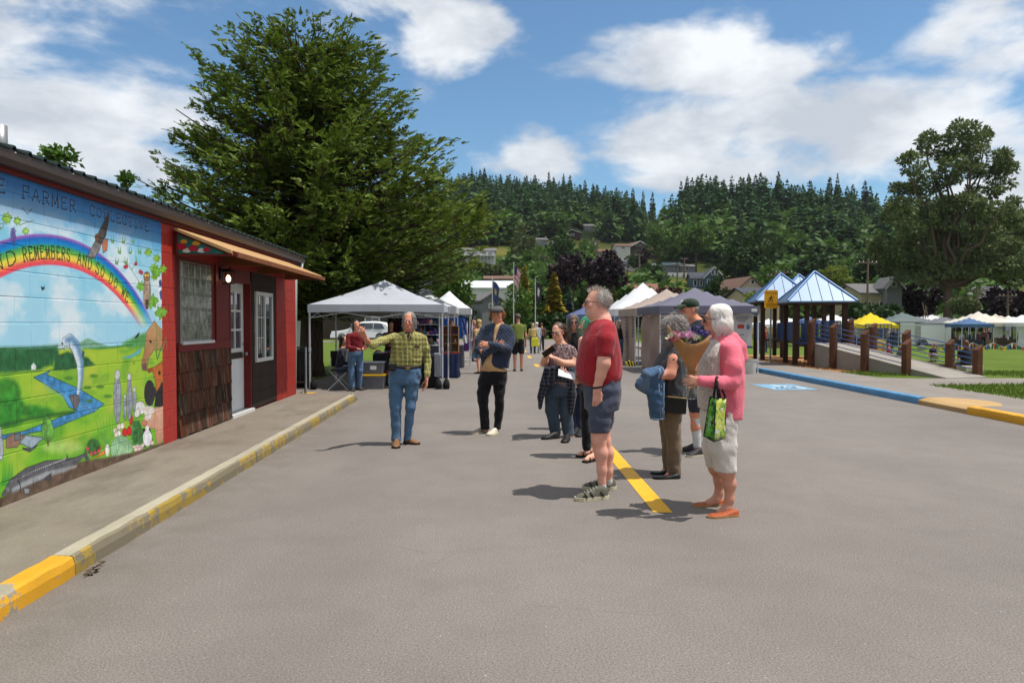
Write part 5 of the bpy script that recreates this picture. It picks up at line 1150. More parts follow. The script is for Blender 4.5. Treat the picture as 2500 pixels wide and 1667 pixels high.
# ---- houses
M_ROOFG,M_ROOFB,M_ROOFD,M_GLASS = pmat('grey_shingle_roof',S(132,130,130,.55),.9,.15,2,.2),pmat('brown_shingle_roof',S(136,104,88,.55),.9,.15,2,.2),pmat('dark_shingle_roof',S(84,86,98,.55),.9,.15,2,.2),glassmat('far_glass',(.03,.035,.04),.1)
def siding(name,col):
 if name in MATS: return MATS[name]
 t = NT(name); v = t.coord('World'); z = t.xyz(v)[2]; s_ = t.math('FRACT',t.math('MULTIPLY',z,6.0)); c = t.mix(t.rng(t.noise(v,.8,4),.3,.7),clampc([x * .92 for x in col]),clampc([x * 1.06 for x in col])); t.set(base=c,rough=.7,spec=.2); t.bump(s_,.5,.02); MATS[name] = t.m; return t.m
def house(name,label,cat,p,w,d,hw,hr,rz,wm,rm,ridge='x',win=(),ov=.35,trim=None,door=False,chim=False,sink=1.5,group=None):
 """w across the front (local x), d deep; ridge 'x' runs along the front, 'y' puts the gable to the front"""
 t = thing(name,label,cat,p,rz,group); b = MB(); hx,hy = w / 2,d / 2; b.b2((-hx,-hy,-sink),(hx,hy,hw))
 if ridge == 'x': b.prism([(-hx,-hy,hw),(-hx,hy,hw),(-hx,0,hw + hr)],(w,0,0))
 else: b.prism([(-hx,-hy,hw),(hx,-hy,hw),(0,-hy,hw + hr)],(0,d,0))
 b.obj('wall',wm,t,False,True)
 b = MB(); th = .16
 for s_ in (-1,1):
  if ridge == 'x': k = hr / hy; A_ = [(-hx - ov,s_ * (hy + ov),hw - ov * k + .03),(-hx - ov,0,hw + hr + .03),(-hx - ov,0,hw + hr + .03 + th),(-hx - ov,s_ * (hy + ov),hw - ov * k + .03 + th)]; b.prism(A_,(w + 2 * ov,0,0))
  else: k = hr / hx; A_ = [(s_ * (hx + ov),-hy - ov,hw - ov * k + .03),(0,-hy - ov,hw + hr + .03),(0,-hy - ov,hw + hr + .03 + th),(s_ * (hx + ov),-hy - ov,hw - ov * k + .03 + th)]; b.prism(A_,(0,d + 2 * ov,0))
 rf = b.obj('roof',rm,t,False,True)
 if trim and ridge == 'y':
  b = MB()
  for s_ in (-1,1): k = hr / hx; b.prism([(s_ * (hx + ov),-hy - ov - .02,hw - ov * k - .12),(0,-hy - ov - .02,hw + hr - .12),(0,-hy - ov - .02,hw + hr + .2),(s_ * (hx + ov),-hy - ov - .02,hw - ov * k + .2)],(0,-.05,0))
  b.obj('barge_board',trim,t,False,True)
 if chim: b = MB(); b.b2((-hx * .4 - .3,-.3,hw),(-hx * .4 + .3,.3,hw + hr + .9)); put('chimney',b.mesh('chimney'),pmat('chimney_brick',S(120,80,66,.6),.9),rf,True)
 for (fx,z0,ww,wh_) in win:      # windows on the front: position along it, sill height, size
  f = MB(); f.b2((fx - ww / 2 - .1,-hy - .06,z0 - .1),(fx + ww / 2 + .1,-hy + .02,z0 + wh_ + .1)); fo = f.obj('window',trim or M_WHITE,t,False,True)
  g_ = MB(); n = 2 if ww > 1.0 else 1; [g_.b2((fx - ww / 2 + q * ww / n + .03,-hy - .08,z0),(fx - ww / 2 + (q + 1) * ww / n - .03,-hy - .05,z0 + wh_)) for q in range(n)]; put('pane',g_.mesh('pane'),M_GLASS,fo,True)
 if door: f = MB(); f.b2((-.45 + hx * .3,-hy - .07,0),(.45 + hx * .3,-hy + .02,2.1)); f.obj('door',trim or M_WHITE,t,False,True)
 return t
def hp(u,v,Y=None): return hit(u,v) if Y is None else AT(u,v,Y)
SW,SG,SD,SB,SC_,ST = siding('white_siding',S(226,226,222,.7)),siding('grey_siding',S(150,152,156,.62)),siding('dark_brown_siding',S(84,72,62,.6)),siding('blue_siding',S(86,112,138,.62)),siding('cream_siding',S(226,206,168,.7)),siding('tan_siding',S(196,184,150,.66))
def pxm(p): return p.y / FPX
p = hp(1170,640); k = pxm(p); house('house','long white two-storey house with balcony on the slope left of the flagpoles','house',p,78 * k,7,24 * k,8 * k,.0,SW,M_ROOFG,'x',[(-24 * k,15 * k,8 * k,5 * k),(-8 * k,15 * k,8 * k,5 * k),(12 * k,15 * k,10 * k,5 * k),(26 * k,14 * k,9 * k,6 * k),(-16 * k,3 * k,14 * k,7 * k),(18 * k,3 * k,12 * k,7 * k)])
bq = thing('balcony','white railed balcony along the long white house','balcony',(p.x,p.y - 4,p.z)); b = MB(); b.b2((p.x - 38 * k,p.y - 5.2,p.z + 11 * k),(p.x + 36 * k,p.y - 3.4,p.z + 12.5 * k)); b.obj('deck',M_WHITE,bq); b = MB(); [b.b2((p.x - 38 * k + q * 74 * k / 9 - .05,p.y - 5.2,p.z - 1),(p.x - 38 * k + q * 74 * k / 9 + .05,p.y - 5.1,p.z + 15 * k)) for q in range(10)]; b.b2((p.x - 38 * k,p.y - 5.22,p.z + 15 * k),(p.x + 36 * k,p.y - 5.1,p.z + 15.7 * k)); b.obj('balustrade',M_WHITE,bq)
p = hp(1318,598); k = pxm(p); house('house','small grey roofed house half hidden by trees above the flagpoles','house',p,30 * k,7,9 * k,6 * k,.1,SG,M_ROOFG,'x',[(-6 * k,2 * k,8 * k,4 * k)])
p = hp(1399,580); k = pxm(p); house('house','dark house with pale gable trim highest among the hillside lawns','house',p,38 * k,8,9 * k,7 * k,-.2,SD,M_ROOFG,'y',[(0,2 * k,8 * k,4 * k)],trim=M_WHITE)
p = hp(1439,562); k = pxm(p); house('house','long low pale roofed house under the dark firs','house',p,32 * k,7,7 * k,6 * k,.0,SG,M_ROOFG,'x',[(-8 * k,1.5 * k,8 * k,4 * k),(6 * k,1.5 * k,8 * k,4 * k)])
p = hp(1470,628); k = pxm(p); house('house','brown grey ranch house with chimney behind the copper beech','house',p,54 * k,8,10 * k,8 * k,.0,SG,M_ROOFB,'x',[(-12 * k,3 * k,10 * k,5 * k),(8 * k,3 * k,10 * k,5 * k)],chim=True)
p = hp(1504,638); k = pxm(p); house('house','grey roofed white house just above the copper beech','house',p,58 * k,8,8 * k,8 * k,.0,SW,M_ROOFG,'x',[(-14 * k,2 * k,8 * k,4 * k),(10 * k,2 * k,8 * k,4 * k)])
p = hp(1516,612,245); k = pxm(p); house('house','white gabled house tucked left of the big dark house','house',p,34 * k,8,8 * k,7 * k,.0,SW,M_ROOFB,'x',[(0,2 * k,8 * k,4 * k)],sink=7)
p = hp(1548,620); k = pxm(p); house('house','big dark brown house with wide windowed gable on the slope','house',p,50 * k,10,14 * k,13 * k,.25,SD,M_ROOFB,'y',[(-6 * k,15 * k,8 * k,5 * k),(6 * k,15 * k,8 * k,5 * k),(10 * k,3 * k,10 * k,7 * k)],trim=M_WHITE)
p = hp(1602,628); k = pxm(p); house('house','brown low wing with long deck right of the big dark house','house',p,52 * k,8,14 * k,8 * k,.0,SD,M_ROOFB,'x',[(-10 * k,4 * k,12 * k,6 * k),(10 * k,4 * k,12 * k,6 * k)])
p = hp(1538,660); k = pxm(p); house('house','white house with slate roof left of the utility pole','house',p,46 * k,8,12 * k,9 * k,.0,SW,M_ROOFD,'x',[(-12 * k,3 * k,8 * k,6 * k),(8 * k,3 * k,6 * k,6 * k)])
p = hp(1603,658); k = pxm(p); house('shed','small white shed on the slope between pole and teal roof','shed',p,22 * k,4,8 * k,4 * k,.0,SW,M_WHITE,'x',[(0,2 * k,4 * k,3 * k)])
p = hp(1636,662); k = pxm(p); house('house','low house with dark teal hipped roof behind the leafy bush','house',p,44 * k,8,10 * k,9 * k,.0,SG,pmat('teal_roof',S(58,86,92,.55),.8),'x',[(6 * k,3 * k,8 * k,5 * k)])
p = hp(1672,664); k = pxm(p); house('house','grey roofed house behind the blue gabled house','house',p,34 * k,8,9 * k,7 * k,.0,SG,M_ROOFG,'x',[(-4 * k,3 * k,8 * k,4 * k)])
p = hp(1660,679); k = pxm(p); rw = thing('retaining_wall','white garden retaining wall with dark openings left of blue house','wall',p); b = MB(); b.b2((p.x - 30 * k,p.y - .2,p.z - 1),(p.x + 28 * k,p.y + .2,p.z + 13 * k)); b.obj('panel',M_WHITE,rw); b = MB(); [b.b2((p.x + q * k - 2 * k,p.y - .24,p.z + 1 * k),(p.x + q * k + 2 * k,p.y - .19,p.z + 9 * k)) for q in (-18,8)]; b.obj('opening',M_GLASS,rw)
p = hp(1735,704); k = pxm(p); house('house','blue gabled house with white trim and twin attic windows','house',p,46 * k,9,24 * k,24 * k,-.12,SB,M_ROOFD,'y',[(-3.5 * k,31 * k,5.5 * k,9 * k),(5 * k,31 * k,5.5 * k,9 * k),(-10 * k,7 * k,12 * k,11 * k),(12 * k,14 * k,6 * k,7 * k)],trim=M_WHITE)
house('house','blue side wing of the gabled house with dormer and porch columns','house',p + Vector((-32 * k,1.5,0)),34 * k,7,22 * k,16 * k,-.12,SB,M_ROOFD,'x',[(-8 * k,5 * k,7 * k,13 * k),(6 * k,5 * k,5 * k,13 * k)],trim=M_WHITE)
p = hp(1800,727,112); k = pxm(p); house('house','cream gabled house with one attic window behind the slate canopy','house',p,62 * k,9,20 * k,26 * k,.1,SC_,M_ROOFB,'y',[(4 * k,31 * k,7 * k,8 * k),(-12 * k,6 * k,8 * k,9 * k)],sink=7)
p = hp(1835,735,104); k = pxm(p); house('house','low dark hipped roof house right of the cream gable','house',p,76 * k,9,10 * k,20 * k,.0,SC_,M_ROOFD,'x',[(10 * k,2 * k,8 * k,5 * k)],sink=7)
p = hp(1572,725,112); k = pxm(p); house('house','red brown roofed house behind the steep white canopy','house',p,84 * k,9,10 * k,20 * k,.15,SG,pmat('red_brown_roof',S(158,108,88,.55),.9),'x',[(-10 * k,2 * k,10 * k,6 * k)],sink=7)
p = hp(1196,745,98); k = pxm(p); wh2 = house('warehouse','wide white metal warehouse behind the flagpoles','warehouse',p,128 * k,14,34 * k,22 * k,.0,SW,pmat('white_metal_roof',S(226,228,230,.75),.4),'x',[(-40 * k,6 * k,10 * k,6 * k)],ov=.2,sink=7)
p = hp(1180,765,82); k = pxm(p); house('shed','grey gabled shed with one dark window in front of the white warehouse','shed',p,46 * k,6,30 * k,14 * k,.3,SG,M_ROOFG,'y',[(-2 * k,14 * k,8 * k,7 * k)],sink=7)
p = hp(1220,690,125); k = pxm(p); house('house','low brown roofed house above the white warehouse','house',p,70 * k,8,4 * k,10 * k,.0,SG,M_ROOFB,'x',[(-10 * k,.5 * k,14 * k,2.5 * k),(12 * k,.5 * k,14 * k,2.5 * k)],sink=7)
p = hp(2108,765,96); k = pxm(p); house('house','cream house with grey gable and attic window right of the play huts','house',p,78 * k,9,46 * k,24 * k,-.1,ST,M_ROOFG,'x',[(-22 * k,14 * k,7 * k,12 * k),(6 * k,14 * k,7 * k,12 * k),(20 * k,34 * k,9 * k,8 * k)],sink=7)
house('dormer','steep grey front gable on the cream house by the tall pole','house',p + Vector((18 * k,-4,0)),34 * k,4,62 * k,20 * k,-.1,SG,M_ROOFG,'y',[(-2 * k,62 * k,8 * k,8 * k)],trim=M_WHITE,sink=7)
p = hp(2380,765,108); k = pxm(p); house('house','grey house with wide roof and dormer behind the big tree','house',p,104 * k,10,34 * k,30 * k,.0,SG,M_ROOFG,'x',[(-30 * k,10 * k,8 * k,12 * k),(20 * k,10 * k,8 * k,12 * k)],sink=7)
house('dormer','grey blue front gable with chimney on the house behind the big tree','house',p + Vector((-18 * k,-4.5,0)),46 * k,4,34 * k,26 * k,.0,SB,M_ROOFG,'y',[(0,34 * k,6 * k,9 * k)],trim=M_WHITE,sink=7)
wb = Vector((-9.1,27.8,0)); house('house','white clapboard house behind the cedar trunk','house',wb,5.6,1.4,3.6,1.4,.0,SW,M_ROOFG,'x',[(1.6,1.0,.9,1.2)],sink=.2)
house('garage','dark garage behind the crafts stall and parked car','garage',Vector((-13,72,0)),16,8,3.4,2.0,.0,SD,M_ROOFD,'x',[(-3,1,1.2,1.0),(3,1,1.2,1.0)],sink=.5)

# ---- trees and shrubs in the middle distance
L_COPPER,L_MID,L_DARK,L_YEL,L_OLIVE,L_SPRUCE,L_GOLD = leafmat('copper_leaf',S(52,34,44,.6),.45,.15),leafmat('mid_green_leaf',S(92,128,48,.6),.45,.3),leafmat('dark_green_leaf',S(58,86,38,.6),.45,.25),leafmat('yellow_green_leaf',S(140,156,62,.6),.4,.3),leafmat('olive_leaf',S(104,116,70,.58),.4,.25),leafmat('spruce_blue',S(92,114,110,.6),.35,.1),leafmat('golden_needles',S(170,150,40,.6),.45,.2)
def blob_tree(label,u,v,ru,rv,Y,mat,seed,name='broadleaf_tree',n=1500,ls=1.0,cat='tree',group=None):
 c = AT(u,v,Y); k = Y / FPX; z0 = float(hz(c.x,Y)) if Y > 92 else (field_z(Y) if c.x > 12 else 0.0); rx,rz_ = ru * k,rv * k
 return broad_tree(name,label,cat,(c.x,Y,z0),max(.3,c.z - z0 - rz_ * .3),max(.06,rx * .05),ball_clumps(tuple(c),rx,rx,rz_,9,seed),n,.17 * rx * ls + .08,.13 * rx * ls + .06,mat,seed,group,sub=9)
for a in [('dark copper beech left of the bald man',1400,672,50,50,100,L_COPPER,1),('dark copper beech directly behind the bald man',1482,668,52,46,104,L_COPPER,2),('young green tree with loose branches behind the white canopies',1100,712,44,60,40,L_MID,3),('bright green tree behind the flagpoles',1262,752,34,48,66,L_MID,4),
   ('tall grey green poplar on the slope above the flags',1278,590,34,58,190,L_OLIVE,5),('round green tree right of the grey green poplar',1375,610,30,34,180,L_DARK,6),('low green tree on the slope above the flagpoles',1330,645,30,26,170,L_OLIVE,7),('leafy dark bush tree left of the utility pole on the slope',1597,670,32,26,150,L_DARK,8),
   ('small copper tree in front of the big dark house',1571,632,18,24,190,L_COPPER,9),('low red leaved shrub above the slate canopy',1627,716,34,14,100,leafmat('red_leaf',S(84,34,40,.6),.4,.15),10),('dark evergreen bush in front of the blue house',1748,702,24,26,110,L_DARK,11),('pale green tree left of the play huts',1885,690,46,42,120,L_MID,12),
   ('yellow green shrub in front of the dark hipped roof',1842,735,32,22,80,L_YEL,13),('spreading green trees behind the cream gable',1815,650,62,40,150,L_DARK,14),('bright green rounded tree on the lower slope',1700,580,40,40,215,L_MID,15),('bright green tree beside the big dark house',1605,585,28,34,225,L_MID,16),('wide dark broadleaf at the foot of the right hill',1830,615,62,44,190,L_DARK,17),('pale yellow green tree right of the play hut roofs',2032,682,36,28,105,L_YEL,18),
   ('spreading copper tree left of the big trunk',2215,738,62,42,92,L_COPPER,19),('dark copper tree at the right edge behind the tents',2470,738,66,40,92,L_COPPER,20),('green shrub right of the big trunk',2352,746,34,22,78,L_OLIVE,21),('golden green shrub behind the big trunk',2340,690,18,20,100,L_YEL,22),('green hedge behind the yellow canopy',2130,762,70,16,80,L_DARK,23),('bright green bush left of the big trunk',2290,715,22,34,96,L_MID,24),
   ('dark hedge at the end of the street',1330,795,66,22,72,L_DARK,25),('low clipped hedge at the street end',1240,800,50,14,74,L_MID,26),('dark green tree left of the grey shed',1140,768,22,20,80,L_DARK,27),('green tree below the white warehouse',1225,772,26,24,68,L_OLIVE,28),('dark green trees on the right hill foot',1990,650,46,36,150,L_DARK,29),('leafy treetop peeking over the building roof',140,382,40,20,26,L_MID,30),('second leafy treetop over the building roof',308,435,18,14,27,L_MID,31),
   ('olive green bushes below the long white house',1160,660,62,16,140,L_OLIVE,32),('dark bushes under the big dark house',1545,640,26,14,200,L_DARK,33),('dark green leafy tree behind the tall right pole',2150,660,70,44,130,L_DARK,34),('deep green trees at far right behind the houses',2420,670,90,40,135,L_DARK,35)]:
 low = 'shrub' in a[0] or 'hedge' in a[0] or 'bush' in a[0]; blob_tree(a[0],*a[1:7],a[7],name='shrub' if low else 'broadleaf_tree',n=240 if 'over the building roof' in a[0] else (1500 if a[3] < 45 else 2200),ls=1.5 if 'over the building roof' in a[0] else 1.0,cat='shrub' if low else 'tree')
def conifer(label,u,vt,vb,hw,Y,mat,seed):
 c = AT(u,vb,Y); top = AT(u,vt,Y).z; z0 = float(hz(c.x,Y)) if Y > 92 else 0.0; h = top - z0; V,F = conifer_template(seed,30,11,.15,min(.5,hw * Y / FPX / h * 1.15),2)
 t = thing('conifer_tree',label,'conifer tree',(c.x,Y,z0)); b = MB(); b.tube([(c.x,Y,z0 - .2),(c.x,Y,z0 + h * .9)],[.02 * h,.004 * h],7); b.obj('trunk',barkmat(),t); put('crown',np_mesh('crown',V * h + np.array([c.x,Y,z0]),F),mat,t)
for a in (('golden green cypress left of the middle flagpole',1281,645,735,19,78,L_GOLD,1),('wider golden cypress right of the black flag',1352,662,745,30,74,L_GOLD,2),('blue grey spruce left of the bald man',1391,700,765,14,76,L_SPRUCE,3),('small green cone conifer behind the bald man',1422,700,760,16,80,L_DARK,4),('small golden green conifer right of the bald head',1499,697,770,17,62,leafmat('green_gold',S(112,124,44,.6),.4,.2),5)): conifer(*a)

# ---- flagpoles and flags
M_POLE = pmat('pale_pole',S(206,204,196,.7),.4,.05,3,0)
def flag(u,vt,vb,Y,label,fl,paint):
 p = AT(u,vt,Y); t = thing('flagpole',label,'flagpole',(p.x,Y,0)); b = MB(); b.tube([(p.x,Y,0),(p.x,Y,p.z)],[.05,.03],8); b.lathe([(.01,0),(.06,.04),(.06,.08),(.01,.12)],(p.x,Y,p.z),8); b.obj('pole',M_POLE,t)
 z1 = p.z - .15; H = fl; G_ = []; W_ = .55
 for i in range(15):
  s_ = i / 14; G_.append([(p.x + .04 + W_ * s_ * (.55 + .45 * (1 - j / 16)),Y + .10 * math.sin(s_ * 9 + j * .25) * s_,z1 - H * (j / 16) - .55 * s_ * s_ - .10 * s_ * j / 16) for j in range(17)])
 V = np.array([q for r_ in G_ for q in r_]); I = np.arange(14)[:,None] * 17 + np.arange(16)[None]; F = np.stack([I,I + 17,I + 18,I + 1],-1).reshape(-1,4)
 cols = np.array([paint(i / 14,j / 16) for i in range(15) for j in range(17)],np.float32); m = NT('flag_cloth'); a = m.node('ShaderNodeVertexColor',layer_name='tint'); m.set(base=a.outputs['Color'],rough=.8); put('flag',np_mesh('flag',V,F,True,cols),m.m,t)
flag(1254,644,800,60,'tall pale flagpole with drooping striped flag',1.5,lambda s_,t_: S(40,50,100,.6) if (s_ < .45 and t_ < .5) else (S(180,40,50,.6) if int(t_ * 13) % 2 == 0 else S(225,222,220,.7)))
flag(1202,682,800,60,'shorter flagpole with drooping navy flag on the left',1.5,lambda s_,t_: S(44,64,120,.6) if not (.3 < s_ < .7 and .35 < t_ < .6) else S(200,170,60,.6))
flag(1307,683,800,60,'flagpole with drooping black and white flag',1.5,lambda s_,t_: S(30,32,36,.6) if not (.3 < s_ < .7 and .25 < t_ < .65) else S(210,210,210,.7))
# ---- utility poles and wires
M_UP = pmat('pole_wood',S(142,122,104,.55),.9,.2,2,.3)
tops = []
for k,(u,vt,Y,l_) in enumerate(((2119,631,80,'tall weathered utility pole right of the play huts'),(1914,656,88,'utility pole with transformer above the caution sign'),(1893,664,92,'thin utility pole left of the transformer pole'),(1561,618,172,'utility pole beside the small copper tree on the slope'),(1654,640,132,'dark utility pole left of the blue house'),(1671,628,200,'street light pole behind the teal roof'),(1532,655,110,'utility pole left of the steep white canopy'),(2386,698,82,'brown utility pole right of the big trunk'),(2461,712,82,'slim pole in front of the right copper tree'),(1456,585,220,'pole with transformers above the ranch house'),(1352,640,118,'short pole beside the left copper beech'))):
 p = AT(u,vt,Y); z0 = float(hz(p.x,Y)) if Y > 92 else (-.66 if p.x > 12 else 0); t = thing('utility_pole',l_,'utility pole',(p.x,Y,z0)); r_ = .13 * max(1,Y / 110); b = MB(); b.tube([(p.x,Y,z0 - .3),(p.x,Y,p.z)],[r_ * 1.15,r_ * .8],8); b.obj('pole',M_UP,t); b = MB(); b.b2((p.x - 1.1,Y - .08,p.z - .55),(p.x + 1.1,Y + .08,p.z - .42)); b.obj('crossarm',M_UP,t)
 for q in (-.95,-.5,.5,.95): b = MB(); b.lathe([(.04,0),(.06,.06),(.03,.16)],(p.x + q,Y,p.z - .42),6); b.obj('insulator',M_WHITE,t)
 if k in (1,9): b = MB(); b.lathe([(.22,0),(.24,.7),(.12,.8)],(p.x - .4,Y - .3,p.z - 1.7),10); b.obj('transformer',pmat('transformer_grey',S(180,184,186,.66),.5),t)
 tops.append(p)
def wire(a,c_,label,sag=.8,off=0.0):
 b = MB(); b.tube([a.lerp(c_,q / 14) + Vector((off,0,-.35 - sag * 4 * (q / 14) * (1 - q / 14))) for q in range(15)],.022,4,False); tag(b.obj('power_line',M_DARKLEG),label,'power line')
for a,c_,l_ in ((0,1,'upper power line from the tall right pole to the transformer pole'),(1,6,'power line from the transformer pole towards the white canopy'),(6,10,'power line running left over the copper beeches'),(4,3,'power line between two poles on the slope'),(0,7,'power line from the tall right pole into the big tree')): wire(tops[a],tops[c_],l_)

# ---- playground
M_TIMBER = pmat('redbrown_timber',S(112,70,44,.58),.75,.3,4,.35,40,dirt=.3)
M_DKTIMBER = pmat('dark_timber',S(74,50,36,.58),.8,.3,4,.35,40)
M_BLUEM = pmat('blue_steel',S(54,88,150,.66),.4,.1,3,0,spec=.5)
M_BLUEPANEL = pmat('blue_panel',S(40,72,130,.62),.5,.12,3,0)
M_BLUETRIM = pmat('blue_roof_trim',S(80,140,210,.7),.4,.08,3,0)
t = NT('pale_blue_roof'); v = t.coord('World'); n = t.noise(v,1.2,4); t.set(base=t.mix(n,S(104,146,188,.5),S(128,166,202,.55)),rough=.45,metal=.1,spec=.6); M_PROOF = t.m
chips = NT('wood_chips'); v = chips.coord('World'); n = chips.noise(v,14,5,.75); c = chips.mix(chips.rng(n,.3,.7),S(150,100,62,.6),S(226,172,118,.7)); chips.set(base=c,rough=.95,spec=.1); chips.bump(n,1.0,.04)
b = MB(); b.add([(9.9,20.4,.104),(12.6,20.2,.106),(14.0,20.7,.108),(14.4,22.5,.108),(15.5,26,.10),(16.5,30,.04),(10.5,36,.0),(9.95,27,.106)],[tuple(range(8))]); o = b.obj('playground_bed',chips.m); tag(o,kind='structure')
rngc = np.random.default_rng(4); nC = 4200; pu = rngc.random((nC,2)); PX = 9.95 + pu[:,0] * 6.0; PY = 20.6 + pu[:,1] * 6.0; ok = (PX < 14.2 + np.clip(PY - 21.5,0,9) * .3) & (PY > 20.6); PX,PY = PX[ok],PY[ok]; P = np.stack([PX,PY,np.full(len(PX),.115)],1); A_ = rngc.normal(size=(len(PX),3)) * np.array([1,1,.35]); N_ = np.tile([0,0,1.],(len(PX),1)) + rngc.normal(size=(len(PX),3)) * .4; V,F = leaf_quads(P,A_,N_,.05 + .06 * rngc.random(len(PX)),.025 + .02 * rngc.random(len(PX)))
tag(put('loose_chips',np_mesh('loose_chips',V,F),leafmat('chip_pieces',S(206,152,100,.62),.35,0.0)),'loose orange wood chips spread under the play structure','wood chips',kind='stuff')
# play huts
hd = Vector((.235,-.972,0))                       # the ramp runs towards the camera and right
def play_hut(label,c,s_,rz,zd,ze,zp,rails=True):
 t = thing('play_hut',label,'play hut',(c[0],c[1],.1),rz)
 for sx in (-1,1):
  for sy in (-1,1): b = MB(); b.box((sx * s_,sy * s_,(ze - .1) / 2),(.15,.15,ze - .1)); bevel(b.obj('post',M_DKTIMBER,t,False,True),.01)
 for k in range(7): b = MB(); w = 2 * s_ / 7; b.box((-s_ + (k + .5) * w,0,zd - .1),(w - .012,2 * s_ + .1,.045)); b.obj('deck_board',M_DKTIMBER,t,False,True)
 E = s_ + .30; z0,z1 = ze - .1,zp - .1; b = MB(); b.box((0,0,z0 - .04),(2 * E - .06,2 * E - .06,.1)); b.obj('roof_frame',M_DKTIMBER,t,False,True)
 rf = MB()
 for q in range(4):
  a = q * math.pi / 2; M = Matrix.Rotation(a,4,'Z'); rf.add([M @ Vector(p_) for p_ in ((-E,-E,z0),(E,-E,z0),(0,0,z1),(-E,-E,z0 - .05),(E,-E,z0 - .05))],[(0,1,2),(3,4,1,0)])
 rfo = rf.obj('roof',M_PROOF,t,False,True)
 for q in range(4):
  a = q * math.pi / 2; M = Matrix.Rotation(a,4,'Z'); b = MB(); b.tube([M @ Vector((-E,-E,z0 + .01)),M @ Vector((0,0,z1 + .02))],.035,6); put('hip_trim',b.mesh('hip_trim'),M_BLUETRIM,rfo,True)
  for x in (-.62,-.31,0,.31,.62): b = MB(); f = 1 - abs(x); b.tube([M @ Vector((x * E,-E - .004,z0 + .015)),M @ Vector((x * E,-E * (1 - f),z0 + (z1 - z0) * f + .015))],.006,4); put('seam',b.mesh('seam'),pmat('seam_grey',S(96,110,126,.6),.5),rfo,True)
 return t
def bar_panel(t,p,q,z0,z1,n,mat=M_BLUEM,r=.014):
 p,q = Vector(p),Vector(q); b = MB(); [b.tube([p + Vector((0,0,z)),q + Vector((0,0,z))],r * 1.3,6) for z in (z0,z1)]
 for k in range(n + 1): s_ = p.lerp(q,k / n); b.tube([s_ + Vector((0,0,z0)),s_ + Vector((0,0,z1))],r,5)
 put('guard_rail',b.mesh('guard_rail'),mat,t)
h1 = play_hut('near play hut with pale blue metal pyramid roof',(11.12,24.25),.76,-.2,.85,2.20,3.2)
h2 = play_hut('second play hut with pale blue pyramid roof behind the caution sign',(11.35,27.6),.78,-.2,.85,2.32,3.36)
h3 = play_hut('third play hut roof peeking between the two nearer roofs',(13.1,30.0),.80,-.2,.85,2.4,3.48)
bar_panel(h1,(10.22,23.75,0),(11.7,23.6,0),.95,1.55,12); bar_panel(h1,(11.75,23.7,0),(11.9,25.2,0),.95,1.55,12)
b = MB(); b.box((0,0,0),(.04,1.5,.62),M=Matrix.Translation((10.42,24.45,1.22)) @ Matrix.Rotation(-.2,4,'Z')); b.obj('side_panel',M_BLUEPANEL,h1)
b = MB(); b.box((0,0,0),(.04,1.5,.62),M=Matrix.Translation((10.6,27.75,1.22)) @ Matrix.Rotation(-.2,4,'Z')); b.obj('side_panel',M_BLUEPANEL,h2)
br = thing('play_bridge','blue panelled bridge between the two play huts','bridge',(11.25,25.9,.1)); b = MB(); b.box((11.25,25.9,.82),(.9,1.7,.06),-.1); b.obj('deck',M_DKTIMBER,br)
for q in (-.45,.45): b = MB(); b.box((11.25 + q,25.9,1.2),(.03,1.7,.6),-.1); b.obj('side_panel',M_BLUEPANEL,br)
# ramp with its posts and rails
rp = thing('play_ramp','concrete ramp with timber posts and blue rails up to the play huts','ramp',(11.0,21,.1))
side = Vector((.972,.235,0)); A0,A1 = Vector((10.42,22.9,0)),Vector((11.55,17.95,0)); wR = 1.45
def rz_(s_): return .86 + (.12 - .86) * s_
b = MB(); b.add([A0 + Vector((.06,0,rz_(0))),A1 + Vector((.06,0,rz_(1))),A1 + side * wR + Vector((-.06,0,rz_(1))),A0 + side * wR + Vector((-.06,0,rz_(0))),A0 + Vector((.06,0,0)),A1 + Vector((.06,0,0)),A1 + side * wR + Vector((-.06,0,0)),A0 + side * wR + Vector((-.06,0,0))],[(0,1,2,3),(0,4,5,1),(2,6,7,3),(1,5,6,2),(0,3,7,4)])
b.obj('ramp_slab',concrete_mat('ramp_concrete',S(164,156,146,.62),S(184,176,166,.66),.3),rp)
b = MB(); b.box((0,0,0),(1.5,.75,.05),M=Matrix.Translation(A0 + side * wR / 2 + Vector((-.12,.42,.84))) @ Matrix.Rotation(.235,4,'Z')); b.obj('landing',M_BLUEPANEL,rp)
pp = [.0,.20,.46,.76]
for row in (0,1):
 for k,s_ in enumerate(pp + ([.93] if row else [])):
  c = A0.lerp(A1,s_) + side * wR * row; zt = rz_(s_) + .72 - (.02 if k > 2 else 0); M = Matrix.Translation(c) @ Matrix.Rotation(.235,4,'Z'); h = .085; b = MB(); b.add([M @ Vector(q) for q in ((-h,-h,-.1),(h,-h,-.1),(h,h,-.1),(-h,h,-.1),(-h,-h,zt - .07),(h,-h,zt + .06),(h,h,zt + .06),(-h,h,zt - .07))],[(0,3,2,1),(4,5,6,7),(0,1,5,4),(1,2,6,5),(2,3,7,6),(3,0,4,7)]); bevel(b.obj('post',M_TIMBER,rp),.008)
 for q in range(5):
  a,c_ = 0.0,(.76 if row == 0 else .93); p0,p1 = A0.lerp(A1,a) + side * wR * row,A0.lerp(A1,c_) + side * wR * row; b = MB(); b.tube([p0 + Vector((0,0,rz_(a) + .10 + q * .135)),p1 + Vector((0,0,rz_(c_) + .10 + q * .135))],.013,6); b.obj('rail',M_BLUEM,rp)
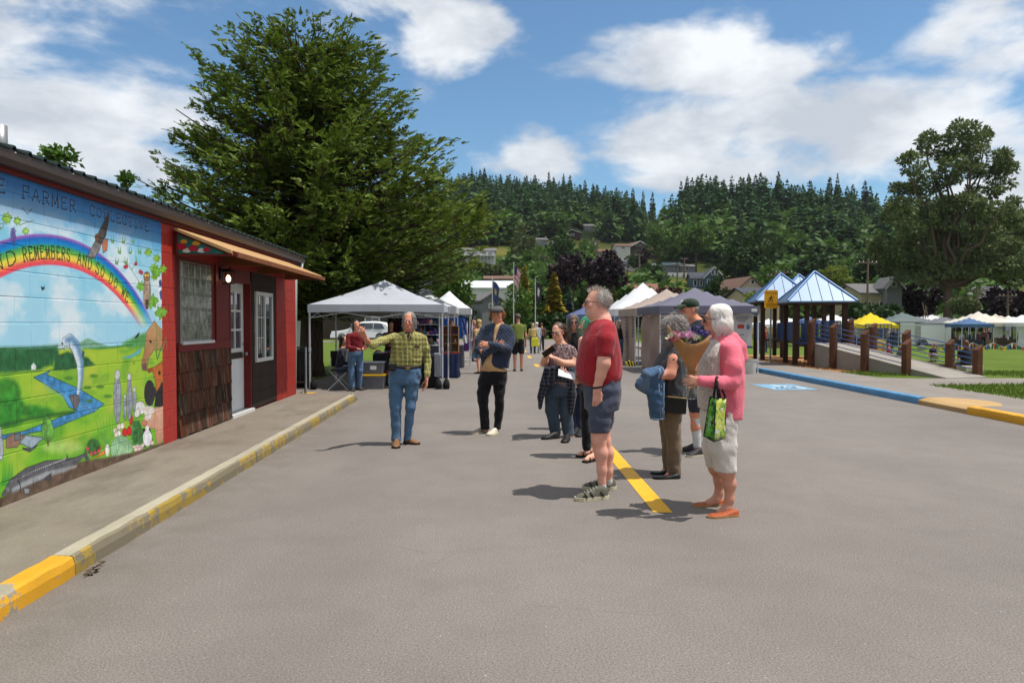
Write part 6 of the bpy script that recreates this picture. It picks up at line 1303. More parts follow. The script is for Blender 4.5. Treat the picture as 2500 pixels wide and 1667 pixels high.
cp = thing('climbing_panel','blue barred play panel with yellow game board in the playground','play panel',(13.2,24.3,.1)); bar_panel(cp,(12.95,24.4,0),(13.75,24.2,0),.2,1.45,7); b = MB(); b.b2((13.1,24.25,.3),(13.6,24.28,.95)); b.obj('game_board',pmat('pale_yellow_board',S(206,200,130,.7),.5),cp)
for k in range(9): b = MB(); b.lathe([(.05,0),(.05,.03),(.02,.04)],(13.2 + .15 * (k % 3),24.24,.45 + .18 * (k // 3)),10,0,(0,-1,0)); b.obj('knob',pmat('bright_yellow',S(240,200,40,.75),.4),cp)
# edging timbers of the bed and a concrete seat kerb
for k,(a,c_) in enumerate((((14.0,20.8,.14),(14.45,22.6,.14)),((14.45,22.6,.14),(15.6,26.2,.10)))): b = MB(); M = Matrix.Translation((Vector(a) + Vector(c_)) / 2) @ Matrix.Rotation(math.atan2(c_[1] - a[1],c_[0] - a[0]),4,'Z'); b.box((0,0,0),((Vector(c_) - Vector(a)).length,.15,.14),M=M); tag(b.obj('edging_timber',M_DKTIMBER),('near','far')[k] + ' dark timber edging the playground wood chips','edging')
b = MB(); M = Matrix.Translation((13.95,20.5,.17)) @ Matrix.Rotation(.5,4,'Z'); b.box((0,0,0),(.95,.28,.22),M=M); o = bevel(b.obj('seat_kerb',M_KERBTOP),.02); tag(o,'short concrete kerb used as a seat at the lawn edge','kerb')
# caution sign
sg = thing('caution_sign','yellow caution children at play sign on a steel post','sign',(10.02,25.2,.1)); b = MB(); b.tube([(10.02,25.2,.05),(10.02,25.2,2.62)],.034,8); b.obj('post',pmat('galv_post',S(150,158,160,.66),.45,metal=.4),sg)
M_SIGNY,M_SIGNK = pmat('sign_yellow',S(246,172,20,.78),.45,.04,3,0),pmat('sign_black',S(60,44,20,.6),.5,.05,3,0)
def rrect(x0,x1,z0,z1,r,y):
 out = []
 for cx_,cz_,a0 in ((x1 - r,z1 - r,0),(x0 + r,z1 - r,90),(x0 + r,z0 + r,180),(x1 - r,z0 + r,270)): out += [(cx_ + r * math.cos(R(a0 + q * 22.5)),y,cz_ + r * math.sin(R(a0 + q * 22.5))) for q in range(5)]
 return out
b = MB(); b.prism(rrect(9.77,10.25,2.0,2.63,.05,25.16),(0,-.006,0)); pl = b.obj('plate',M_SIGNY,sg)
text3('CAUTION',.095,M_SIGNK,pl,(10.01,25.1525,2.5)); text3('CHILDREN',.072,M_SIGNK,pl,(10.01,25.1525,2.115)); text3('AT PLAY',.072,M_SIGNK,pl,(10.01,25.1525,2.04))
b = MB(); Q = lambda x,z: (10.01 + x,25.1535,2.34 + z); b.lathe([(.026,0),(.026,.002)],(10.015,25.153,2.415),12,0,(0,-1,0))
for pts_,w in (([(0,.05),(-.015,-.02)],.05),([(-.015,-.02),(.04,-.05),(.06,-.11)],.026),([(-.02,-.02),(-.05,-.07),(-.10,-.09)],.026),([(0,.04),(.06,.03),(.09,.07)],.02),([(0,.04),(-.055,.03),(-.09,-.01)],.02)): b.tube([Q(*p_) for p_ in pts_],w / 2,6)
b.obj('running_figure',M_SIGNK,pl)

# ---- market field
FT = [('yellow peaked canopy on the market field',2125,763,793,801,50,64,S(240,214,40,.78)),('grey green canopy right of the yellow one',2202,762,786,793,52,70,S(128,142,142,.62)),('deep green canopy behind the grey green one',2213,765,784,790,40,76,S(70,140,116,.62)),('wide white marquee with crossed poles behind the trailer',2275,768,782,790,62,80,S(236,236,238,.78)),('pale green canopy behind the white marquee',2316,757,776,783,36,92,S(130,164,92,.62)),('large cream canopy on the right of the field',2388,760,788,797,62,58,S(234,226,214,.76)),('second cream canopy behind the large cream one',2430,766,788,796,48,66,S(222,212,198,.74)),('white canopy at the right edge of the field',2512,763,788,797,60,56,S(240,240,242,.78)),
  ('slate blue canopy beside the trailer',2366,775,791,799,40,54,S(96,130,176,.66)),('grey canopy behind the trailer roof',2300,774,789,796,56,68,S(136,140,146,.62)),('mauve grey canopy behind the trailer',2240,772,788,795,46,74,S(150,140,160,.62)),('small white canopy behind the yellow one',2143,764,776,782,26,90,S(240,240,242,.78)),('white canopy seen between the play hut posts',2033,765,785,793,40,68,S(240,240,242,.78)),('white canopy left of the play huts',1876,778,792,800,44,62,S(240,240,242,.78)),('violet canopy behind the play hut posts',2078,776,790,796,38,72,S(120,104,130,.6)),('pale blue canopy seen through the near play hut',1975,772,788,795,42,66,S(110,130,180,.66)),('white tent at far left of the field behind the caution sign',1922,774,790,798,40,70,S(238,238,240,.78)),('white tent peeking behind the second cream canopy',2462,770,786,793,40,76,S(240,240,242,.78))]
for i,(l_,u,vp,vt,vb,hw,Y,col) in enumerate(FT):
 c = AT(u,vt,Y); k = Y / FPX; h = hw * k; zp,zt,zb = AT(u,vp,Y).z,c.z,AT(u,vb,Y).z; tent(l_,c.x - h,c.x + h,Y - h * .9,Y + h * .9,zb,zt,zp,fabric('field_canopy_%d' % i,col),field_z(Y),rz=.12 * ((i * 37) % 7 - 3) / 3,trunc=.0)
F_BIN = [(90,70,60),(60,50,60),(150,130,100),(70,60,50),(120,100,84),(60,66,80)]
for k,(u,Y,w,h) in enumerate(((2120,64,40,.9),(2210,69,46,1.2),(2385,57,50,1.0),(2425,65,44,1.2),(2500,56,40,1.1),(2366,54,36,1.2),(2035,67,36,1.0),(2300,68,40,1.0),(1880,62,36,1.0),(1975,66,34,1.0))):
 c = AT(u,830,Y); kk = Y / FPX; t = thing('market_table',['brown','dark','tan','umber','sand','slate'][k % 6] + ' draped market table under the ' + ['yellow','grey green','large cream','second cream','right edge white','slate blue','hut-framed white','grey','far left white','pale blue'][k] + ' canopy','table',(c.x,Y,field_z(Y))); b = MB(); m = pmat('market_cloth_%d' % (k % 6),S(*F_BIN[k % 6],.6),.9,.3,3,.3); z0 = field_z(Y)
 b.b2((c.x - w * kk * .9,Y - .3,z0),(c.x + w * kk * .9,Y + .3,z0 + .72)); b.obj('drape',m,t)
 for q in range(9): b = MB(); x = c.x - w * kk * .8 + q * w * kk * .2; hh_ = rs.uniform(.12,.6); b.lathe([(.07,0),(.09,hh_ * .4),(.06,hh_)],(x,Y + rs.uniform(-.2,.2),z0 + .722),7); b.obj('ware',CM[(q * 3 + k) % 8],t)
curtain('hanging_cloth','white sheet hung at the front of the large cream canopy',(AT(2427,800,57).x,57,0),(AT(2448,800,57).x,57,0),AT(2427,824,57).z,AT(2427,797,57).z,F_WHITE,.02,3,8,None,'cloth')
curtain('hanging_cloth','grey tent side wall at the second cream canopy',(AT(2460,800,60).x,60,0),(AT(2480,800,60).x,60.5,0),AT(2427,846,60).z,AT(2427,797,60).z,fabric('grey_wall',S(170,170,176,.66)),.04,3,9,None,'cloth')
curtain('hanging_cloth','white tent side wall at the right edge canopy',(AT(2486,800,55).x,55,0),(AT(2530,800,55).x,55.5,0),AT(2427,848,55).z,AT(2427,797,55).z,F_WHITE,.05,3,10,None,'cloth')
# cargo trailer
Y = 56; a,c_ = AT(2232,857,Y),AT(2322,857,Y); tr = thing('cargo_trailer','white grey enclosed cargo trailer parked on the field','trailer',((a.x + c_.x) / 2,Y + 1,field_z(Y))); M_TRL = pmat('trailer_white',S(218,222,220,.8),.4,.05,2,0); zt,zb = AT(2232,789,Y).z,field_z(Y) + .32
b = MB(); b.b2((a.x,Y,zb),(c_.x,Y + 2.0,zt)); bevel(b.obj('box',M_TRL,tr),.05); b = MB(); b.prism([(c_.x,Y,zb),(c_.x + .42,Y + .9,zb),(c_.x,Y + 2.0,zb)],(0,0,zt - zb)); b.obj('nose',pmat('trailer_nose',S(226,228,228,.74),.35),tr)
b = MB(); b.b2((a.x - .0,Y - .012,zt - .07),(c_.x,Y - .002,zt)); b.obj('top_rail',pmat('steel',(.4,.4,.4)),tr); b = MB(); b.b2((a.x + .03,Y - .02,zb),(a.x + .5,Y - .004,zt - .2)); b.obj('side_door',pmat('trailer_door',S(170,172,168,.66),.5),tr)
wx = a.x + .62; b = MB(); b.lathe([(.12,0),(.31,.0),(.33,.05),(.33,.17),(.31,.21),(.12,.21)],(wx,Y - .06,field_z(Y) + .33),18,0,(0,1,0)); wl_ = b.obj('tyre',M_BLACKCLOTH,tr); b = MB(); b.lathe([(.02,0),(.19,.0),(.20,.05)],(wx,Y - .075,field_z(Y) + .33),14,0,(0,1,0)); put('rim',b.mesh('rim'),pmat('steel',(.4,.4,.4)),wl_)
b = MB(); b.tube([(wx + .42 * math.cos(q),Y - .03,field_z(Y) + .36 + .40 * math.sin(q)) for q in np.linspace(0,math.pi,9)],.04,5); b.obj('fender',M_DARKLEG,tr)
for k,(u0,v0,u1,v1) in enumerate(((2252,738,2262,785),(2263,750,2250,785),(2259,745,2268,785))): b = MB(); b.tube([AT(u0,v0,79),AT(u1,v1,79),AT(u1,830,79)],.06,6); tag(b.obj('teepee_pole',M_UP),('longest','left leaning','right leaning')[k] + ' bare timber pole standing over the white marquee','pole')
# bunting low along the field
bt = thing('bunting','low string of coloured pennant flags along the market field','bunting',(20,46,field_z(46))); FC = [(206,50,40),(240,200,40),(60,120,190),(236,236,236),(216,120,40),(60,150,80)]
us = np.linspace(2288,2540,30); b = MB(); b.tube([AT(u,842 + 5 * math.sin(i * 1.1),46) for i,u in enumerate(us)],.008,4,False); b.obj('cord',M_LEG,bt)
for i,u in enumerate(us): p = AT(u,843 + 5 * math.sin(i * 1.1),46); b = MB(); b.prism([p + Vector((-.10,0,0)),p + Vector((.10,0,0)),p + Vector((.02,0,-.34))],(0,.008,0)); b.obj('pennant',pmat('pennant_%d' % (i % 6),S(*FC[i % 6],.7),.7,.05,3,0),bt)
for i in range(0,30,6): p = AT(us[i],842,46); b = MB(); b.tube([(p.x,46,field_z(46)),(p.x,46,p.z + .02)],.012,5); b.obj('stake',M_LEG,bt)
b = MB(); b.lathe([(.25,0),(.28,.3),(.30,.32)],(AT(2250,850,50).x,50,field_z(50)),14); tag(b.obj('tub',pmat('white_plastic',(.6,.6,.55)),None,True),'white tub on the grass in front of the trailer wheel','tub')

# ---- parked white car seen through the crafts stall
def suv(label,c,rz,L=4.7):
 t = thing('parked_car',label,'car',c,rz); W_ = 1.85; P = [(-.5,.32),(-.495,.62),(-.47,.80),(-.30,.90),(-.20,1.02),(-.08,1.42),(.02,1.58),(.22,1.62),(.40,1.52),(.47,1.10),(.495,.95),(.5,.45),(.48,.30)]
 M_CAR = pmat('car_white',S(236,238,240,.78),.25,.03,2,0,spec=.5,coat=.6); M_CG = glassmat('car_glass',(.02,.025,.03),.05); M_TY = pmat('tyre_black',S(30,30,32,.6),.9)
 b = MB(); rows = []
 for yy,s_ in ((-W_ / 2,.93),(-W_ / 2 + .06,1.0),(0,1.015),(W_ / 2 - .06,1.0),(W_ / 2,.93)): rows.append([(x * L,yy * (1 if z < 1.0 else 1 - .16 * (z - 1.0) / .6),.32 + (z - .32) * s_) for x,z in P])
 b.sheet(rows); [b.add(r_,[tuple(range(len(P)))]) for r_ in (rows[0],rows[-1])]; body = b.obj('body',M_CAR,t,True,True)
 for sy in (-1,1):
  for x0,x1,s0,s1 in ((-.165,-.02,.0,.11),(.0,.2,0,0),(.215,.40,0,-.06)): b = MB(); y0,y1 = sy * (W_ / 2 * .985),sy * (W_ / 2 * .925); b.add([(x0 * L,y0,1.02),(x1 * L,y0,1.02),((x1 + s1) * L,y1,1.46),((x0 + s0) * L,y1,1.46)],[(0,1,2,3)]); b.obj('side_window',M_CG,t,False,True)
  for xw in (-.31,.31):
   b = MB(); b.lathe([(.2,0),(.33,0),(.35,.04),(.35,.2),(.33,.24),(.2,.24)],(xw * L,sy * (W_ / 2 - .12) - .12,.35),20,0,(0,1,0)); w_ = b.obj('wheel',M_TY,t,False,True); b = MB(); b.lathe([(.03,0),(.08,.015),(.21,.0),(.23,.03)],(xw * L,sy * (W_ / 2 + .005),.35),14,0,(0,sy,0)); put('rim',b.mesh('rim'),pmat('steel',(.4,.4,.4)),w_,True)
  b = MB(); b.box((-.47 * L,sy * .68,.80),(.16,.34,.12)); b.obj('headlight',glassmat('lamp_glass',(.3,.3,.3)),t,False,True); b = MB(); b.box((-.17 * L,sy * (W_ / 2 + .08),1.05),(.12,.2,.14)); b.obj('mirror',M_CAR,t,False,True)
 b = MB(); b.add([(-.195 * L,-.78,1.03),(-.195 * L,.78,1.03),(-.085 * L,.70,1.43),(-.085 * L,-.70,1.43)],[(0,1,2,3)]); b.obj('windscreen',M_CG,t,False,True); return t
c = AT(885,831,60); suv('white sport utility car parked behind the crafts stall',(c.x,60,0),.0,4.8)
c = hp(1348,598,None); suv('tiny white car parked by the hillside house',(c.x,c.y,c.z - .2),.1)
b = MB(); b.add([(-30,57.5,-.006),(-4,57.5,-.006),(-4,63,-.006),(-30,63,-.006)],[(0,1,2,3)]); tag(b.obj('driveway',M_ASPH),kind='structure')
# ---- grass blades near the camera side of the right lawn, leaves on the road
rg = np.random.default_rng(8); n = 26000; PX = 9.2 + rg.random(n) ** 1.2 * 6.5; PY = 12.5 + rg.random(n) * 10.5
kx = 7.55 + .037 * PY + 1.72; okg = (PX > kx) & ~((PY > 15.9 + .06 * (PX - 9.4)) & (PY < 18.8 + .02 * (PX - 9)) & (PX < 13.6)) & ~((PY > 15.9) & (PY > 16.5 + .1 * (PX - 13.6)) & (PY < 17.8 + .12 * (PX - 13.6)) & (PX >= 13.6)) & ~((PX > 10.35 + (22.9 - PY) * .228) & (PX < 12.05 + (22.9 - PY) * .228) & (PY > 17.8)) & ~((PY > 20.3) & (PX > 9.9))
PX,PY = PX[okg],PY[okg]; m = len(PX); P = np.stack([PX,PY,np.full(m,.098)],1); A_ = np.stack([rg.normal(size=m) * .45,rg.normal(size=m) * .45,np.ones(m)],1); V,F = leaf_quads(P,A_,rg.normal(size=(m,3)),.05 + .07 * rg.random(m),.012 + .008 * rg.random(m))
tag(put('grass',np_mesh('grass',V,F),leafmat('grass_blade',S(112,138,52,.62),.35,.3)),'mown green grass on the verge by the play ramp','grass',kind='stuff')
LM = leafmat('dry_leaf',S(112,96,76,.6),.3,.1)
for k,(u,v) in enumerate(((232,1392),(222,1402),(245,1380),(228,1396),(238,1388),(216,1405))):
 p = G(u,v,.004); V,F = leaf_quads(np.array([list(p)] * 3),rg.normal(size=(3,3)) * np.array([1,1,.2]),np.array([[0,0,1.]] * 3) + rg.normal(size=(3,3)) * .4,np.array([.05,.04,.04]),np.array([.03,.02,.02])); tag(put('dry_leaf',np_mesh('dry_leaf',V + np.array([0,0,.012]),F),LM),'dry curled leaf lying in the little cluster near the yellow kerb','leaf','dry leaves by the kerb')
# ================================================================== people
# ---- signed-distance modelling: smooth unions of tapered limbs and profiles, meshed with surface nets
class SDF:
 def __init__(s,vox=.008): s.vox = vox; s.pr = []; s.clips = []
 def cone(s,a,b,ra,rb,k=.02): s.pr.append(('c',np.array(a,float),np.array(b,float),ra,rb,k,1)); return s
 def chain(s,pts,k=.02,inf=0.0):
  for p,q in zip(pts,pts[1:]): s.cone(p[0],q[0],max(.004,p[1] + inf),max(.004,q[1] + inf),k)
  return s
 def ell(s,c,r,M=None,k=.02,sub=False): s.pr.append(('e',np.array(c,float),np.array(r,float),M,None,k,-1 if sub else 1)); return s
 def prof(s,rows,k=.03,inf=0.0,pw=2.3): s.pr.append(('p',np.array(sorted(rows),float),None,inf,pw,k,1)); return s     # rows: z, cx, cy, a, b
 def clip(s,p,n): s.clips.append((np.array(p,float),np.array(n,float))); return s
 def bbox(s,q):
  t = q[0]
  if t == 'c': m = max(q[3],q[4]); return np.minimum(q[1],q[2]) - m,np.maximum(q[1],q[2]) + m
  if t == 'e': m = max(q[2]) if q[3] is not None else q[2]; sc = (q[3].to_3x3().col[0].length if q[3] is not None else 1); c = np.array(q[3] @ Vector(q[1])) if q[3] is not None else q[1]; return c - m * sc,c + m * sc
  r = q[1]; return np.array([(r[:,1] - r[:,3]).min() - q[3],(r[:,2] - r[:,4]).min() - q[3],r[:,0].min()]),np.array([(r[:,1] + r[:,3]).max() + q[3],(r[:,2] + r[:,4]).max() + q[3],r[:,0].max()])
 def build(s,noise=None,smooth=1):
  v = s.vox; bb = [s.bbox(q) for q in s.pr]; lo = np.min([b[0] for b in bb],0) - .05; hi = np.max([b[1] for b in bb],0) + .05
  n = np.ceil((hi - lo) / v).astype(int) + 1; f = np.full(n,.05,np.float32)
  ax = [lo[i] + v * np.arange(n[i]) for i in range(3)]
  for q,(b0,b1) in zip(s.pr,bb):
   i0 = np.clip(((b0 - .045 - lo) / v).astype(int),0,n - 1); i1 = np.clip(((b1 + .045 - lo) / v).astype(int) + 2,1,n); sl = tuple(slice(a,b) for a,b in zip(i0,i1))
   X,Y,Z = np.meshgrid(*[ax[i][sl[i]] for i in range(3)],indexing='ij',sparse=True)
   if q[0] == 'c':
    d = q[2] - q[1]; L = max(d @ d,1e-9); t = np.clip(((X - q[1][0]) * d[0] + (Y - q[1][1]) * d[1] + (Z - q[1][2]) * d[2]) / L,0,1)
    g = np.sqrt((X - q[1][0] - t * d[0]) ** 2 + (Y - q[1][1] - t * d[1]) ** 2 + (Z - q[1][2] - t * d[2]) ** 2) - (q[3] + t * (q[4] - q[3]))
   elif q[0] == 'e':
    if q[3] is not None:
     Mi = np.array(q[3].inverted()); x = Mi[0,0] * X + Mi[0,1] * Y + Mi[0,2] * Z + Mi[0,3] - q[1][0]; y = Mi[1,0] * X + Mi[1,1] * Y + Mi[1,2] * Z + Mi[1,3] - q[1][1]; z = Mi[2,0] * X + Mi[2,1] * Y + Mi[2,2] * Z + Mi[2,3] - q[1][2]
    else: x,y,z = X - q[1][0],Y - q[1][1],Z - q[1][2]
    r = q[2]; k0 = np.sqrt((x / r[0]) ** 2 + (y / r[1]) ** 2 + (z / r[2]) ** 2); k1 = np.sqrt((x / r[0] ** 2) ** 2 + (y / r[1] ** 2) ** 2 + (z / r[2] ** 2) ** 2); g = k0 * (k0 - 1) / np.maximum(k1,1e-6)
   else:
    r = q[1]; zz = np.linspace(r[0,0],r[-1,0],60); T = [np.interp(zz,r[:,0],r[:,j]) for j in (1,2,3,4)]
    ker = np.array([1,2,3,2,1.]) / 9; T = [np.convolve(np.pad(t_,2,'edge'),ker,'valid') for t_ in T]; cx,cy,a,b = [np.interp(Z,zz,t_) for t_ in T]; a = a + q[3]; b = b + q[3]; pw = q[4]
    g = ((np.abs((X - cx) / a) ** pw + np.abs((Y - cy) / b) ** pw) ** (1 / pw) - 1) * np.minimum(a,b); g = np.maximum(g,np.maximum(Z - r[-1,0],r[0,0] - Z))
   k = q[5]; F = f[sl]
   if q[6] > 0: h = np.clip(.5 + .5 * (g - F) / k,0,1); f[sl] = g * (1 - h) + F * h - k * h * (1 - h)
   else: h = np.clip(.5 - .5 * (F + g) / k,0,1); f[sl] = F * (1 - h) + (-g) * h + k * h * (1 - h)
  X,Y,Z = np.meshgrid(*ax,indexing='ij',sparse=True)
  if noise:
   amp,fr,seed = noise; rg_ = np.random.default_rng(seed); nz = 0
   for o in range(5):
    w = rg_.normal(size=3) * fr * (1 + .5 * o) * np.array([1,1,.75]); nz = nz + np.sin(w[0] * X + w[1] * Y + w[2] * Z + rg_.random() * 6 + 1.2 * np.sin(w[1] * .5 * X - w[0] * .5 * Z)) / (1 + .4 * o)
   f = f + amp * nz.astype(np.float32) * .55
  for p,nn in s.clips: f = np.maximum(f,(X - p[0]) * nn[0] + (Y - p[1]) * nn[1] + (Z - p[2]) * nn[2])
  return s.nets(f,lo,v)
 @staticmethod
 def nets(f,lo,v):
  f = f.astype(np.float32); ins = f < 0
  c = sum(ins[a:a - 1 or None,b:b - 1 or None,d:d - 1 or None].astype(np.int8) for a in (0,1) for b in (0,1) for d in (0,1)); act = (c > 0) & (c < 8); ids = np.full(act.shape,-1,np.int32); idx = np.argwhere(act); ids[act] = np.arange(len(idx))
  acc = np.zeros((len(idx),3)); cnt = np.zeros(len(idx)); off = np.array([(a,b,d) for a in (0,1) for b in (0,1) for d in (0,1)])
  for i,p in enumerate(off):
   for axis in range(3):
    if p[axis]: continue
    q = p.copy(); q[axis] = 1; A = f[tuple((idx + p).T)]; B = f[tuple((idx + q).T)]; m = (A < 0) != (B < 0); t = np.where(m,A / np.where(np.abs(A - B) < 1e-9,1,A - B),0); pos = np.tile(p.astype(float),(len(idx),1)); pos[:,axis] += t; acc[m] += pos[m]; cnt[m] += 1
  V = lo + v * (idx + acc / np.maximum(cnt,1)[:,None]); Fs = []
  for axis in range(3):
   a,b = (axis + 1) % 3,(axis + 2) % 3; s0 = [slice(None)] * 3; s1 = [slice(None)] * 3; s0[axis] = slice(0,-1); s1[axis] = slice(1,None); e = np.argwhere(ins[tuple(s0)] != ins[tuple(s1)]); e = e[(e[:,a] > 0) & (e[:,b] > 0) & (e[:,a] < f.shape[a] - 1) & (e[:,b] < f.shape[b] - 1)]
   if not len(e): continue
   da,db = np.zeros(3,int),np.zeros(3,int); da[a] = 1; db[b] = 1; q = np.stack([ids[tuple((e - da - db).T)],ids[tuple((e - db).T)],ids[tuple(e.T)],ids[tuple((e - da).T)]],1); fl = ~ins[tuple(e.T)]; q[fl] = q[fl][:,::-1]; Fs.append(q)
  F = np.concatenate(Fs); F = F[(F >= 0).all(1)]
  for _ in range(2):      # a light relaxation removes the grid's terraces
   s_ = np.zeros_like(V); w = np.zeros(len(V))
   for i in range(4): np.add.at(s_,F[:,i],V[F[:,(i + 1) % 4]]); np.add.at(w,F[:,i],1)
   V = V * .5 + .5 * s_ / np.maximum(w,1)[:,None]
  return V,F
# ---- skin and cloth
def tint_mat(name,rough=.5,spec=.35,sss=.0,bump=.08,bs=160,aniso=None):
 if name in MATS: return MATS[name]
 t = NT(name); a = t.node('ShaderNodeVertexColor',layer_name='tint'); v = t.coord('Object'); n = t.noise(v,22,4,.6); c = t.mix(t.rng(n,.3,.7,0,.16),a.outputs['Color'],t.mix(1.0,a.outputs['Color'],(.78,.62,.58),'MULTIPLY')); t.set(base=c,rough=rough,spec=spec,sss=sss)
 if sss: t.bsdf.inputs['Subsurface Radius'].default_value = (.012,.005,.003)
 t.bump(t.noise(v,bs,3,.6),bump,.003); MATS[name] = t.m; return t.m
M_SKIN = tint_mat('skin',.6,.25,.1,.2,120)
M_HAIR = tint_mat('hair',.48,.4,0,.3,400)
def cloth(name,col,var=.12,kind='plain',col2=None,col3=None,rough=.85,scale=1.0,sheen=.15):
 if name in MATS: return MATS[name]
 t = NT(name); v = t.coord('Object'); n = t.noise(v,7,5,.6); f = t.noise(v,420,2,.5); w = t.noise(t.mapping(v,(1,1,.6)),13,5,.62,.7)
 c = t.mix(t.rng(n,.3,.7),clampc([x * (1 - var) for x in col]),clampc([x * (1 + var) for x in col])); x = t.xyz(v)
 if kind == 'plaid':
  def band(co,p,w0,ph=0.0): fr = t.math('FRACT',t.math('ADD',t.math('MULTIPLY',co,1 / p),ph)); return t.rng(t.math('ABSOLUTE',t.math('SUBTRACT',fr,.5)),w0 * .5,w0 * .5 + .06,1,0)
  wob = t.math('MULTIPLY',t.math('SUBTRACT',t.noise(v,9,3),.5),.02); X = t.math('ADD',t.math('ADD',x[0],t.math('MULTIPLY',x[1],.9)),wob); Z = t.math('ADD',x[2],wob); p = .085 * scale
  c = t.mix(t.math('MULTIPLY',band(X,p,.42),.6),c,col2); c = t.mix(t.math('MULTIPLY',band(Z,p,.42),.55),c,col2); c = t.mix(t.math('MULTIPLY',band(X,p,.07,.5),.7),c,col3); c = t.mix(t.math('MULTIPLY',band(Z,p,.07,.5),.7),c,col3)
 elif kind == 'floral':
  q = t.noise(v,62 * scale,3,.7); c = t.mix(t.rng(q,.5,.54),c,col2); q2 = t.noise(v,48 * scale,2,.6); c = t.mix(t.rng(q2,.6,.64),c,col3)
 elif kind == 'denim':
  fd = t.noise(t.mapping(v,(1,1,.35)),4.5,4,.6); c = t.mix(t.rng(fd,.5,.75,0,.55),c,col2 or clampc([q * 1.9 for q in col])); tw = t.node('ShaderNodeTexWave'); t.l.new(t.mapping(v,(1,1,1),(0,.7,.4)),tw.inputs['Vector']); tw.inputs['Scale'].default_value = 260; c = t.mix(t.math('MULTIPLY',tw.outputs['Fac'],.18),c,clampc([q * 2 for q in col]))
 elif kind == 'quilt':
  fr1 = t.math('FRACT',t.math('MULTIPLY',t.math('ADD',x[0],x[2]),18)); fr2 = t.math('FRACT',t.math('MULTIPLY',t.math('SUBTRACT',x[0],x[2]),18)); q = t.math('MINIMUM',t.math('ABSOLUTE',t.math('SUBTRACT',fr1,.5)),t.math('ABSOLUTE',t.math('SUBTRACT',fr2,.5))); c = t.mix(t.rng(q,0,.08,.45,0),c,clampc([z * .5 for z in col])); w = t.math('ADD',w,t.rng(q,0,.2,0,.5))
 t.set(base=c,rough=rough,spec=.2,sheen=sheen); t.bump(t.math('ADD',w,t.math('MULTIPLY',f,.12)),.85,.018); MATS[name] = t.m; return t.m

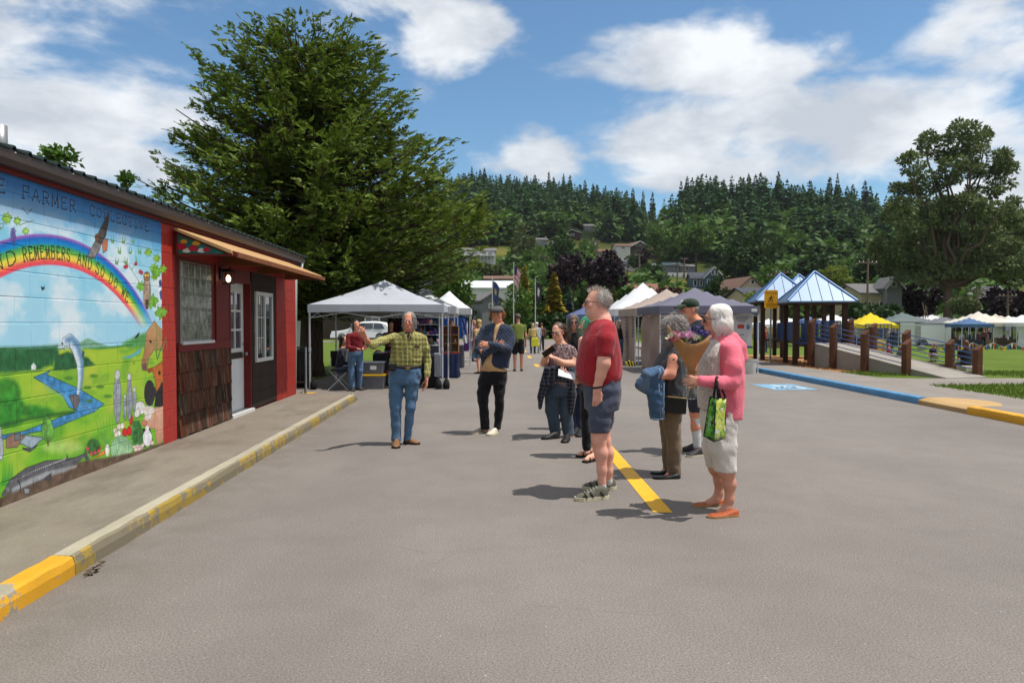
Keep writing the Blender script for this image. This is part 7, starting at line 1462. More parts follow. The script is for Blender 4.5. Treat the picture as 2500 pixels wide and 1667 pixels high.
class Person:
 def __init__(s,label,Y,u,zoom,skin=(214,150,122),vox=.008,name='person',group=None):
  s.Y = Y; s.z = zoom; s.vox = vox; s.k = Y / FPX; s.x0 = AT(u,900,Y).x; s.root = thing(name,label,'person',(s.x0,Y,0),0,group); s.body = SDF(vox); s.skin = np.array(S(*skin,.92)); s.paints = []; s.seed = int(abs(s.x0 * 1000 + Y * 77)) % 9973
 def J(s,x,y,dy=0.0):
  p = AT(s.z[0] + x * s.z[2],s.z[1] + y * s.z[2],s.Y + dy); return np.array([p.x - s.x0,dy,p.z])
 def r(s,px): return px * s.z[2] * s.k
 def pts(s,L): return [(s.J(x,y,dy),s.r(r)) for x,y,dy,r in L]
 def rows(s,L):
  out = []
  for q in L:
   y,x0,x1,b = q[:4]; cy = q[4] if len(q) > 4 else 0.0; p,r_ = s.J(x0,y,cy),s.J(x1,y,cy); out.append((p[2],(p[0] + r_[0]) / 2,cy,(r_[0] - p[0]) / 2,b))
  return out
 def add(s,name,sd,mat,noise=None,cols=None,parent=None):
  V,F = sd.build(noise); return put(name,np_mesh(name,V,F,True,cols(V) if cols else None),mat,parent or s.root,True)
 def garment(s,name,mat,tor=None,limbs=(),clips=(),noise=(.0045,26,1),k=.03,vox=None,pw=2.3,blend=.02):
  g_ = SDF(vox or s.vox * 1.2)
  if tor: g_.prof(s.rows(tor),k,0,pw)
  for L in limbs: g_.chain(s.pts(L),blend,-.004)
  for p,n in clips: g_.clip(s.J(*p),n)
  return s.add(name,g_,mat,(noise[0],noise[1],s.seed + noise[2]) if noise else None)
 def flesh(s,tor=None,limbs=(),inf=-.012,blend=.02):
  if tor:
   r_ = sorted(s.rows(tor)); r_[0] = (r_[0][0] + .035,) + tuple(r_[0][1:]); s.body.prof(r_,.03,inf)
  for L in limbs: s.body.chain(s.pts(L),blend,inf)
 def head(s,x,y,yaw,pitch=0.0,dy=0.0,h=.232,roll=0.0,beard=None,brow=(90,70,60),neck=None,neckr=.055,fat=1.0,lips=(176,92,84),fem=False):
  """(x, y): middle of the head; neck: where it joins the trunk"""
  B = s.body; sc = h / .232; M = Matrix.Translation(s.J(x,y,dy)) @ Matrix.Rotation(yaw,4,'Z') @ Matrix.Rotation(roll,4,'Y') @ Matrix.Rotation(pitch,4,'X') @ Matrix.Diagonal((sc,sc,sc,1)); s.HM = M
  e = lambda c,r,k=.02,sub=False: B.ell(c,r,M,k * sc,sub)
  e((0,.016,.038),(.073,.092,.078)); e((0,-.026,-.035),(.056 * fat,.062,.078),.035); e((0,-.058,-.088),(.028 * fat,.028,.024),.03); e((-.03 * fat,-.03,-.07),(.028,.034,.028),.03); e((.03 * fat,-.03,-.07),(.028,.034,.028),.03); e((0,-.072,.022),(.046,.018,.013),.016)
  w = lambda p: np.array(M @ Vector(p)); B.cone(w((0,-.088,.012)),w((0,-.112,-.026)),.0065 * sc,.0115 * sc,.010); [e((q * .011,-.098,-.030),(.008,.009,.007),.008) for q in (-1,1)]
  [e((q * .037,-.060,-.022),(.024 * fat,.020,.021),.018) for q in (-1,1)]; [e((q * .031,-.090,.002),(.016,.011,.0095),.010,True) for q in (-1,1)]
  e((0,-.088,-.058),(.022,.010,.0075),.008); e((0,-.086,-.068),(.019,.010,.007),.006); e((0,-.098,-.0625),(.018,.006,.0016),.004,True)
  [B.ell((q * .077,.010,-.006),(.011,.019,.030),M,.010 * sc) for q in (-1,1)]; [e((q * .083,.004,-.004),(.006,.010,.016),.006,True) for q in (-1,1)]
  if neck is not None: B.cone(w((0,.018,-.055)),s.J(*neck),neckr,neckr * 1.12,.04)
  Mi = np.array(M.inverted()); lipc,brc = np.array(S(*lips,.7)),np.array(S(*brow,.6))
  def paint(V,C):
   L = V @ Mi[:3,:3].T + Mi[:3,3]; hd_ = (L[:,2] > -.13) & (np.abs(L[:,0]) < .1) & (L[:,1] > -.14) & (L[:,1] < .12)
   def m(c,r,soft=.35): d = np.sqrt((((L - np.array(c)) / np.array(r)) ** 2).sum(1)); return (np.clip((1 + soft - d) / soft,0,1) * hd_)[:,None]
   red = S(206,110,96,.72)
   for q in (-1,1): C = C * (1 - .35 * m((q * .042,-.07,-.028),(.02,.03,.018),.8)) + np.array(red) * .35 * m((q * .042,-.07,-.028),(.02,.03,.018),.8); C = C * (1 - .4 * m((q * .08,.01,-.005),(.02,.02,.03))) + np.array(red) * .4 * m((q * .08,.01,-.005),(.02,.02,.03))
   mn = m((0,-.112,-.028),(.014,.014,.016),.6); C = C * (1 - .4 * mn) + np.array(red) * .4 * mn; ml = m((0,-.1,-.063),(.021,.016,.0095),.3); C = C * (1 - .75 * ml) + lipc * .75 * ml; mo = m((0,-.1,-.0625),(.017,.02,.0016),.5); C = C * (1 - .7 * mo) + np.array(S(80,40,40,.6)) * .7 * mo
   for q in (-1,1): mb = m((q * .031,-.088,.024),(.019,.02,.0045),.4); C = C * (1 - .75 * mb) + brc * .75 * mb; me_ = m((q * .031,-.088,.004),(.018,.016,.010),.4); C = C * (1 - .35 * me_) + np.array(S(120,70,60,.6)) * .35 * me_
   if beard is not None:
    bm_ = np.maximum(m((0,-.06,-.085),(.052,.07,.045),.4),m((0,-.1,-.046),(.03,.03,.008),.4)); bm_ = bm_ * (1 - ml); C = C * (1 - beard[1] * bm_) + np.array(S(*beard[0],.72)) * beard[1] * bm_
   return C
  s.paints.append(paint)
  for q in (-1,1):
   b = MB(); b.lathe([(.001,-.0125),(.0085,-.009),(.012,0),(.0085,.009),(.004,.0118)],M @ Vector((q * .031,-.0775,.003)),10,0,M.to_3x3() @ Vector((0,-1,0))); o = put('eye',b.mesh('eye',True),pmat('eye_white',S(226,220,214,.72),.25,.03,3,0),s.root,True)
   b = MB(); b.lathe([(.0062,0),(.0062,.0012),(.003,.0022)],M @ Vector((q * .031,-.0890,.0025)),10,0,M.to_3x3() @ Vector((0,-1,0))); put('iris',b.mesh('iris'),pmat('iris_dark',S(50,44,44,.6),.2,.1,3,0),o,True)
  return M
 def hand(s,wrist,d,n,curl=.5,thumb=.4,sc=1.0,wr=None,spread=.12,point=False):
  """wrist in local metres, d: towards the fingertips, n: the way the palm faces"""
  B = s.body; d = np.array(d,float); d /= np.linalg.norm(d); n = np.array(n,float); n -= d * (n @ d); n /= np.linalg.norm(n); e = np.cross(d,n); w = np.array(wrist,float)
  for q in (-1,0,1): B.cone(w + e * q * .016 * sc + d * .012,w + d * .082 * sc + e * q * .026 * sc,.015 * sc,.0135 * sc,.012)
  for i,L in enumerate((.074,.082,.076,.060)):
   o = (1.5 - i) * .0205 * sc; p = w + d * (.085 - .004 * abs(i - 1)) * sc + e * o; a = (1.5 - i) * spread * .5; ang = 0.0; c = curl if not (point and i == 0) else .05; dirv = d * math.cos(a) + e * math.sin(a)
   for q,(fl,rr_) in enumerate(((.46,.0092),(.31,.0084),(.23,.0076))): ang += c * (.9,1.15,.8)[q]; dv = dirv * math.cos(ang) + n * math.sin(ang); p2 = p + dv * L * fl * sc; B.cone(p,p2,rr_ * sc,rr_ * .93 * sc,.006); p = p2
  p = w + d * .026 * sc + e * .026 * sc; dv = d * .62 + e * (.75 - .5 * thumb) + n * (.25 + .6 * thumb); dv /= np.linalg.norm(dv); p2 = p + dv * .042 * sc; B.cone(p,p2,.0135 * sc,.0105 * sc,.010); dv2 = dv * .7 + d * .6 + n * thumb * .3; dv2 /= np.linalg.norm(dv2); p3 = p2 + dv2 * .03 * sc; B.cone(p2,p3,.0102 * sc,.0092 * sc,.006); B.cone(p3,p3 + dv2 * .022 * sc,.0092 * sc,.008 * sc,.006)
 def finish(s,extra=None):
  V,F = s.body.build(); C = np.tile(s.skin,(len(V),1))
  for p in s.paints: C = p(V,C)
  if extra: C = extra(V,C)
  put('body',np_mesh('body',V,F,True,np.clip(C,0,1)),M_SKIN,s.root,True)
 def shoe(s,heel,toe,w,h,mat,sole,low=.5,name='shoe',soleh=.022,open_=False,px=True):
  """heel and toe as ground pixels of the zoom (or local xy)"""
  if px: a,c = [G(s.z[0] + q[0] * s.z[2],s.z[1] + q[1] * s.z[2],0.0) - Vector((s.x0,s.Y,0)) for q in (heel,toe)]
  else: a,c = Vector((*heel,0)),Vector((*toe,0))
  d = c - a; L = d.length
  if L < .20: d = d.normalized() * .25; c = a + d; L = .25
  if L > .31: d = d.normalized() * .30; a = c - d; L = .30
  d.normalize(); e = Vector((-d.y,d.x,0)); T = [0,.04,.12,.25,.4,.55,.7,.84,.94,1.0]; Wd = [.30,.55,.72,.74,.72,.84,.98,.92,.66,.25]; Hh = [.55,.82,1.0,1.0,.92,.72,.58,.5,.42,.25]
  if low < .5: Hh = [.6,.8,.85,.72,.55,.45,.42,.42,.38,.22]
  b = MB(); n = 11; rows = []
  for t_,ww,hh in zip(T,Wd,Hh): rows.append([a + d * L * t_ + e * (w / 2 * ww * math.cos(math.pi * k / (n - 1))) + Vector((0,0,soleh * .8 + (h * hh - soleh * .8) * math.sin(math.pi * k / (n - 1)) ** .7)) for k in range(n)])
  b.sheet(rows); b.add(rows[0],[tuple(range(n))]); b.add(rows[-1],[tuple(reversed(range(n)))]); o = put(name,b.mesh(name,True),mat,s.root,True); sm = o.modifiers.new('sub','SUBSURF'); sm.levels = 1; sm.render_levels = 1
  b = MB(); pl = [(a + d * L * t_ + e * sg_ * w / 2 * min(1,ww * 1.06 + .05)) for t_,ww in zip([-.015] + T[1:-1] + [1.015],Wd) for sg_ in (1,)]; pr_ = [(a + d * L * t_ - e * w / 2 * min(1,ww * 1.06 + .05)) for t_,ww in zip([-.015] + T[1:-1] + [1.015],Wd)]; b.prism([Vector((p.x,p.y,.001)) for p in pl + pr_[::-1]],(0,0,soleh)); put('sole',b.mesh('sole'),sole,o,True); return o
 # ---- hair: a cap under loose strands
 def strands(s,name,col,n,length,mask,fall=1.0,curl=0.0,cf=60,wid=.0022,seed=0,lift=.006,out=.25,steps=9,var=.3,parent=None,back=0.0,M=None):
  rg_ = np.random.default_rng(s.seed + seed); M = M or s.HM; d = unit(n * 6,rg_); p = np.array([0,.016,.038]) + d * np.array([.075,.095,.080]); ok = mask(p); p,d = p[ok][:n],d[ok][:n]; n = len(p)
  P = [p + d * lift]; v = d * out + np.array([0,back,-.25]) + rg_.normal(size=(n,3)) * .12; ln = length * (.75 + .4 * rg_.random(n)); ph = rg_.random(n) * 6.28; st = (ln / steps)[:,None]; ctr = np.array([0,.016,.02])
  for i in range(steps):
   v = v + np.array([0,0,-.30 * fall]); v /= np.linalg.norm(v,axis=1,keepdims=True); q = P[-1] + v * st
   for c0,r0 in ((np.array([0,.016,.038]),np.array([.077,.097,.082])),(np.array([0,-.02,-.035]),np.array([.062,.068,.085])),(np.array([0,.03,-.12]),np.array([.06,.06,.1]))):
    k = np.linalg.norm((q - c0) / r0,axis=1,keepdims=True); q = np.where(k < 1.02,c0 + (q - c0) * (1.02 / np.maximum(k,.2)),q)
   P.append(q)
  P = np.stack(P,1); T = np.arange(steps + 1) / steps
  if curl: a = ph[:,None] + cf * ln[:,None] * T[None]; P = P + curl * np.stack([np.cos(a),np.sin(a),.5 * np.sin(a * .7)],-1) * np.clip(T * 3,0,1)[None,:,None]
  Mi = np.array(M); P = P @ Mi[:3,:3].T + Mi[:3,3]; sc = M.to_scale()[0]; tan = np.gradient(P,axis=1); tan /= np.maximum(np.linalg.norm(tan,axis=2,keepdims=True),1e-9); side = np.cross(tan,rg_.normal(size=(n,1,3))); side /= np.maximum(np.linalg.norm(side,axis=2,keepdims=True),1e-9); oth = np.cross(tan,side); w = (wid * sc * (1.15 - .85 * T))[None,:,None] * (.7 + .6 * rg_.random((n,1,1)))
  V = np.stack([P + side * w,P - side * w * .5 + oth * w * .87,P - side * w * .5 - oth * w * .87],2); V = V.reshape(-1,3); S_ = steps + 1; base = (np.arange(n) * S_ * 3)[:,None,None] + (np.arange(steps) * 3)[None,:,None]; k = np.arange(3)[None,None]; F = np.stack([base + k,base + (k + 1) % 3,base + (k + 1) % 3 + 3,base + k + 3],-1).reshape(-1,4)
  c = np.array(S(*col,.72 if max(col) < 215 else .9)) * (1 - var + 2 * var * rg_.random((n,1))); C = np.repeat(c,S_ * 3,0); return put(name,np_mesh(name,V,F,True,np.clip(C,0,1)),M_HAIR,parent or s.root,True)
 def cap(s,name,col,parts,clips=(),noise=(.004,60,3),vox=.007):
  """hair mass built from head-space ellipsoids"""
  g_ = SDF(vox)
  for c,r in parts: g_.ell(c,r,s.HM,.02)
  for p,n in clips: g_.clip(np.array(s.HM @ Vector(p)),np.array(s.HM.to_3x3().normalized() @ Vector(n)))
  V,F = g_.build((noise[0],noise[1],s.seed + noise[2])); rg_ = np.random.default_rng(3); C = np.tile(np.array(S(*col,.72 if max(col) < 215 else .9)),(len(V),1)) * (.85 + .3 * rg_.random((len(V),1))); return put(name,np_mesh(name,V,F,True,np.clip(C,0,1)),M_HAIR,s.root,True)
 def glasses(s,dark=False,tint=(.02,.02,.025),frame=(40,34,34),size=1.0):
  M = s.HM; t_ = put('glasses',MB().add([(0,0,0)],[]).mesh('glasses'),None,s.root,True) if False else None; b = MB()
  for q in (-1,1):
   pts = [M @ Vector((q * .033 + .024 * size * math.cos(a),-.102 + .006 * abs(math.cos(a)),.002 + .017 * size * math.sin(a))) for a in np.linspace(0,6.283,15)]; b.tube(pts,.0026 if not dark else .004,5,False); b.tube([M @ Vector((q * .057,-.097,.006)),M @ Vector((q * .078,-.05,.010)),M @ Vector((q * .081,.012,.004))],.0026,5)
  b.tube([M @ Vector((-.011,-.106,.006)),M @ Vector((.011,-.106,.006))],.0026,5); o = put('glasses',b.mesh('glasses'),pmat('frame_%d_%d_%d' % frame,S(*frame,.6),.35,.05,3,0),s.root,True)
  if dark:
   for q in (-1,1): b = MB(); b.prism([M @ Vector((q * .033 + .024 * size * math.cos(a),-.103 + .006 * abs(math.cos(a)),.002 + .017 * size * math.sin(a))) for a in np.linspace(0,6.283,15)[:-1]],M.to_3x3() @ Vector((0,.002,0))); put('lens',b.mesh('lens'),glassmat('lens_%s' % str(tint),tint,.05),o,True)
  return o
ZA,ZB,ZC,ZG = (880,740,.2359),(1150,730,.2233),(1280,680,.3699),(1530,690,.3828)
JEANS = cloth('blue_jeans',S(84,116,150,.72),.2,'denim',S(142,172,196,.72)); DKJEANS = cloth('dark_jeans',S(66,80,98,.65),.2,'denim',S(100,116,132,.65)); BLACKP = cloth('black_trousers',S(26,26,32,.6),.15); SHOEBR,SOLE_BK,SOLE_W = pmat('tan_leather',S(150,106,66,.62),.55,.2,20,.2),pmat('rubber_black',S(34,32,32,.6),.7),pmat('rubber_cream',S(222,212,184,.72),.6)
def up(a): return (0,0,a)

# ---- man in the plaid shirt, pointing
p = Person('grey-haired man in a yellow-green plaid shirt and jeans, arm raised towards the mural',9.1,985,ZA,(206,140,114),.0086)
shirt = [(292,452,560,.06),(315,372,636,.085),(345,338,664,.105),(400,322,662,.118),(470,315,652,.122),(560,306,644,.125),(620,298,640,.128),(648,300,636,.125),(664,312,626,.115)]
RA = [(352,350,0,46),(220,392,-.12,48),(125,428,-.26,48),(82,418,-.33,42)]; LA = [(648,356,0,42),(678,470,0,44),(692,600,.02,42),(690,738,-.04,38)]
p.garment('shirt',cloth('plaid_green',S(182,176,98,.72),.1,'plaid',S(122,118,76,.68),S(208,196,120,.74),scale=.62),shirt,[RA,LA],noise=(.005,30,1))
p.flesh(shirt,[RA[:3],LA]); p.body.chain(p.pts([(95,412,-.32,27),(66,385,-.40,25),(48,358,-.45,21)])); p.body.chain(p.pts([(690,725,-.04,25),(686,775,-.05,20)]))
p.hand(p.J(46,352,-.455),(-.35,-.55,.75),(.1,.75,.4),.75,.5,1.05,point=True); p.hand(p.J(686,778,-.05),(-.08,-.05,-1),(-.85,-.3,0),.32,.35,1.05)
p.head(505,192,-.12,0.02,-.02,.225,neck=(505,300,.0),neckr=.052,brow=(150,140,134),lips=(166,92,84)); hm = p.HM
pants = [(648,308,628,.125),(700,300,630,.135),(760,292,625,.135),(835,290,616,.125)]; RL = [(372,800,0,82),(366,950,-.02,76),(362,1080,-.05,61),(367,1250,-.03,55),(371,1425,-.03,55)]; LL = [(538,800,0,78),(526,950,0,68),(516,1080,-.02,55),(504,1250,.02,46),(488,1405,.03,43)]
p.garment('trousers',JEANS,pants,[RL,LL],noise=(.006,24,2),clips=[((0,1428,0),(0,0,-1))]); p.flesh(pants,[RL,LL],-.02)
p.shoe((385,1440),(365,1505),.105,.095,SHOEBR,SOLE_BK); p.shoe((450,1452),(612,1462),.105,.09,SHOEBR,SOLE_BK)
b = MB(); [b.tube([tuple(p.J(305 + 326 * t_,653 + 6 * math.sin(math.pi * t_),0) + np.array([0,-.135 * math.sin(math.pi * t_) ** .6 - .004,0])) for t_ in np.linspace(0,1,17)],.015,8)]; bl_ = put('belt',b.mesh('belt',True),pmat('belt_brown',S(40,30,28,.6),.5),p.root,True); b = MB(); b.box(tuple(p.J(490,676,-.148)),(.05,.012,.036)); bevel(put('buckle',b.mesh('buckle'),pmat('brass',S(170,140,80,.7),.3,metal=.8),bl_,True),.006)
b = MB(); b.box(tuple(p.J(325,660,-.12)),(.105,.06,.085),.5); bevel(put('belt_pouch',b.mesh('belt_pouch'),M_BLACKCLOTH,p.root,True),.012); b = MB(); b.tube([tuple(p.J(285,690,-.1)),tuple(p.J(282,740,-.1))],.012,6); put('key_fob',b.mesh('key_fob'),pmat('red_cloth',(.4,.03,.05)),p.root,True)
for q in range(6): b = MB(); b.lathe([(.0058,0),(.0058,.003)],tuple(p.J(482 + q * 1.5,440 + q * 38,-.136 - .002 * q)),8,0,(0,-1,0)); put('button',b.mesh('button'),M_WHITE,p.root,True)
b = MB(); b.tube([tuple(p.J(484,420 + q * 24,-.128 - .0016 * q)) for q in range(11)],.004,4); put('placket',b.mesh('placket',True),cloth('plaid_green',None),p.root,True)
for sx in (-1,1): b = MB(); b.add([tuple(p.J(500 + sx * 8,318,-.105)),tuple(p.J(500 + sx * 58,290,-.02)),tuple(p.J(500 + sx * 66,318,-.06)),tuple(p.J(500 + sx * 34,352,-.122)),tuple(p.J(500 + sx * 52,268,.0))],[(0,3,2,1),(1,2,4)]); put('collar',b.mesh('collar'),cloth('plaid_green',None),p.root,True)
b = MB(); b.add([tuple(p.J(462,300,-.09)),tuple(p.J(545,300,-.09)),tuple(p.J(505,392,-.128))],[(0,1,2)]); put('undershirt',b.mesh('undershirt'),cloth('black_tee',S(34,36,44,.6)),p.root,True); b = MB(); b.prism([tuple(p.J(552,438,-.134)),tuple(p.J(612,442,-.126)),tuple(p.J(610,470,-.128)),tuple(p.J(552,462,-.136))],(0,-.006,0)); put('chest_pocket',b.mesh('chest_pocket'),cloth('pocket_dark',S(92,70,66,.6)),p.root,True)
b = MB(); b.tube([tuple(p.J(x,y,dy)) for x,y,dy in ((455,300,-.1),(470,360,-.132),(485,415,-.14),(505,360,-.132),(530,300,-.1))],.0028,5,False); b.lathe([(.012,0),(.015,.003)],tuple(p.J(485,428,-.142)),10,0,(0,-1,0)); put('neck_cord',b.mesh('neck_cord'),pmat('cord_tan',S(190,160,110,.66),.7),p.root,True)
p.finish(); p.cap('hair',(170,164,158),[((0,.03,.045),(.079,.088,.080))],[((0,-.035,.05),(0,-1,-.35)),((0,0,-.06),(0,0,-1))]); p.strands('hair_strands',(178,172,168),560,.105,lambda q: (q[:,1] > -.055 + .5 * np.clip(q[:,2] - .06,0,1)) & ((np.abs(q[:,0]) > .03) | (q[:,1] > .03)) & (q[:,2] > -.03),1.4,.006,70,seed=1,out=.12,lift=.002)

# ---- man in flat cap, arms folded
p = Person('young man in a grey flat cap and navy quilted jacket with folded arms',10.0,1205,ZB,(218,152,122),.0086)
jk = [(262,238,356,.06),(290,152,424,.09),(330,102,452,.112),(400,86,458,.125),(500,78,450,.132),(600,84,442,.132),(680,108,430,.127),(748,122,418,.122)]
LA = [(135,340,0,50),(92,460,-.02,52),(86,560,-.06,52),(170,585,-.15,44),(255,552,-.185,38)]; RA = [(412,345,0,50),(440,450,-.03,52),(402,548,-.10,52),(300,522,-.215,44),(200,494,-.225,36)]
p.garment('jacket',cloth('navy_quilt',S(60,72,98,.64),.14,'quilt'),jk,[LA,RA],noise=(.006,26,1)); tan_ = cloth('tan_shirt',S(220,178,128,.74),.08)
p.garment('shirt',tan_,[(262,262,348,.055,-.02),(300,246,322,.06,-.06),(400,238,282,.05,-.09),(520,226,268,.05,-.098),(600,195,240,.05,-.095),(680,150,232,.055,-.085),(740,124,300,.1,-.035),(770,118,400,.125,-.0),(792,116,402,.124,0)],noise=(.003,26,2),k=.02)
p.flesh(jk,[LA,RA]); p.hand(p.J(205,494,-.235),(-1,-.05,.05),(0,.8,-.2),.25,.3,1.0); p.hand(p.J(262,545,-.19),(.75,-.25,.62),(.1,.9,0),.15,.2,1.0)
p.head(288,168,-.22,.06,-.02,.225,neck=(298,272,.0),neckr=.054,brow=(140,90,60),lips=(186,100,92))
tro = [(782,98,400,.122),(850,90,396,.13),(930,78,384,.125)]; A_ = [(160,900,0,80),(130,1020,-.03,70),(130,1110,-.06,60),(142,1250,-.02,54),(158,1412,.0,54)]; B_ = [(306,900,0,76),(312,1020,-.02,62),(312,1130,-.02,56),(304,1260,0,50),(288,1405,.0,44)]
p.garment('trousers',BLACKP,tro,[A_,B_],noise=(.006,24,3),clips=[((0,1425,0),(0,0,-1))]); p.flesh(tro,[A_,B_],-.02); wsh = pmat('cream_canvas',S(222,212,192,.74),.8,.08,30,.2)
p.shoe((210,1445),(8,1478),.105,.085,pmat('grey_canvas',S(170,160,150,.66),.8,.1,30,.2),SOLE_W); p.shoe((315,1450),(192,1496),.11,.085,wsh,SOLE_W)
for sx,x1,y1 in ((-1,240,262),(1,352,262)): b = MB(); b.add([tuple(p.J(x1,y1 - 18,.0)),tuple(p.J(x1 + sx * 12,y1 + 6,-.02)),tuple(p.J(x1 - sx * 10,y1 + 88,-.125)),tuple(p.J(x1 - sx * 32,y1 + 30,-.085))],[(0,1,2,3)]); put('collar',b.mesh('collar'),cloth('navy_cord',S(34,38,50,.6)),p.root,True)
p.finish(); p.glasses(True,(.35,.13,.03),(190,150,110)); p.cap('hair',(176,108,62),[((0,.035,.02),(.080,.080,.072))],[((0,-.02,0),(0,-1,0)),((0,0,-.05),(0,0,-1))]); p.strands('hair_strands',(184,116,70),420,.07,lambda q: (q[:,1] > -.01) & (q[:,2] < .06) & (q[:,2] > -.03),.5,.008,110,seed=2,out=.3)
g_ = SDF(.007); g_.ell((0,.012,.068),(.088,.108,.050),p.HM,.02).ell((0,-.045,.060),(.078,.075,.034),p.HM,.03).ell((0,-.088,.042),(.062,.036,.010),p.HM,.012); V,F = g_.build((.002,40,5)); hat = put('flat_cap',np_mesh('flat_cap',V,F,True),cloth('cap_tweed',S(96,94,96,.6),.25),p.root,True)

# ---- woman with the phone
p = Person('woman in floral blouse looking at her phone, plaid shirt tied round her waist',9.64,1361,ZC,(226,170,146),.0086)
bl = [(428,205,285,.05),(452,168,334,.085),(500,152,345,.115),(560,150,340,.135),(620,148,335,.145),(680,150,332,.148),(716,156,326,.142)]; SR = [(308,470,-.02,32),(326,508,-.03,33)]; SL = [(182,470,.03,30),(160,512,0,30)]
p.garment('blouse',cloth('floral_blouse',S(92,66,76,.62),.15,'floral',S(190,164,160,.68),S(60,44,60,.6)),bl,[SR,SL],noise=(.005,26,1)); R_ = [(322,505,-.03,27),(316,565,-.07,25),(250,556,-.19,21),(200,527,-.26,15)]; L_ = [(164,505,0,25),(130,558,-.08,23),(136,526,-.2,18),(146,506,-.25,14)]
p.flesh(bl,[SR,SL]); p.body.chain(p.pts(R_)); p.body.chain(p.pts(L_)); p.hand(p.J(198,526,-.262),(-.85,-.2,.35),(-.1,-.3,.9),.5,.5,.92); p.hand(p.J(146,504,-.255),(-.05,-.3,.9),(.9,-.2,0),.6,.5,.92)
p.head(220,352,-.55,.22,-.03,.225,neck=(242,432,.0),neckr=.05,brow=(90,64,50),fem=True); dk = [(690,152,332,.145),(730,142,330,.145),(775,138,325,.14)]; A_ = [(186,770,0,52),(182,870,-.02,46),(196,950,-.02,40),(206,1020,-.01,37)]; B_ = [(276,770,0,52),(276,880,-.02,47),(285,960,0,43),(293,1036,.0,41)]
p.garment('trousers',DKJEANS,dk,[A_,B_],noise=(.005,24,2),clips=[((0,1034,0),(0,0,-1))]); p.flesh(dk,[A_,B_],-.02); p.shoe((228,1052),(116,1062),.1,.09,pmat('black_leather',S(40,36,36,.6),.5),SOLE_BK); p.shoe((302,1048),(262,1086),.1,.09,pmat('black_leather',None),SOLE_BK)
PL2 = cloth('navy_plaid',S(44,48,66,.6),.1,'plaid',S(26,28,40,.6),S(112,116,130,.64),scale=.6); p.garment('tied_shirt',PL2,[(572,140,348,.16),(600,126,350,.168),(660,132,346,.168),(705,250,346,.14,.04)],[[(150,600,-.14,26),(128,700,-.13,28),(110,780,-.1,24),(104,850,-.1,14)],[(305,620,-.1,36),(312,760,-.09,36),(306,885,-.08,22)],[(180,600,-.17,24),(178,690,-.17,22)]],noise=(.007,30,4)); b = MB(); M = Matrix.Translation(Vector(p.J(160,482,-.36))) @ Matrix.Rotation(-.6,4,'Y') @ Matrix.Rotation(.5,4,'X'); b.box((0,0,0),(.17,.012,.085),M=M)
ph = bevel(put('phone',b.mesh('phone'),pmat('phone_black',S(28,28,32,.6),.25,.05,3,0)),.004); ph.location = (p.x0,p.Y,0); tag(ph,'dark phone in the hands of the woman in the floral blouse','phone')
p.finish(); p.glasses(False,frame=(60,40,44)); HB = (96,74,60); p.cap('hair',HB,[((0,.028,.046),(.080,.090,.080)),((0,.12,.0),(.045,.05,.055)),((.01,.15,-.06),(.05,.05,.07))],[((0,-.045,.05),(0,-1,-.5))]); p.strands('hair_strands',(110,86,70),420,.20,lambda q: (q[:,1] > .0),.6,.012,90,seed=3,back=.8,out=.2)

# ---- woman in sunglasses behind
p = Person('smiling woman with grey shoulder-length hair, dark sunglasses and black top',10.3,1402,ZC,(222,160,134),.009)
bt_ = [(352,310,352,.05),(372,288,398,.085),(420,282,404,.115),(520,286,402,.12),(640,286,400,.13),(715,290,398,.13)]; LA = [(392,392,.0,26),(400,480,0,24),(396,590,-.03,20),(380,660,-.06,15)]; RA = [(296,392,.0,26),(292,480,0,24),(300,590,-.05,20),(316,660,-.1,15)]
p.garment('top',cloth('black_top',S(32,32,38,.6)),bt_,[LA[:2],RA[:2]]); p.flesh(bt_); p.body.chain(p.pts(LA)); p.body.chain(p.pts(RA)); p.hand(p.J(380,662,-.06),(-.2,-.1,-1),(-.8,0,0),.4,.3,.9); p.hand(p.J(316,662,-.1),(.2,-.1,-1),(.8,0,0),.4,.3,.9); p.head(326,290,-.1,0,-.02,.215,neck=(332,358,0),neckr=.047,lips=(190,92,92)); jn = [(700,290,398,.13),(760,290,398,.13)]; A_ = [(318,760,0,34),(322,880,0,30),(330,1020,0,24)]; B_ = [(372,760,0,34),(364,880,0,30),(356,1020,0,24)]
p.garment('trousers',cloth('navy_jeans',S(40,50,72,.6),.2,'denim',S(64,78,102,.6)),jn,[A_,B_]); p.flesh(jn,[A_,B_],-.015); p.shoe((360,1010),(318,1036),.095,.08,pmat('black_leather',None),SOLE_BK); p.shoe((372,1020),(358,1048),.095,.08,pmat('black_leather',None),SOLE_BK); p.finish(); p.glasses(True,(.02,.018,.02),(30,26,28),1.12)
p.cap('hair',(106,98,92),[((0,.03,.045),(.081,.088,.081)),((0,.05,-.06),(.082,.055,.10))],[((0,-.03,.05),(0,-1,-.45))]); p.strands('hair_strands',(128,120,114),620,.26,lambda q: (q[:,1] > -.06) & ((np.abs(q[:,0]) > .03) | (q[:,2] > .09)),1.6,.004,50,seed=4,out=.12,lift=.002)

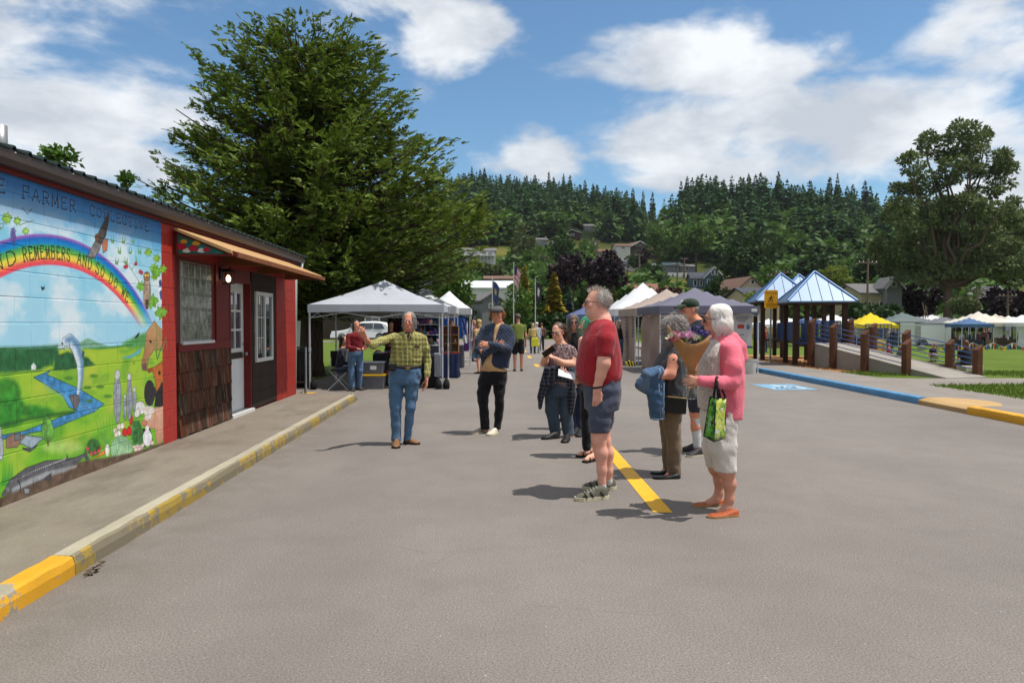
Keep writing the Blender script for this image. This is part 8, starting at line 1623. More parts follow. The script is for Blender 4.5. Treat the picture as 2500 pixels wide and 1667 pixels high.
# ---- woman with green hair, mostly hidden
p = Person('woman with bright green hair and black clothes standing behind the man in red',8.2,1435,ZC,(222,166,142),.009)
bt_ = [(372,396,450,.05),(395,372,468,.1),(450,366,474,.13),(560,368,472,.14),(700,372,470,.15)]; RA = [(384,410,-.1,28),(378,520,-.12,26),(384,630,-.14,20)]; p.garment('top',cloth('black_top',None),bt_,[RA[:2]]); p.flesh(bt_,[RA[:2]]); p.body.chain(p.pts(RA)); p.hand(p.J(384,632,-.14),(0,-.1,-1),(.8,0,0),.4,.3,.9); p.head(412,312,-1.2,0,0,.212,neck=(418,378,0),neckr=.046,fem=True)
jn = [(690,372,470,.15),(760,376,468,.15)]; A_ = [(404,760,-.08,42),(404,900,-.08,36),(412,1110,-.08,34)]; B_ = [(440,760,.08,42),(440,900,.08,36),(446,1145,.08,34)]; p.garment('trousers',BLACKP,jn,[A_,B_]); p.flesh(jn,[A_,B_],-.015)
for (hx_,hy_,tx_,ty_,dz_) in ((450,1168,364,1178,.0),(470,1200,408,1214,0.0)):
 a,c = [G(ZC[0] + q[0] * ZC[2],ZC[1] + q[1] * ZC[2],0) - Vector((p.x0,p.Y,0)) for q in ((hx_,hy_),(tx_,ty_))]; p.body.chain([((a.x,a.y,.06),.036),((a.x * .4 + c.x * .6,a.y * .4 + c.y * .6,.042),.034),((c.x,c.y,.03),.026)]); p.body.cone((a.x,a.y,.06),(a.x + .01,a.y,.16),.034,.038); d_ = (c - a).normalized(); e_ = Vector((-d_.y,d_.x,0)); b = MB(); b.prism([a - d_ * .04 - e_ * .035,a - d_ * .04 + e_ * .035,c + d_ * .03 + e_ * .035,c + d_ * .03 - e_ * .035],(0,0,.022)); so_ = put('sandal',b.mesh('sandal'),SOLE_BK,p.root,True)
 for t_ in (.25,.55,.82): m_ = a.lerp(c,t_); b = MB(); b.tube([m_ + e_ * .04 + Vector((0,0,.015)),m_ + e_ * .03 + Vector((0,0,.075 - .03 * t_)),m_ - e_ * .03 + Vector((0,0,.075 - .03 * t_)),m_ - e_ * .04 + Vector((0,0,.015))],.007,5); put('strap',b.mesh('strap'),SOLE_BK,so_,True)
p.finish(); GR = (60,170,130); p.cap('hair',GR,[((0,.028,.046),(.084,.094,.084)),((0,.05,-.02),(.075,.05,.06))],[((0,-.045,.04),(0,-1,-.3))]); p.strands('hair_strands',(74,190,150),500,.12,lambda q: (q[:,1] > -.06),.9,.008,80,seed=5,out=.2,var=.4)

# ---- man in the red T-shirt
p = Person('heavy man in a dark red T-shirt and navy shorts, seen in profile',6.4,1462,ZC,(230,170,150),.0086)
ts = [(262,468,556,.075),(288,440,586,.135),(322,420,602,.185),(400,386,620,.21),(480,361,632,.212),(560,344,639,.212),(620,343,640,.208),(660,356,634,.2),(690,378,606,.192),(704,392,560,.185)]; NS = [(545,338,-.165,58),(541,400,-.205,62),(531,486,-.222,56)]; FS = [(520,340,.165,55),(485,425,.21,54),(468,480,.22,50)]
p.garment('tee_shirt',cloth('dark_red_tee',S(172,38,50,.74),.07),ts,[NS,FS],noise=(.0055,20,1),clips=[]); NA = [(531,470,-.222,44),(524,560,-.235,43),(503,640,-.225,33),(483,712,-.205,26),(480,740,-.2,25)]; FA = [(468,470,.22,42),(440,570,.235,38),(395,655,.17,31),(350,668,.08,25),(335,655,.03,22)]
p.flesh(ts,[NS,FS]); p.body.chain(p.pts(NA)); p.body.chain(p.pts(FA)); p.hand(p.J(480,738,-.2),(.05,.1,-1),(0,1,0),.35,.2,1.1); p.hand(p.J(334,653,.02),(-.9,-.25,.3),(.2,.3,.9),.55,.6,1.08); p.head(474,164,-1.50,.0,.0,.242,neck=(512,272,.0),neckr=.074,fat=1.16,beard=((196,178,168),.5),brow=(170,130,110),lips=(196,120,108))
p.body.ell((0,-.02,-.105),(.05,.05,.03),p.HM,.04); sh_ = [(664,390,634,.19),(720,386,640,.198),(800,396,634,.195),(866,402,618,.19)]; SN = [(512,840,-.09,90),(500,930,-.1,78),(494,1006,-.105,68)]; SF = [(522,840,.1,84),(518,930,.105,72),(516,1000,.11,62)]
p.garment('shorts',cloth('navy_shorts',S(84,90,112,.68),.08),sh_,[SN,SF],noise=(.006,22,2),clips=[((0,1006,0),(0,0,-1))]); p.flesh(sh_,[SN,SF],-.02); p.body.chain(p.pts([(494,985,-.105,52),(492,1060,-.105,45),(507,1150,-.105,43),(512,1260,-.105,31),(514,1380,-.105,25)]),.03); p.body.chain(p.pts([(520,985,.11,48),(528,1070,.11,42),(550,1150,.11,40),(556,1270,.11,28),(558,1340,.11,23)]),.03)
wsock = cloth('white_sock',S(228,228,228,.76),.05); p.garment('sock',wsock,None,[[(513,1345,-.105,29),(516,1395,-.105,31)]],noise=(.002,60,3)); p.garment('sock',wsock,None,[[(556,1302,.11,26),(560,1345,.11,28)]],noise=(.002,60,4)); TR = pmat('olive_trainer',S(112,112,96,.62),.75,.3,26,.4)
for a,c in (((566,1446),(338,1466)),((604,1388),(384,1388))):
 o = p.shoe(a,c,.118,.115,TR,SOLE_W,soleh=.03); h_,t_ = [G(ZC[0] + q[0] * ZC[2],ZC[1] + q[1] * ZC[2],0) - Vector((p.x0,p.Y,0)) for q in (a,c)]; d_ = (t_ - h_).normalized(); e_ = Vector((-d_.y,d_.x,0)); h_ = t_ - d_ * .30; LC = pmat('lace_grey',S(170,168,156,.7),.8)
 for q in range(5): z_ = .108 - .010 * q; m_ = h_ + d_ * (.115 + .026 * q); b = MB(); b.tube([m_ + e_ * .034 + Vector((0,0,z_ - .016)),m_ + Vector((0,0,z_ + .004)),m_ - e_ * .034 + Vector((0,0,z_ - .016))],.0042,5); put('lace',b.mesh('lace'),LC,o,True)
 for q,w_ in ((.06,.052),(.16,.052),(.22,.058)): m_ = h_ + d_ * q; b = MB(); b.tube([m_ + (-e_ if e_.y > 0 else e_) * w_ + Vector((0,0,.03)),m_ + d_ * .02 + (-e_ if e_.y > 0 else e_) * w_ * .86 + Vector((0,0,.075))],.009,6); put('overlay',b.mesh('overlay',True),pmat('trainer_dark',S(76,76,68,.6),.7),o,True)
b = MB(); c_ = p.J(484,716,-.205); b.tube([(c_[0] + .036 * math.cos(a),c_[1] + .036 * math.sin(a),c_[2] + .006 * math.cos(a)) for a in np.linspace(0,6.283,16)],.010,6,False); put('watch_strap',b.mesh('watch_strap'),SOLE_BK,p.root,True)
pp_ = MB(); M = Matrix.Translation(Vector(p.J(280,632,-.06)) + Vector((p.x0,p.Y,0))) @ Matrix.Rotation(.25,4,'Y') @ Matrix.Rotation(.5,4,'X'); pp_.box((0,0,0),(.15,.11,.003),M=M); tag(pp_.obj('leaflet',pmat('leaflet_white',S(222,226,230,.76),.6,.06,30,0)),'folded white leaflet in the hand of the man in red','leaflet')
p.finish(); p.glasses(False,frame=(60,44,42),size=.95); p.cap('hair',(192,184,176),[((0,.034,.030),(.0835,.086,.084))],[((0,-.03,.05),(0,-1,.35)),((0,0,-.07),(0,0,-1)),((0,.0,.0),(0,-.9,-.75))],(.002,80,3)); p.strands('hair_strands',(204,196,188),900,.035,lambda q: (q[:,1] > -.01) & (q[:,2] > -.05) & (q[:,1] > .5 * (-q[:,2])),.3,.002,60,seed=6,out=.35,lift=.012,wid=.0018); p.strands('hair_tuft',(196,184,172),160,.035,lambda q: (q[:,2] > .085) & (q[:,1] < .03),-.4,.004,60,seed=7,out=.8,wid=.0014)

# ---- woman with curly grey hair
p = Person('woman with curly grey hair in a charcoal top and brown trousers, jacket over her arm',7.2,1637,ZG,(218,150,124),.0086)
tp = [(395,275,352,.07),(420,248,372,.135),(460,208,386,.175),(520,176,386,.188),(580,170,380,.192),(640,182,378,.192),(700,196,372,.19),(752,205,364,.182)]; NS = [(328,435,-.15,44),(306,500,-.195,48)]; FS = [(300,435,.15,42),(280,500,.2,44)]
p.garment('top',cloth('charcoal_top',S(74,74,78,.68),.1),tp,[NS,FS],noise=(.005,24,1)); NA = [(303,490,-.195,38),(278,582,-.225,34),(220,592,-.235,26),(188,592,-.235,20)]; FA = [(280,490,.2,36),(250,585,.2,32),(190,600,.05,24)]; p.flesh(tp,[NS,FS]); p.body.chain(p.pts(NA)); p.body.chain(p.pts(FA)); p.hand(p.J(188,592,-.235),(-1,.1,-.1),(.1,.6,-.6),.6,.4,.95); p.hand(p.J(190,600,.05),(-.9,-.4,-.1),(.1,-.6,-.6),.6,.4,.95); p.head(292,292,-1.75,0,0,.225,neck=(312,402,0),neckr=.055,fem=True)
tr_ = [(742,200,362,.18),(820,198,352,.18),(870,205,345,.17)]; A_ = [(280,830,-.08,66),(292,950,-.085,56),(302,1060,-.085,49),(303,1222,-.085,48)]; B_ = [(256,850,.08,60),(266,1000,.08,50),(276,1195,.08,44)]; p.garment('trousers',cloth('brown_trousers',S(132,112,90,.68),.1),tr_,[A_,B_],noise=(.006,22,2),clips=[((0,1222,0),(0,0,-1))]); p.flesh(tr_,[A_,B_],-.015); FL = pmat('black_flat',S(26,24,26,.6),.45); p.body.chain(p.pts([(300,1200,-.085,26),(255,1238,-.085,20)])); p.body.chain(p.pts([(276,1180,.08,26),(235,1208,.08,20)])); p.shoe((338,1247),(170,1250),.092,.062,FL,SOLE_BK,.3); p.shoe((305,1215),(158,1222),.092,.062,FL,SOLE_BK,.3)
jkm = cloth('denim_jacket',S(72,104,140,.68),.3,'denim',S(168,190,208,.75)); sd_ = SDF(.0085); sd_.chain(p.pts([(206,560,-.24,34),(140,590,-.25,44),(96,650,-.24,40),(130,690,-.24,26)]),.02).prof(p.rows([(590,170,236,.07,-.2),(640,120,240,.075,-.2),(720,128,242,.08,-.2),(800,142,240,.075,-.2),(872,152,240,.06,-.2)]),.03); V,F = sd_.build((.005,34,77)); jo = put('denim_jacket',np_mesh('denim_jacket',V,F,True),jkm); jo.location = (p.x0,p.Y,0); tag(jo,'blue denim jacket draped over the curly-haired woman’s forearm'.replace('’',"'"),'jacket')
for k_,L_ in enumerate(([(238,640),(236,760),(236,868)],[(205,640),(210,760),(216,868)],[(150,868),(195,872),(238,868)],[(206,545),(214,575),(200,610)])): b = MB(); b.tube([tuple(p.J(x_,y_,-.272 + .004 * (k_ == 3) - .05 * (k_ == 3)) ) for x_,y_ in L_],.004 if k_ < 3 else .012,5); put('seam' if k_ < 3 else 'cuff',b.mesh('seam',True),cloth('denim_pale',S(140,166,192,.72),.1),jo,True)
pr_ = thing('handbag','small black leather handbag with thin strap on the curly-haired woman','handbag',(p.x0,p.Y,0)); c_ = Vector(p.J(312,772,-.235)) + Vector((p.x0,p.Y,0)); b = MB(); b.prism([c_ + Vector((-.115,0,.075)),c_ + Vector((.115,0,.05)),c_ + Vector((.105,0,-.105)),c_ + Vector((-.118,0,-.075))],(0,.075,0)); bevel(b.obj('bag_body',pmat('black_leather_gloss',S(24,22,24,.6),.35),pr_),.012); b = MB(); b.tube([c_ + Vector((-.115,-.004,.075)),c_ + Vector((.115,-.004,.05))],.0025,5); b.obj('zip',pmat('brass',(.4,.3,.1)),pr_); b = MB(); b.tube([c_ + Vector((-.11,.0,.07)),Vector(p.J(232,600,-.215)) + Vector((p.x0,p.Y,0)),Vector(p.J(290,430,-.2)) + Vector((p.x0,p.Y,0)),Vector(p.J(330,405,-.08)) + Vector((p.x0,p.Y,0))],.0035,5); b.obj('strap',pmat('black_leather_gloss',None),pr_)
p.finish(); CG = (138,130,124); p.cap('hair',(150,142,136),[((0,.040,.046),(.098,.104,.090)),((0,.065,-.045),(.106,.084,.095))],[((0,-.045,.05),(0,-1,-.2))],(.010,70,3)); p.strands('hair_curls',(190,182,176),1000,.19,lambda q: (q[:,1] > -.055),1.0,.012,120,wid=.0026,seed=8,out=.5,lift=.018,steps=14,var=.45); p.strands('hair_highlights',(206,200,196),260,.17,lambda q: (q[:,1] > -.05) & (q[:,2] > .0),1.0,.013,120,wid=.0026,seed=9,out=.5,lift=.022,steps=14)

# ---- man in the green cap
p = Person('bearded man in a dark green baseball cap and navy T-shirt behind the bouquet',8.4,1700,ZG,(214,142,112),.0085)
ts = [(236,420,482,.07),(262,402,520,.13),(300,388,545,.19),(400,378,556,.2),(560,380,556,.195),(690,388,548,.185)]; NS = [(500,300,-.17,40),(505,380,-.21,42)]; FS = [(430,300,.17,40),(425,380,.21,40)]; p.garment('tee_shirt',cloth('navy_tee',S(32,40,60,.6)),ts,[NS,FS],noise=(.005,22,1)); NA = [(505,375,-.21,30),(500,480,-.22,27),(440,560,-.25,20)]; FA = [(425,375,.21,30),(415,480,.2,27),(400,600,.18,19)]; p.flesh(ts,[NS,FS]); p.body.chain(p.pts(NA)); p.body.chain(p.pts(FA)); p.hand(p.J(440,560,-.25),(-.8,-.2,-.4),(.1,.6,.5),.5,.4); p.hand(p.J(400,602,.18),(0,0,-1),(0,-.8,0),.4,.3)
p.head(398,172,-1.35,-.04,0,.240,neck=(440,246,0),neckr=.062,beard=((206,196,186),.75),brow=(150,130,116)); sh_ = [(660,392,546,.185),(740,392,540,.185)]; A_ = [(440,720,-.09,56),(438,800,-.09,48)]; B_ = [(470,720,.09,56),(470,800,.09,46)]; p.garment('shorts',cloth('slate_shorts',S(60,62,76,.6)),sh_,[A_,B_]); p.flesh(sh_,[A_,B_],-.015); p.body.chain(p.pts([(436,780,-.09,34),(434,830,-.09,31),(442,920,-.09,31),(448,1045,-.09,22)]),.03); p.body.chain(p.pts([(470,780,.09,34),(468,830,.09,31),(470,920,.09,30),(462,1020,.09,21)]),.03)
p.garment('long_sock',wsock,None,[[(436,842,-.09,34),(443,920,-.09,34),(449,1040,-.09,27)]],noise=(.0015,60,3)); p.garment('long_sock',wsock,None,[[(468,842,.09,33),(470,920,.09,33),(462,1015,.09,25)]],noise=(.0015,60,4)); p.shoe((492,1102),(382,1112),.11,.10,pmat('black_trainer',S(52,46,50,.6),.6,.4,30,.3),SOLE_W); p.shoe((470,1070),(346,1074),.11,.10,pmat('black_trainer',None),SOLE_BK); p.finish(); p.cap('hair',(150,140,130),[((0,.035,.01),(.079,.08,.066))],[((0,0,0),(0,-1,0)),((0,0,-.055),(0,0,-1))])
g_ = SDF(.007); g_.ell((0,.012,.055),(.084,.106,.074),p.HM,.015).clip(np.array(p.HM @ Vector((0,0,.022))),np.array(p.HM.to_3x3().normalized() @ Vector((0,.15,-1)))); V,F = g_.build(); hat = put('baseball_cap',np_mesh('baseball_cap',V,F,True),cloth('green_cap',S(44,66,46,.6),.12),p.root,True); b = MB(); Q = [[p.HM @ Vector((x * .076 * (1 - .10 * t_ * t_),-.074 - .105 * t_ * (1 - .35 * x * x),.040 + .018 * (1 - x * x) - .034 * t_ * t_)) for x in np.linspace(-1,1,9)] for t_ in np.linspace(0,1,6)]; b.sheet(Q); b.sheet([[q_ - Vector((0,0,.010)) for q_ in r_] for r_ in Q]); b.sheet([[q_ for q_ in Q[-1]],[q_ - Vector((0,0,.010)) for q_ in Q[-1]]]); put('visor',b.mesh('visor',True),cloth('green_cap',None),hat,True)
b = MB(); b.prism([p.HM @ Vector(q_) for q_ in ((.02,-.092,.082),(-.005,-.097,.075),(-.03,-.090,.088),(-.02,-.080,.100),(.0,-.084,.097))],p.HM.to_3x3() @ Vector((0,-.004,.002))); put('cap_emblem',b.mesh('cap_emblem'),M_WHITE,hat,True)

# ---- woman in the pink hoodie
p = Person('white-haired woman in a pink hooded cardigan and white capri trousers',5.84,1760,ZG,(206,150,126),.0086)
PK = cloth('pink_knit',S(246,120,140,.82),.05,rough=.9); hd_ = [(336,575,650,.075),(366,556,700,.135),(420,532,722,.185),(500,520,735,.205),(600,512,738,.205),(700,508,735,.2),(800,512,728,.2),(862,516,722,.198)]; NS = [(658,432,-.165,64),(678,540,-.222,64),(672,634,-.235,54),(580,640,-.29,46),(478,626,-.315,33)]; FS = [(600,430,.15,58),(560,560,.2,54),(520,620,.1,46),(470,625,-.06,34)]
p.garment('hoodie',PK,hd_,[NS,FS,[(600,350,-.02,44),(668,362,0,52),(716,412,0,50),(738,478,0,40)]],noise=(.0055,20,1)); p.garment('lace_top',cloth('lace_top',S(222,214,206,.8),.06,'floral',S(190,180,172,.74),S(230,224,218,.82),scale=1.6),[(356,548,620,.06),(392,524,640,.14),(470,478,620,.16),(560,462,620,.165),(700,456,620,.165),(805,462,620,.16)],[],noise=(.004,24,5))
p.flesh(hd_,[NS,FS],-.014); p.hand(p.J(476,626,-.318),(-1,.12,.05),(.1,.9,-.1),.45,.5,.98); p.hand(p.J(468,625,-.06),(-1,-.12,.05),(.1,-.9,-.1),.45,.5,.98); p.head(572,238,-1.85,0,0,.235,neck=(606,350,0),neckr=.056,fem=True); cp_ = [(806,486,712,.185),(880,480,702,.19),(940,486,690,.185)]; A_ = [(604,900,-.085,98),(610,1050,-.09,90),(632,1196,-.09,74)]; B_ = [(566,900,.085,92),(562,1050,.09,80),(566,1180,.09,66)]
p.garment('capri_trousers',cloth('white_capri',S(228,220,212,.82),.04,sheen=.05),cp_,[A_,B_],noise=(.007,22,2),clips=[((0,1196,0),(0,0,-1))]); p.flesh(cp_,[A_,B_],-.02); p.body.chain(p.pts([(640,1180,-.09,42),(656,1280,-.09,39),(656,1380,-.09,27),(640,1440,-.09,27),(590,1468,-.09,24)]),.03); p.body.chain(p.pts([(576,1165,.09,40),(592,1260,.09,36),(588,1340,.09,25),(570,1380,.09,25),(520,1402,.09,22)]),.03)
OR = pmat('orange_woven_leather',S(196,98,52,.64),.5,.2,60,.7,140); TS = pmat('tan_sole',S(196,150,100,.66),.6); p.shoe((710,1484),(516,1498),.10,.068,OR,TS,.3,soleh=.014); p.shoe((624,1412),(426,1426),.10,.068,OR,TS,.3,soleh=.014); p.finish(); p.glasses(True,(.03,.015,.03),(60,40,56),1.1)
WH = (230,224,218); p.cap('hair',WH,[((0,.026,.046),(.088,.100,.086)),((0,.036,-.030),(.098,.096,.100))],[((0,-.050,.05),(0,-1,-.12)),((0,0,-.105),(0,0,-1))],(.003,40,3)); p.strands('hair_strands',(234,228,222),800,.13,lambda q: (q[:,1] > .0),1.8,.0018,40,seed=10,out=.18,lift=.008,wid=.0026,steps=11,var=.12)
PX0 = Vector((p.x0,p.Y,0)); L2W = lambda x,y,dy: Vector(p.J(x,y,dy)) + PX0
# bouquet in paper over a glass vase
bq_ = thing('bouquet','pink and purple flowers wrapped in brown paper, held by the woman in pink','bouquet',L2W(410,640,-.2)); n_ = 22; c0_,c1_ = L2W(412,580,-.2),L2W(405,365,-.2); b = MB(); rows = []
for t_,r_ in ((0,.035),(.12,.028),(.3,.055),(.6,.105),(.85,.15),(1.08,.17)): cc_ = c0_.lerp(c1_,t_); rows.append([cc_ + Vector((r_ * math.cos(a) * (1 + .06 * math.sin(3 * a)),r_ * .8 * math.sin(a),(.05 * math.cos(2 * a + .6) - .03 * math.cos(a)) * t_ * t_)) for a in np.linspace(0,6.283,n_ + 1)])
b.sheet(rows); wrp = b.obj('paper_wrap',cloth('kraft_paper',S(192,142,94,.74),.1,sheen=0),bq_,True); wrp.modifiers.new('thick','SOLIDIFY').thickness = .002; b = MB(); b.tube([c0_.lerp(c1_,.12) + Vector((.032 * math.cos(a),.03 * math.sin(a),0)) for a in np.linspace(0,6.283,14)],.004,5,False); b.tube([c0_.lerp(c1_,.12) + Vector((.05 * math.sin(2 * a),-.035,.035 * math.sin(a))) for a in np.linspace(0,6.283,18)],.0025,5,False); b.obj('twine',pmat('cord_tan',None),bq_)
rq = np.random.default_rng(31); fc = {'pink': (238,176,210),'pale': (226,232,196),'violet': (92,74,150),'rose': (236,120,160)}
def bloom(c,s_,col,nm,n=26): d = unit(n,rq); d[:,2] = np.abs(d[:,2]); V,F = leaf_quads(np.array(c) + d * s_ * .25,d + rq.normal(size=(n,3)) * .3,d[:,[1,2,0]],s_ * (.6 + .5 * rq.random(n)),s_ * (.5 + .3 * rq.random(n))); put(nm,np_mesh(nm,V,F),leafmat('petal_' + col,S(*fc[col],.7),.25,.25),bq_)
tp_ = L2W(405,362,-.2)
for k in range(10): bloom(tp_ + Vector((-.055 + .05 * rq.normal(),-.06 + .05 * rq.normal(),.005 + .03 * rq.random())),.036,['pink','rose','pale'][k % 3],'flower')
bloom(tp_ + Vector((-.03,-.09,.02)),.045,'pink','flower',40); bloom(tp_ + Vector((.01,-.1,.005)),.04,'pale','flower',36); bloom(tp_ + Vector((-.15,-.06,-.005)),.045,'rose','flower'); bloom(tp_ + Vector((-.165,-.05,.0)),.05,'pale','flower')
for k in range(9): q0 = tp_ + Vector((.055 + .05 * rq.normal(),-.03 + .05 * rq.normal(),-.02)); hh = .035 + .035 * rq.random(); V,F = leaf_quads(np.array([list(q0 + Vector((.012 * rq.normal(),.012 * rq.normal(),hh * j / 9))) for j in range(18)]),unit(18,rq) + np.array([0,0,.4]),unit(18,rq),np.full(18,.02),np.full(18,.014)); put('lavender_spike',np_mesh('lavender_spike',V,F),leafmat('petal_violet',S(96,78,156,.7),.35,.2),bq_)
d = unit(50,rq); V,F = leaf_quads(np.tile(np.array(tp_ + Vector((0,0,-.02))),(50,1)) + d * .09 * np.array([1,.8,.2]),d + np.array([0,0,.6]),unit(50,rq),np.full(50,.06),np.full(50,.02)); put('foliage',np_mesh('foliage',V,F),leafmat('bouquet_leaf',S(110,140,80,.6),.4,.25),bq_)
va = thing('glass_vase','clear glass vase with stems below the bouquet','vase',L2W(410,740,-.2)); cv = L2W(412,742,-.2); t = NT('clear_glass'); v = t.coord('Object'); n = t.noise(v,30,3); t.set(base=t.mix(n,S(190,200,196,.8),S(226,232,230,.9)),rough=.05,trans=.85,ior=1.3,spec=.6); b = MB(); b.lathe([(.03,0),(.036,.004),(.038,.04),(.030,.10),(.026,.12),(.029,.15)],cv,18); b.obj('vase_glass',t.m,va,True)
for k in range(7): a = k * .9; b = MB(); b.tube([cv + Vector((.018 * math.cos(a),.018 * math.sin(a),.01)),cv + Vector((-.008 * math.cos(a),-.008 * math.sin(a),.12)),c0_ + Vector((.006 * math.cos(a),.006 * math.sin(a),.05))],.0032,5); b.obj('stem',pmat('stem_green',S(92,116,66,.6),.6),va)
# shopping bag on her arm
bg_ = thing('tote_bag','green printed shopping bag with black edges hanging from the pink sleeve','bag',L2W(560,1005,-.3)); cA = [L2W(533,728,-.36),L2W(568,738,-.40),L2W(556,1012,-.42),L2W(492,975,-.36)]; cB = [L2W(568,738,-.40),L2W(632,738,-.32),L2W(626,988,-.30),L2W(556,1012,-.42)]
def print_mat(nm,cols,sc):
 t = NT(nm); v = t.coord('World'); n = t.noise(v,sc,3,.6,.6); m = t.noise(v,sc * 1.7,3,.6); c = t.mix(t.rng(n,.42,.52),cols[0],cols[1]); c = t.mix(t.rng(m,.56,.62),c,cols[2]); t.set(base=c,rough=.4,spec=.4); return t.m
for nm,q_,m_ in (('side_panel',cA,print_mat('bag_print_a',(S(40,110,40,.62),S(110,190,60,.68),S(26,60,30,.6)),22)),('front_panel',cB,print_mat('bag_print_b',(S(90,160,50,.66),S(206,216,90,.72),S(230,226,190,.74)),16))):
 b = MB(); N8 = 8; P_ = [[(q_[0].lerp(q_[1],i / N8)).lerp(q_[3].lerp(q_[2],i / N8),j / N8) + Vector((0,.006 * math.sin(i * 1.3 + j),0)) for j in range(N8 + 1)] for i in range(N8 + 1)]; b.sheet(P_); o = b.obj(nm,m_,bg_,True); o.modifiers.new('thick','SOLIDIFY').thickness = .003
b = MB(); b.add([cA[0],cA[3],cB[2],cB[1]],[(0,1,2,3)]); b.add([cA[3],cA[2],cB[2]],[(0,1,2)]); b.obj('back_panel',M_BLACKCLOTH,bg_)
b = MB(); [b.tube([a,c],.0055,5) for a,c in ((cA[0],cA[3]),(cA[3],cA[2]),(cA[1],cA[2]),(cB[1],cB[2]),(cB[2],cB[3]),(cA[0],cA[1]),(cB[0],cB[1]))]; b.obj('edge_binding',M_BLACKCLOTH,bg_)
for q0,q1,dd in ((cA[0].lerp(cA[1],.6),cB[0].lerp(cB[1],.25),-.34),(cB[0].lerp(cB[1],.45),cB[1],-.27)): top = L2W(574,600,dd); b = MB(); b.tube([q0,q0.lerp(top,.8),top,top + Vector((.03,.04,-.01)),q1.lerp(top,.75),q1],.009,6); b.obj('strap',M_BLACKCLOTH,bg_,True)
for k,ch_ in enumerate('YOU'):      # lettering up the side panel
 cu_ = cA[3].lerp(cA[2],.45).lerp(cA[0].lerp(cA[1],.45),.22 + .13 * k); b = MB(); u_,w_ = (cA[1] - cA[0]).normalized() * .022,(cA[0] - cA[3]).normalized() * .026; nn_ = u_.cross(w_).normalized(); nn_ = nn_ if nn_.y < 0 else -nn_
 for st in GL[ch_]: b.tube([cu_ + (-u_) * (gy_ - .5) * 1.0 + w_ * (gx - .5) * 1.0 * 1.0 + nn_ * .004 for gx,gy_ in st],.0022,4)
 b.obj('letter',M_WHITE,bg_)
b = MB(); b.lathe([(.018,0),(.018,.003)],cB[3].lerp(cB[2],.25).lerp(cB[0],.22) + Vector((0,-.006,0)),12,0,(0.3,-1,0)); b.obj('round_mark',M_WHITE,bg_)
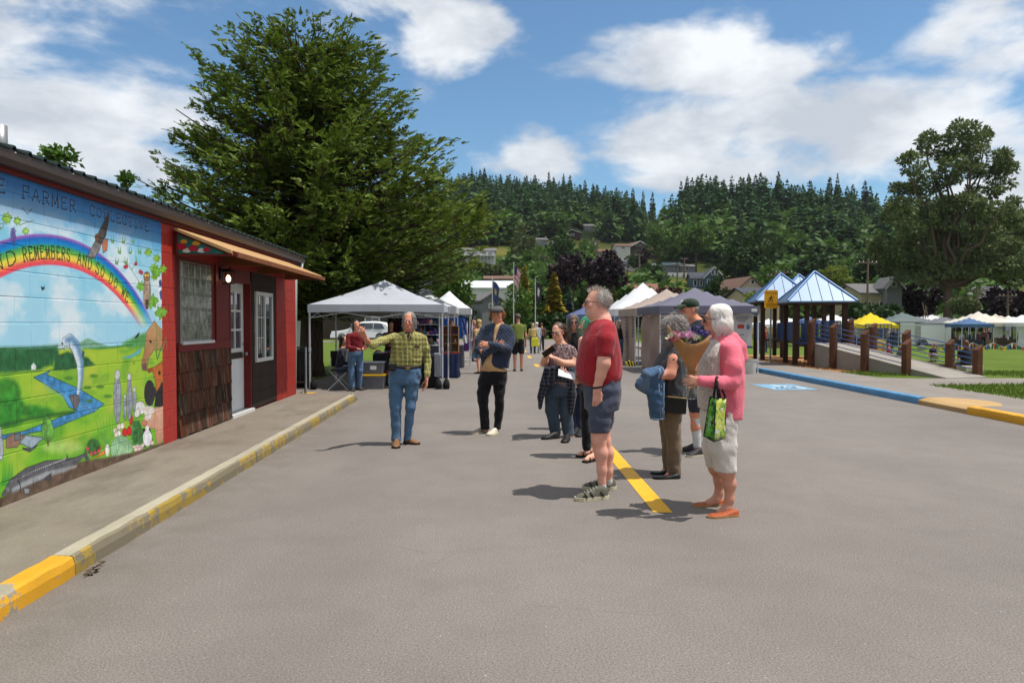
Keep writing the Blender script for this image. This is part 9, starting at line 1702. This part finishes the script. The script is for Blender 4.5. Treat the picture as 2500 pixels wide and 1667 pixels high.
# ---- people farther off
def far_person(label,u,v,H,yaw,top,bottom,hair,skin=(210,150,124),shorts=False,z=0.0,sit=False,hairlen=.0,arms='down',vox=.019,dress=False,Y=None,bare=False,crouch=False):
 Y = Y or (CAM_H - z) * FPX / (v - 788.0); q = Person(label,Y,u,(0,0,1.0),skin,vox); rt = q.root; rt.location = (q.x0,Y,z); PM[rt.name] = Matrix.Translation((q.x0,Y,z)); rt.rotation_euler = (0,0,yaw); s_ = H / 1.72; B = q.body; c3 = lambda x,y,z_: np.array([x,y,z_]) * s_
 hz_ = .88 if not (sit or crouch) else (.47 if sit else .28); sh = hz_ + .50; fy = -.05 if not crouch else -.16
 tor_ = [(hz_ - .04,0,0,.165,.115),(hz_ + .08,0,0,.165,.12),(hz_ + .25,0,fy * .5,.165,.115),(sh - .07,0,fy,.19,.11),(sh - .01,0,fy,.17,.09),(sh + .03,0,fy,.08,.07)]
 tor_ = [tuple(x * s_ for x in r_) for r_ in tor_]; ar = []
 for sx in (-1,1):
  if arms == 'down': ar.append([(c3(sx * .19,fy,sh - .05),.05 * s_),(c3(sx * .23,fy + .02,sh - .32),.042 * s_),(c3(sx * .23,fy - .06,sh - .58),.032 * s_)])
  elif arms == 'fwd': ar.append([(c3(sx * .19,fy,sh - .05),.05 * s_),(c3(sx * .22,fy - .05,sh - .32),.042 * s_),(c3(sx * .08,fy - .28,sh - .36),.032 * s_)])
  else: ar.append([(c3(sx * .19,fy,sh - .05),.05 * s_),(c3(sx * .22,fy - .12,sh - .26),.042 * s_),(c3(sx * .10,fy - .34,sh - .42),.032 * s_)])
 lg = []
 for sx in (-1,1):
  if sit: lg.append([(c3(sx * .09,0,hz_),.085 * s_),(c3(sx * .12,-.42,hz_ + .03),.065 * s_),(c3(sx * .11,-.46,.08),.045 * s_)])
  elif crouch: lg.append([(c3(sx * .10,.05,hz_),.085 * s_),(c3(sx * .16,-.30,hz_ + .20),.065 * s_),(c3(sx * .13,-.10,.08),.045 * s_)])
  else: lg.append([(c3(sx * .09,0,hz_),.088 * s_),(c3(sx * .10,-.02 * sx,hz_ * .54),.064 * s_),(c3(sx * .10,.03 * sx,.08),.046 * s_)])
 B.prof(tor_,.03,-.012); [B.chain(a,.02,-.008) for a in ar + lg]; zc_ = sh + .20; q.HM = Matrix.Translation(c3(0,fy - .02,zc_)) @ Matrix.Diagonal((s_,s_,s_,1)); M = q.HM; e = lambda c,r: B.ell(c,r,M,.03); e((0,.016,.038),(.073,.092,.078)); e((0,-.026,-.035),(.056,.062,.078)); e((0,-.105,-.02),(.012,.016,.02)); B.cone(c3(0,fy + .0,sh),c3(0,fy,sh + .12),.052 * s_,.05 * s_,.03)
 for a in ar: d_ = a[-1][0] - a[-2][0]; d_ = d_ / np.linalg.norm(d_); B.cone(a[-1][0],a[-1][0] + d_ * .10 * s_,.03 * s_,.022 * s_,.02)
 q.finish(); g_ = SDF(vox); g_.prof(tor_,.03,.008); [g_.chain([(p_,r_ + .008) for p_,r_ in (a if not bare else a[:1] + [(a[0][0] * .45 + a[1][0] * .55,a[1][1])])],.02) for a in ar]; V,F = g_.build((.004,18,3)); put('top',np_mesh('top',V,F,True),top,rt,True)
 g_ = SDF(vox); g_.prof([r_ for r_ in tor_ if r_[0] <= tor_[1][0] + .001],.03,.012)
 for l_ in lg: g_.chain([(p_,r_ + .012) for p_,r_ in (l_ if not shorts else [l_[0],(l_[0][0] * .25 + l_[1][0] * .75,l_[1][1] + .02)])],.02)
 V,F = g_.build((.004,18,4)); put('trousers' if not shorts else 'shorts',np_mesh('bottom',V,F,True),bottom,rt,True)
 for l_ in lg: a = l_[-1][0]; q.shoe((a[0],a[1] + .06 * s_),(a[0] * 1.15,a[1] - .19 * s_),.095 * s_,.085 * s_,pmat('far_shoe',S(70,62,58,.6),.7),SOLE_BK,px=False)
 if hair: q.cap('hair',hair,[((0,.03,.045),(.083,.092,.084))] + ([((0,.055,-.06 - hairlen * .3),(.085,.055,.10 + hairlen))] if hairlen else []),[((0,-.04,.04),(0,-1,-.4))],(.006,50,3),.0145)
 return q
C_ = lambda n_,*c: cloth(n_,S(*c,.64),.15)
far_person('man in a green short-sleeved shirt and black shorts walking away',1265,906,1.80,math.pi,C_('olive_green_shirt',124,138,60),BLACKP,(92,84,76),shorts=True,bare=True,vox=.0145)
far_person('blonde person in a yellow patterned top with a yellow bag walking away',1301,863,1.50,math.pi,C_('yellow_top',206,176,112),DKJEANS,(214,190,140),hairlen=.05); far_person('white-haired person in pale blue walking beside the yellow bag',1311,862,1.55,math.pi + .2,C_('pale_blue_top',176,190,206),C_('white_trousers',206,206,210),(222,218,212)); far_person('person in a brown jacket near the street end',1322,856,1.5,math.pi - .3,C_('brown_jacket',120,76,66),BLACKP,(90,60,50))
t = thing('yellow_bag','bright yellow carrier bag in the hand of the walking couple','bag',(AT(1306,835,35.2).x,35.2,.55)); c = AT(1306,835,35.2); b = MB(); b.prism([c + Vector((-.16,0,.2)),c + Vector((.16,0,.2)),c + Vector((.2,0,-.2)),c + Vector((-.18,0,-.22))],(0,.12,0)); bevel(b.obj('sack',cloth('yellow_bag',S(236,232,60,.74)),t),.03); b = MB(); b.tube([c + Vector((-.08,.05,.2)),c + Vector((0,.05,.36)),c + Vector((.08,.05,.2))],.012,5); b.obj('handle',cloth('yellow_bag',None),t)
far_person('blonde person in denim shorts browsing the left stalls',1172,912,1.62,-2.2,C_('cream_knit',206,176,130),JEANS,(206,172,116),shorts=True,hairlen=.06,bare=True,vox=.0145); far_person('person in a maroon top at the far left stalls',1154,882,1.62,1.2,C_('maroon_top',132,44,66),DKJEANS,(170,120,80),hairlen=.05); far_person('person in grey farther along the left stalls',1166,874,1.66,2.5,C_('grey_top',130,124,120),BLACKP,(110,84,64)); far_person('person in a red top behind the cubby shelf',1096,885,1.60,1.5,C_('red_top',176,40,48),DKJEANS,(120,84,60),Y=22.0)
far_person('vendor in a dark red hoodie with long dark hair at the stall',868,952,1.58,.5,C_('dark_red_hoodie',140,30,40),JEANS,(34,26,26),hairlen=.16,arms='fwd',vox=.0145); far_person('vendor in navy seated on the camp chair facing the stall',832,952,1.62,1.5,C_('navy_hoodie',36,40,56),C_('slate_jeans',78,92,118),(26,22,24),sit=True,hairlen=.10,arms='fwd',vox=.0145,Y=16.78); far_person('shopper in dark red behind the crafts table',955,920,1.55,0.2,C_('wine_top',96,40,48),BLACKP,(44,30,28),hairlen=.08,arms='fwd',Y=19.4)
far_person('woman in a black jacket and jeans beside the butterfly wall',1514,888,1.62,-1.9,C_('black_jacket',30,30,34),JEANS,(150,142,134),hairlen=.03,vox=.0145); far_person('person with pink hair facing the white canopy',1494,876,1.5,2.6,C_('pink_top',190,130,120),DKJEANS,(200,130,110)); far_person('person in dark clothes under the slate canopy by the banner',1785,900,1.45,-.6,C_('plum_top',70,40,70),BLACKP,(40,26,40),hairlen=.1,Y=23.4)
far_person('red-haired child in black crouching on the wood chips',2283,890,1.05,-1.4,C_('child_black',34,34,38),C_('pale_shorts',190,184,180),(150,66,40),crouch=True,hairlen=.03,arms='fwd',z=.11,bare=True,shorts=True,vox=.0145,Y=25.6); far_person('child in pink bending near the ramp in the playground',2163,880,1.0,1.2,C_('child_pink',190,60,90),C_('child_jeans',70,84,110),(120,80,60),crouch=True,arms='fwd',z=.11,vox=.0145,Y=26.5); far_person('toddler in dark red sitting in the wood chips behind the ramp',2195,872,.95,.3,C_('child_red',150,50,60),C_('child_grey',90,90,104),(90,70,60),crouch=True,arms='fwd',z=.10,vox=.0145,Y=28.5)
far_person('person in black with auburn hair seated on the concrete kerb, seen from behind',2359,902,1.5,math.pi - .3,C_('black_vest',30,30,34),C_('black_leggings',34,34,40),(120,70,44),sit=True,hairlen=.08,arms='fwd',z=-.13,bare=True,vox=.0145,Y=20.55)
for k,(u,Y,H,yw,c1,l_) in enumerate(((2167,62,1.7,.5,(190,160,120),'tan, in front of the yellow canopy'),(2176,60,1.68,1.8,(40,40,46),'black, right of the yellow canopy'),(2186,66,1.6,-1,(90,100,120),'slate, beside the grey green canopy'),(2400,55,1.65,2,(120,80,70),'brown, under the large cream canopy'),(2412,60,1.7,-.5,(60,60,70),'charcoal, between the cream canopies'),(2060,62,1.65,1,(150,110,90),'sand, seen past the near play hut'),(2345,56,1.3,2,(200,200,206),'white, near the trailer nose'),(1860,40,1.6,2.4,(190,80,60),'orange, beyond the slate canopy'),(1868,44,1.6,.4,(90,90,100),'grey, beyond the caution sign'))): far_person('distant market visitor in ' + l_,u,850,H,yw,C_('far_cloth_%d' % k,*c1),[DKJEANS,BLACKP][k % 2],(90 + 20 * (k % 4),70 + 14 * (k % 4),56),z=field_z(Y) if u > 2000 else (.1 if Y < 30 else field_z(Y)),vox=.026,Y=Y)
# ================================================================== the air
b = MB(); b.b2((-700,-60,-1.8),(700,820,130)); hz_o = b.mesh('haze'); t = NT('haze'); t.n.remove(t.bsdf); vp = t.node('ShaderNodeVolumePrincipled'); vp.inputs['Density'].default_value = .00009; vp.inputs['Color'].default_value = (.86,.90,.95,1); vp.inputs['Anisotropy'].default_value = .3
t.l.new(vp.outputs[0],t.out.inputs['Volume']); tag(put('haze',hz_o,t.m),'thin pale summer haze over the valley','haze',kind='stuff')
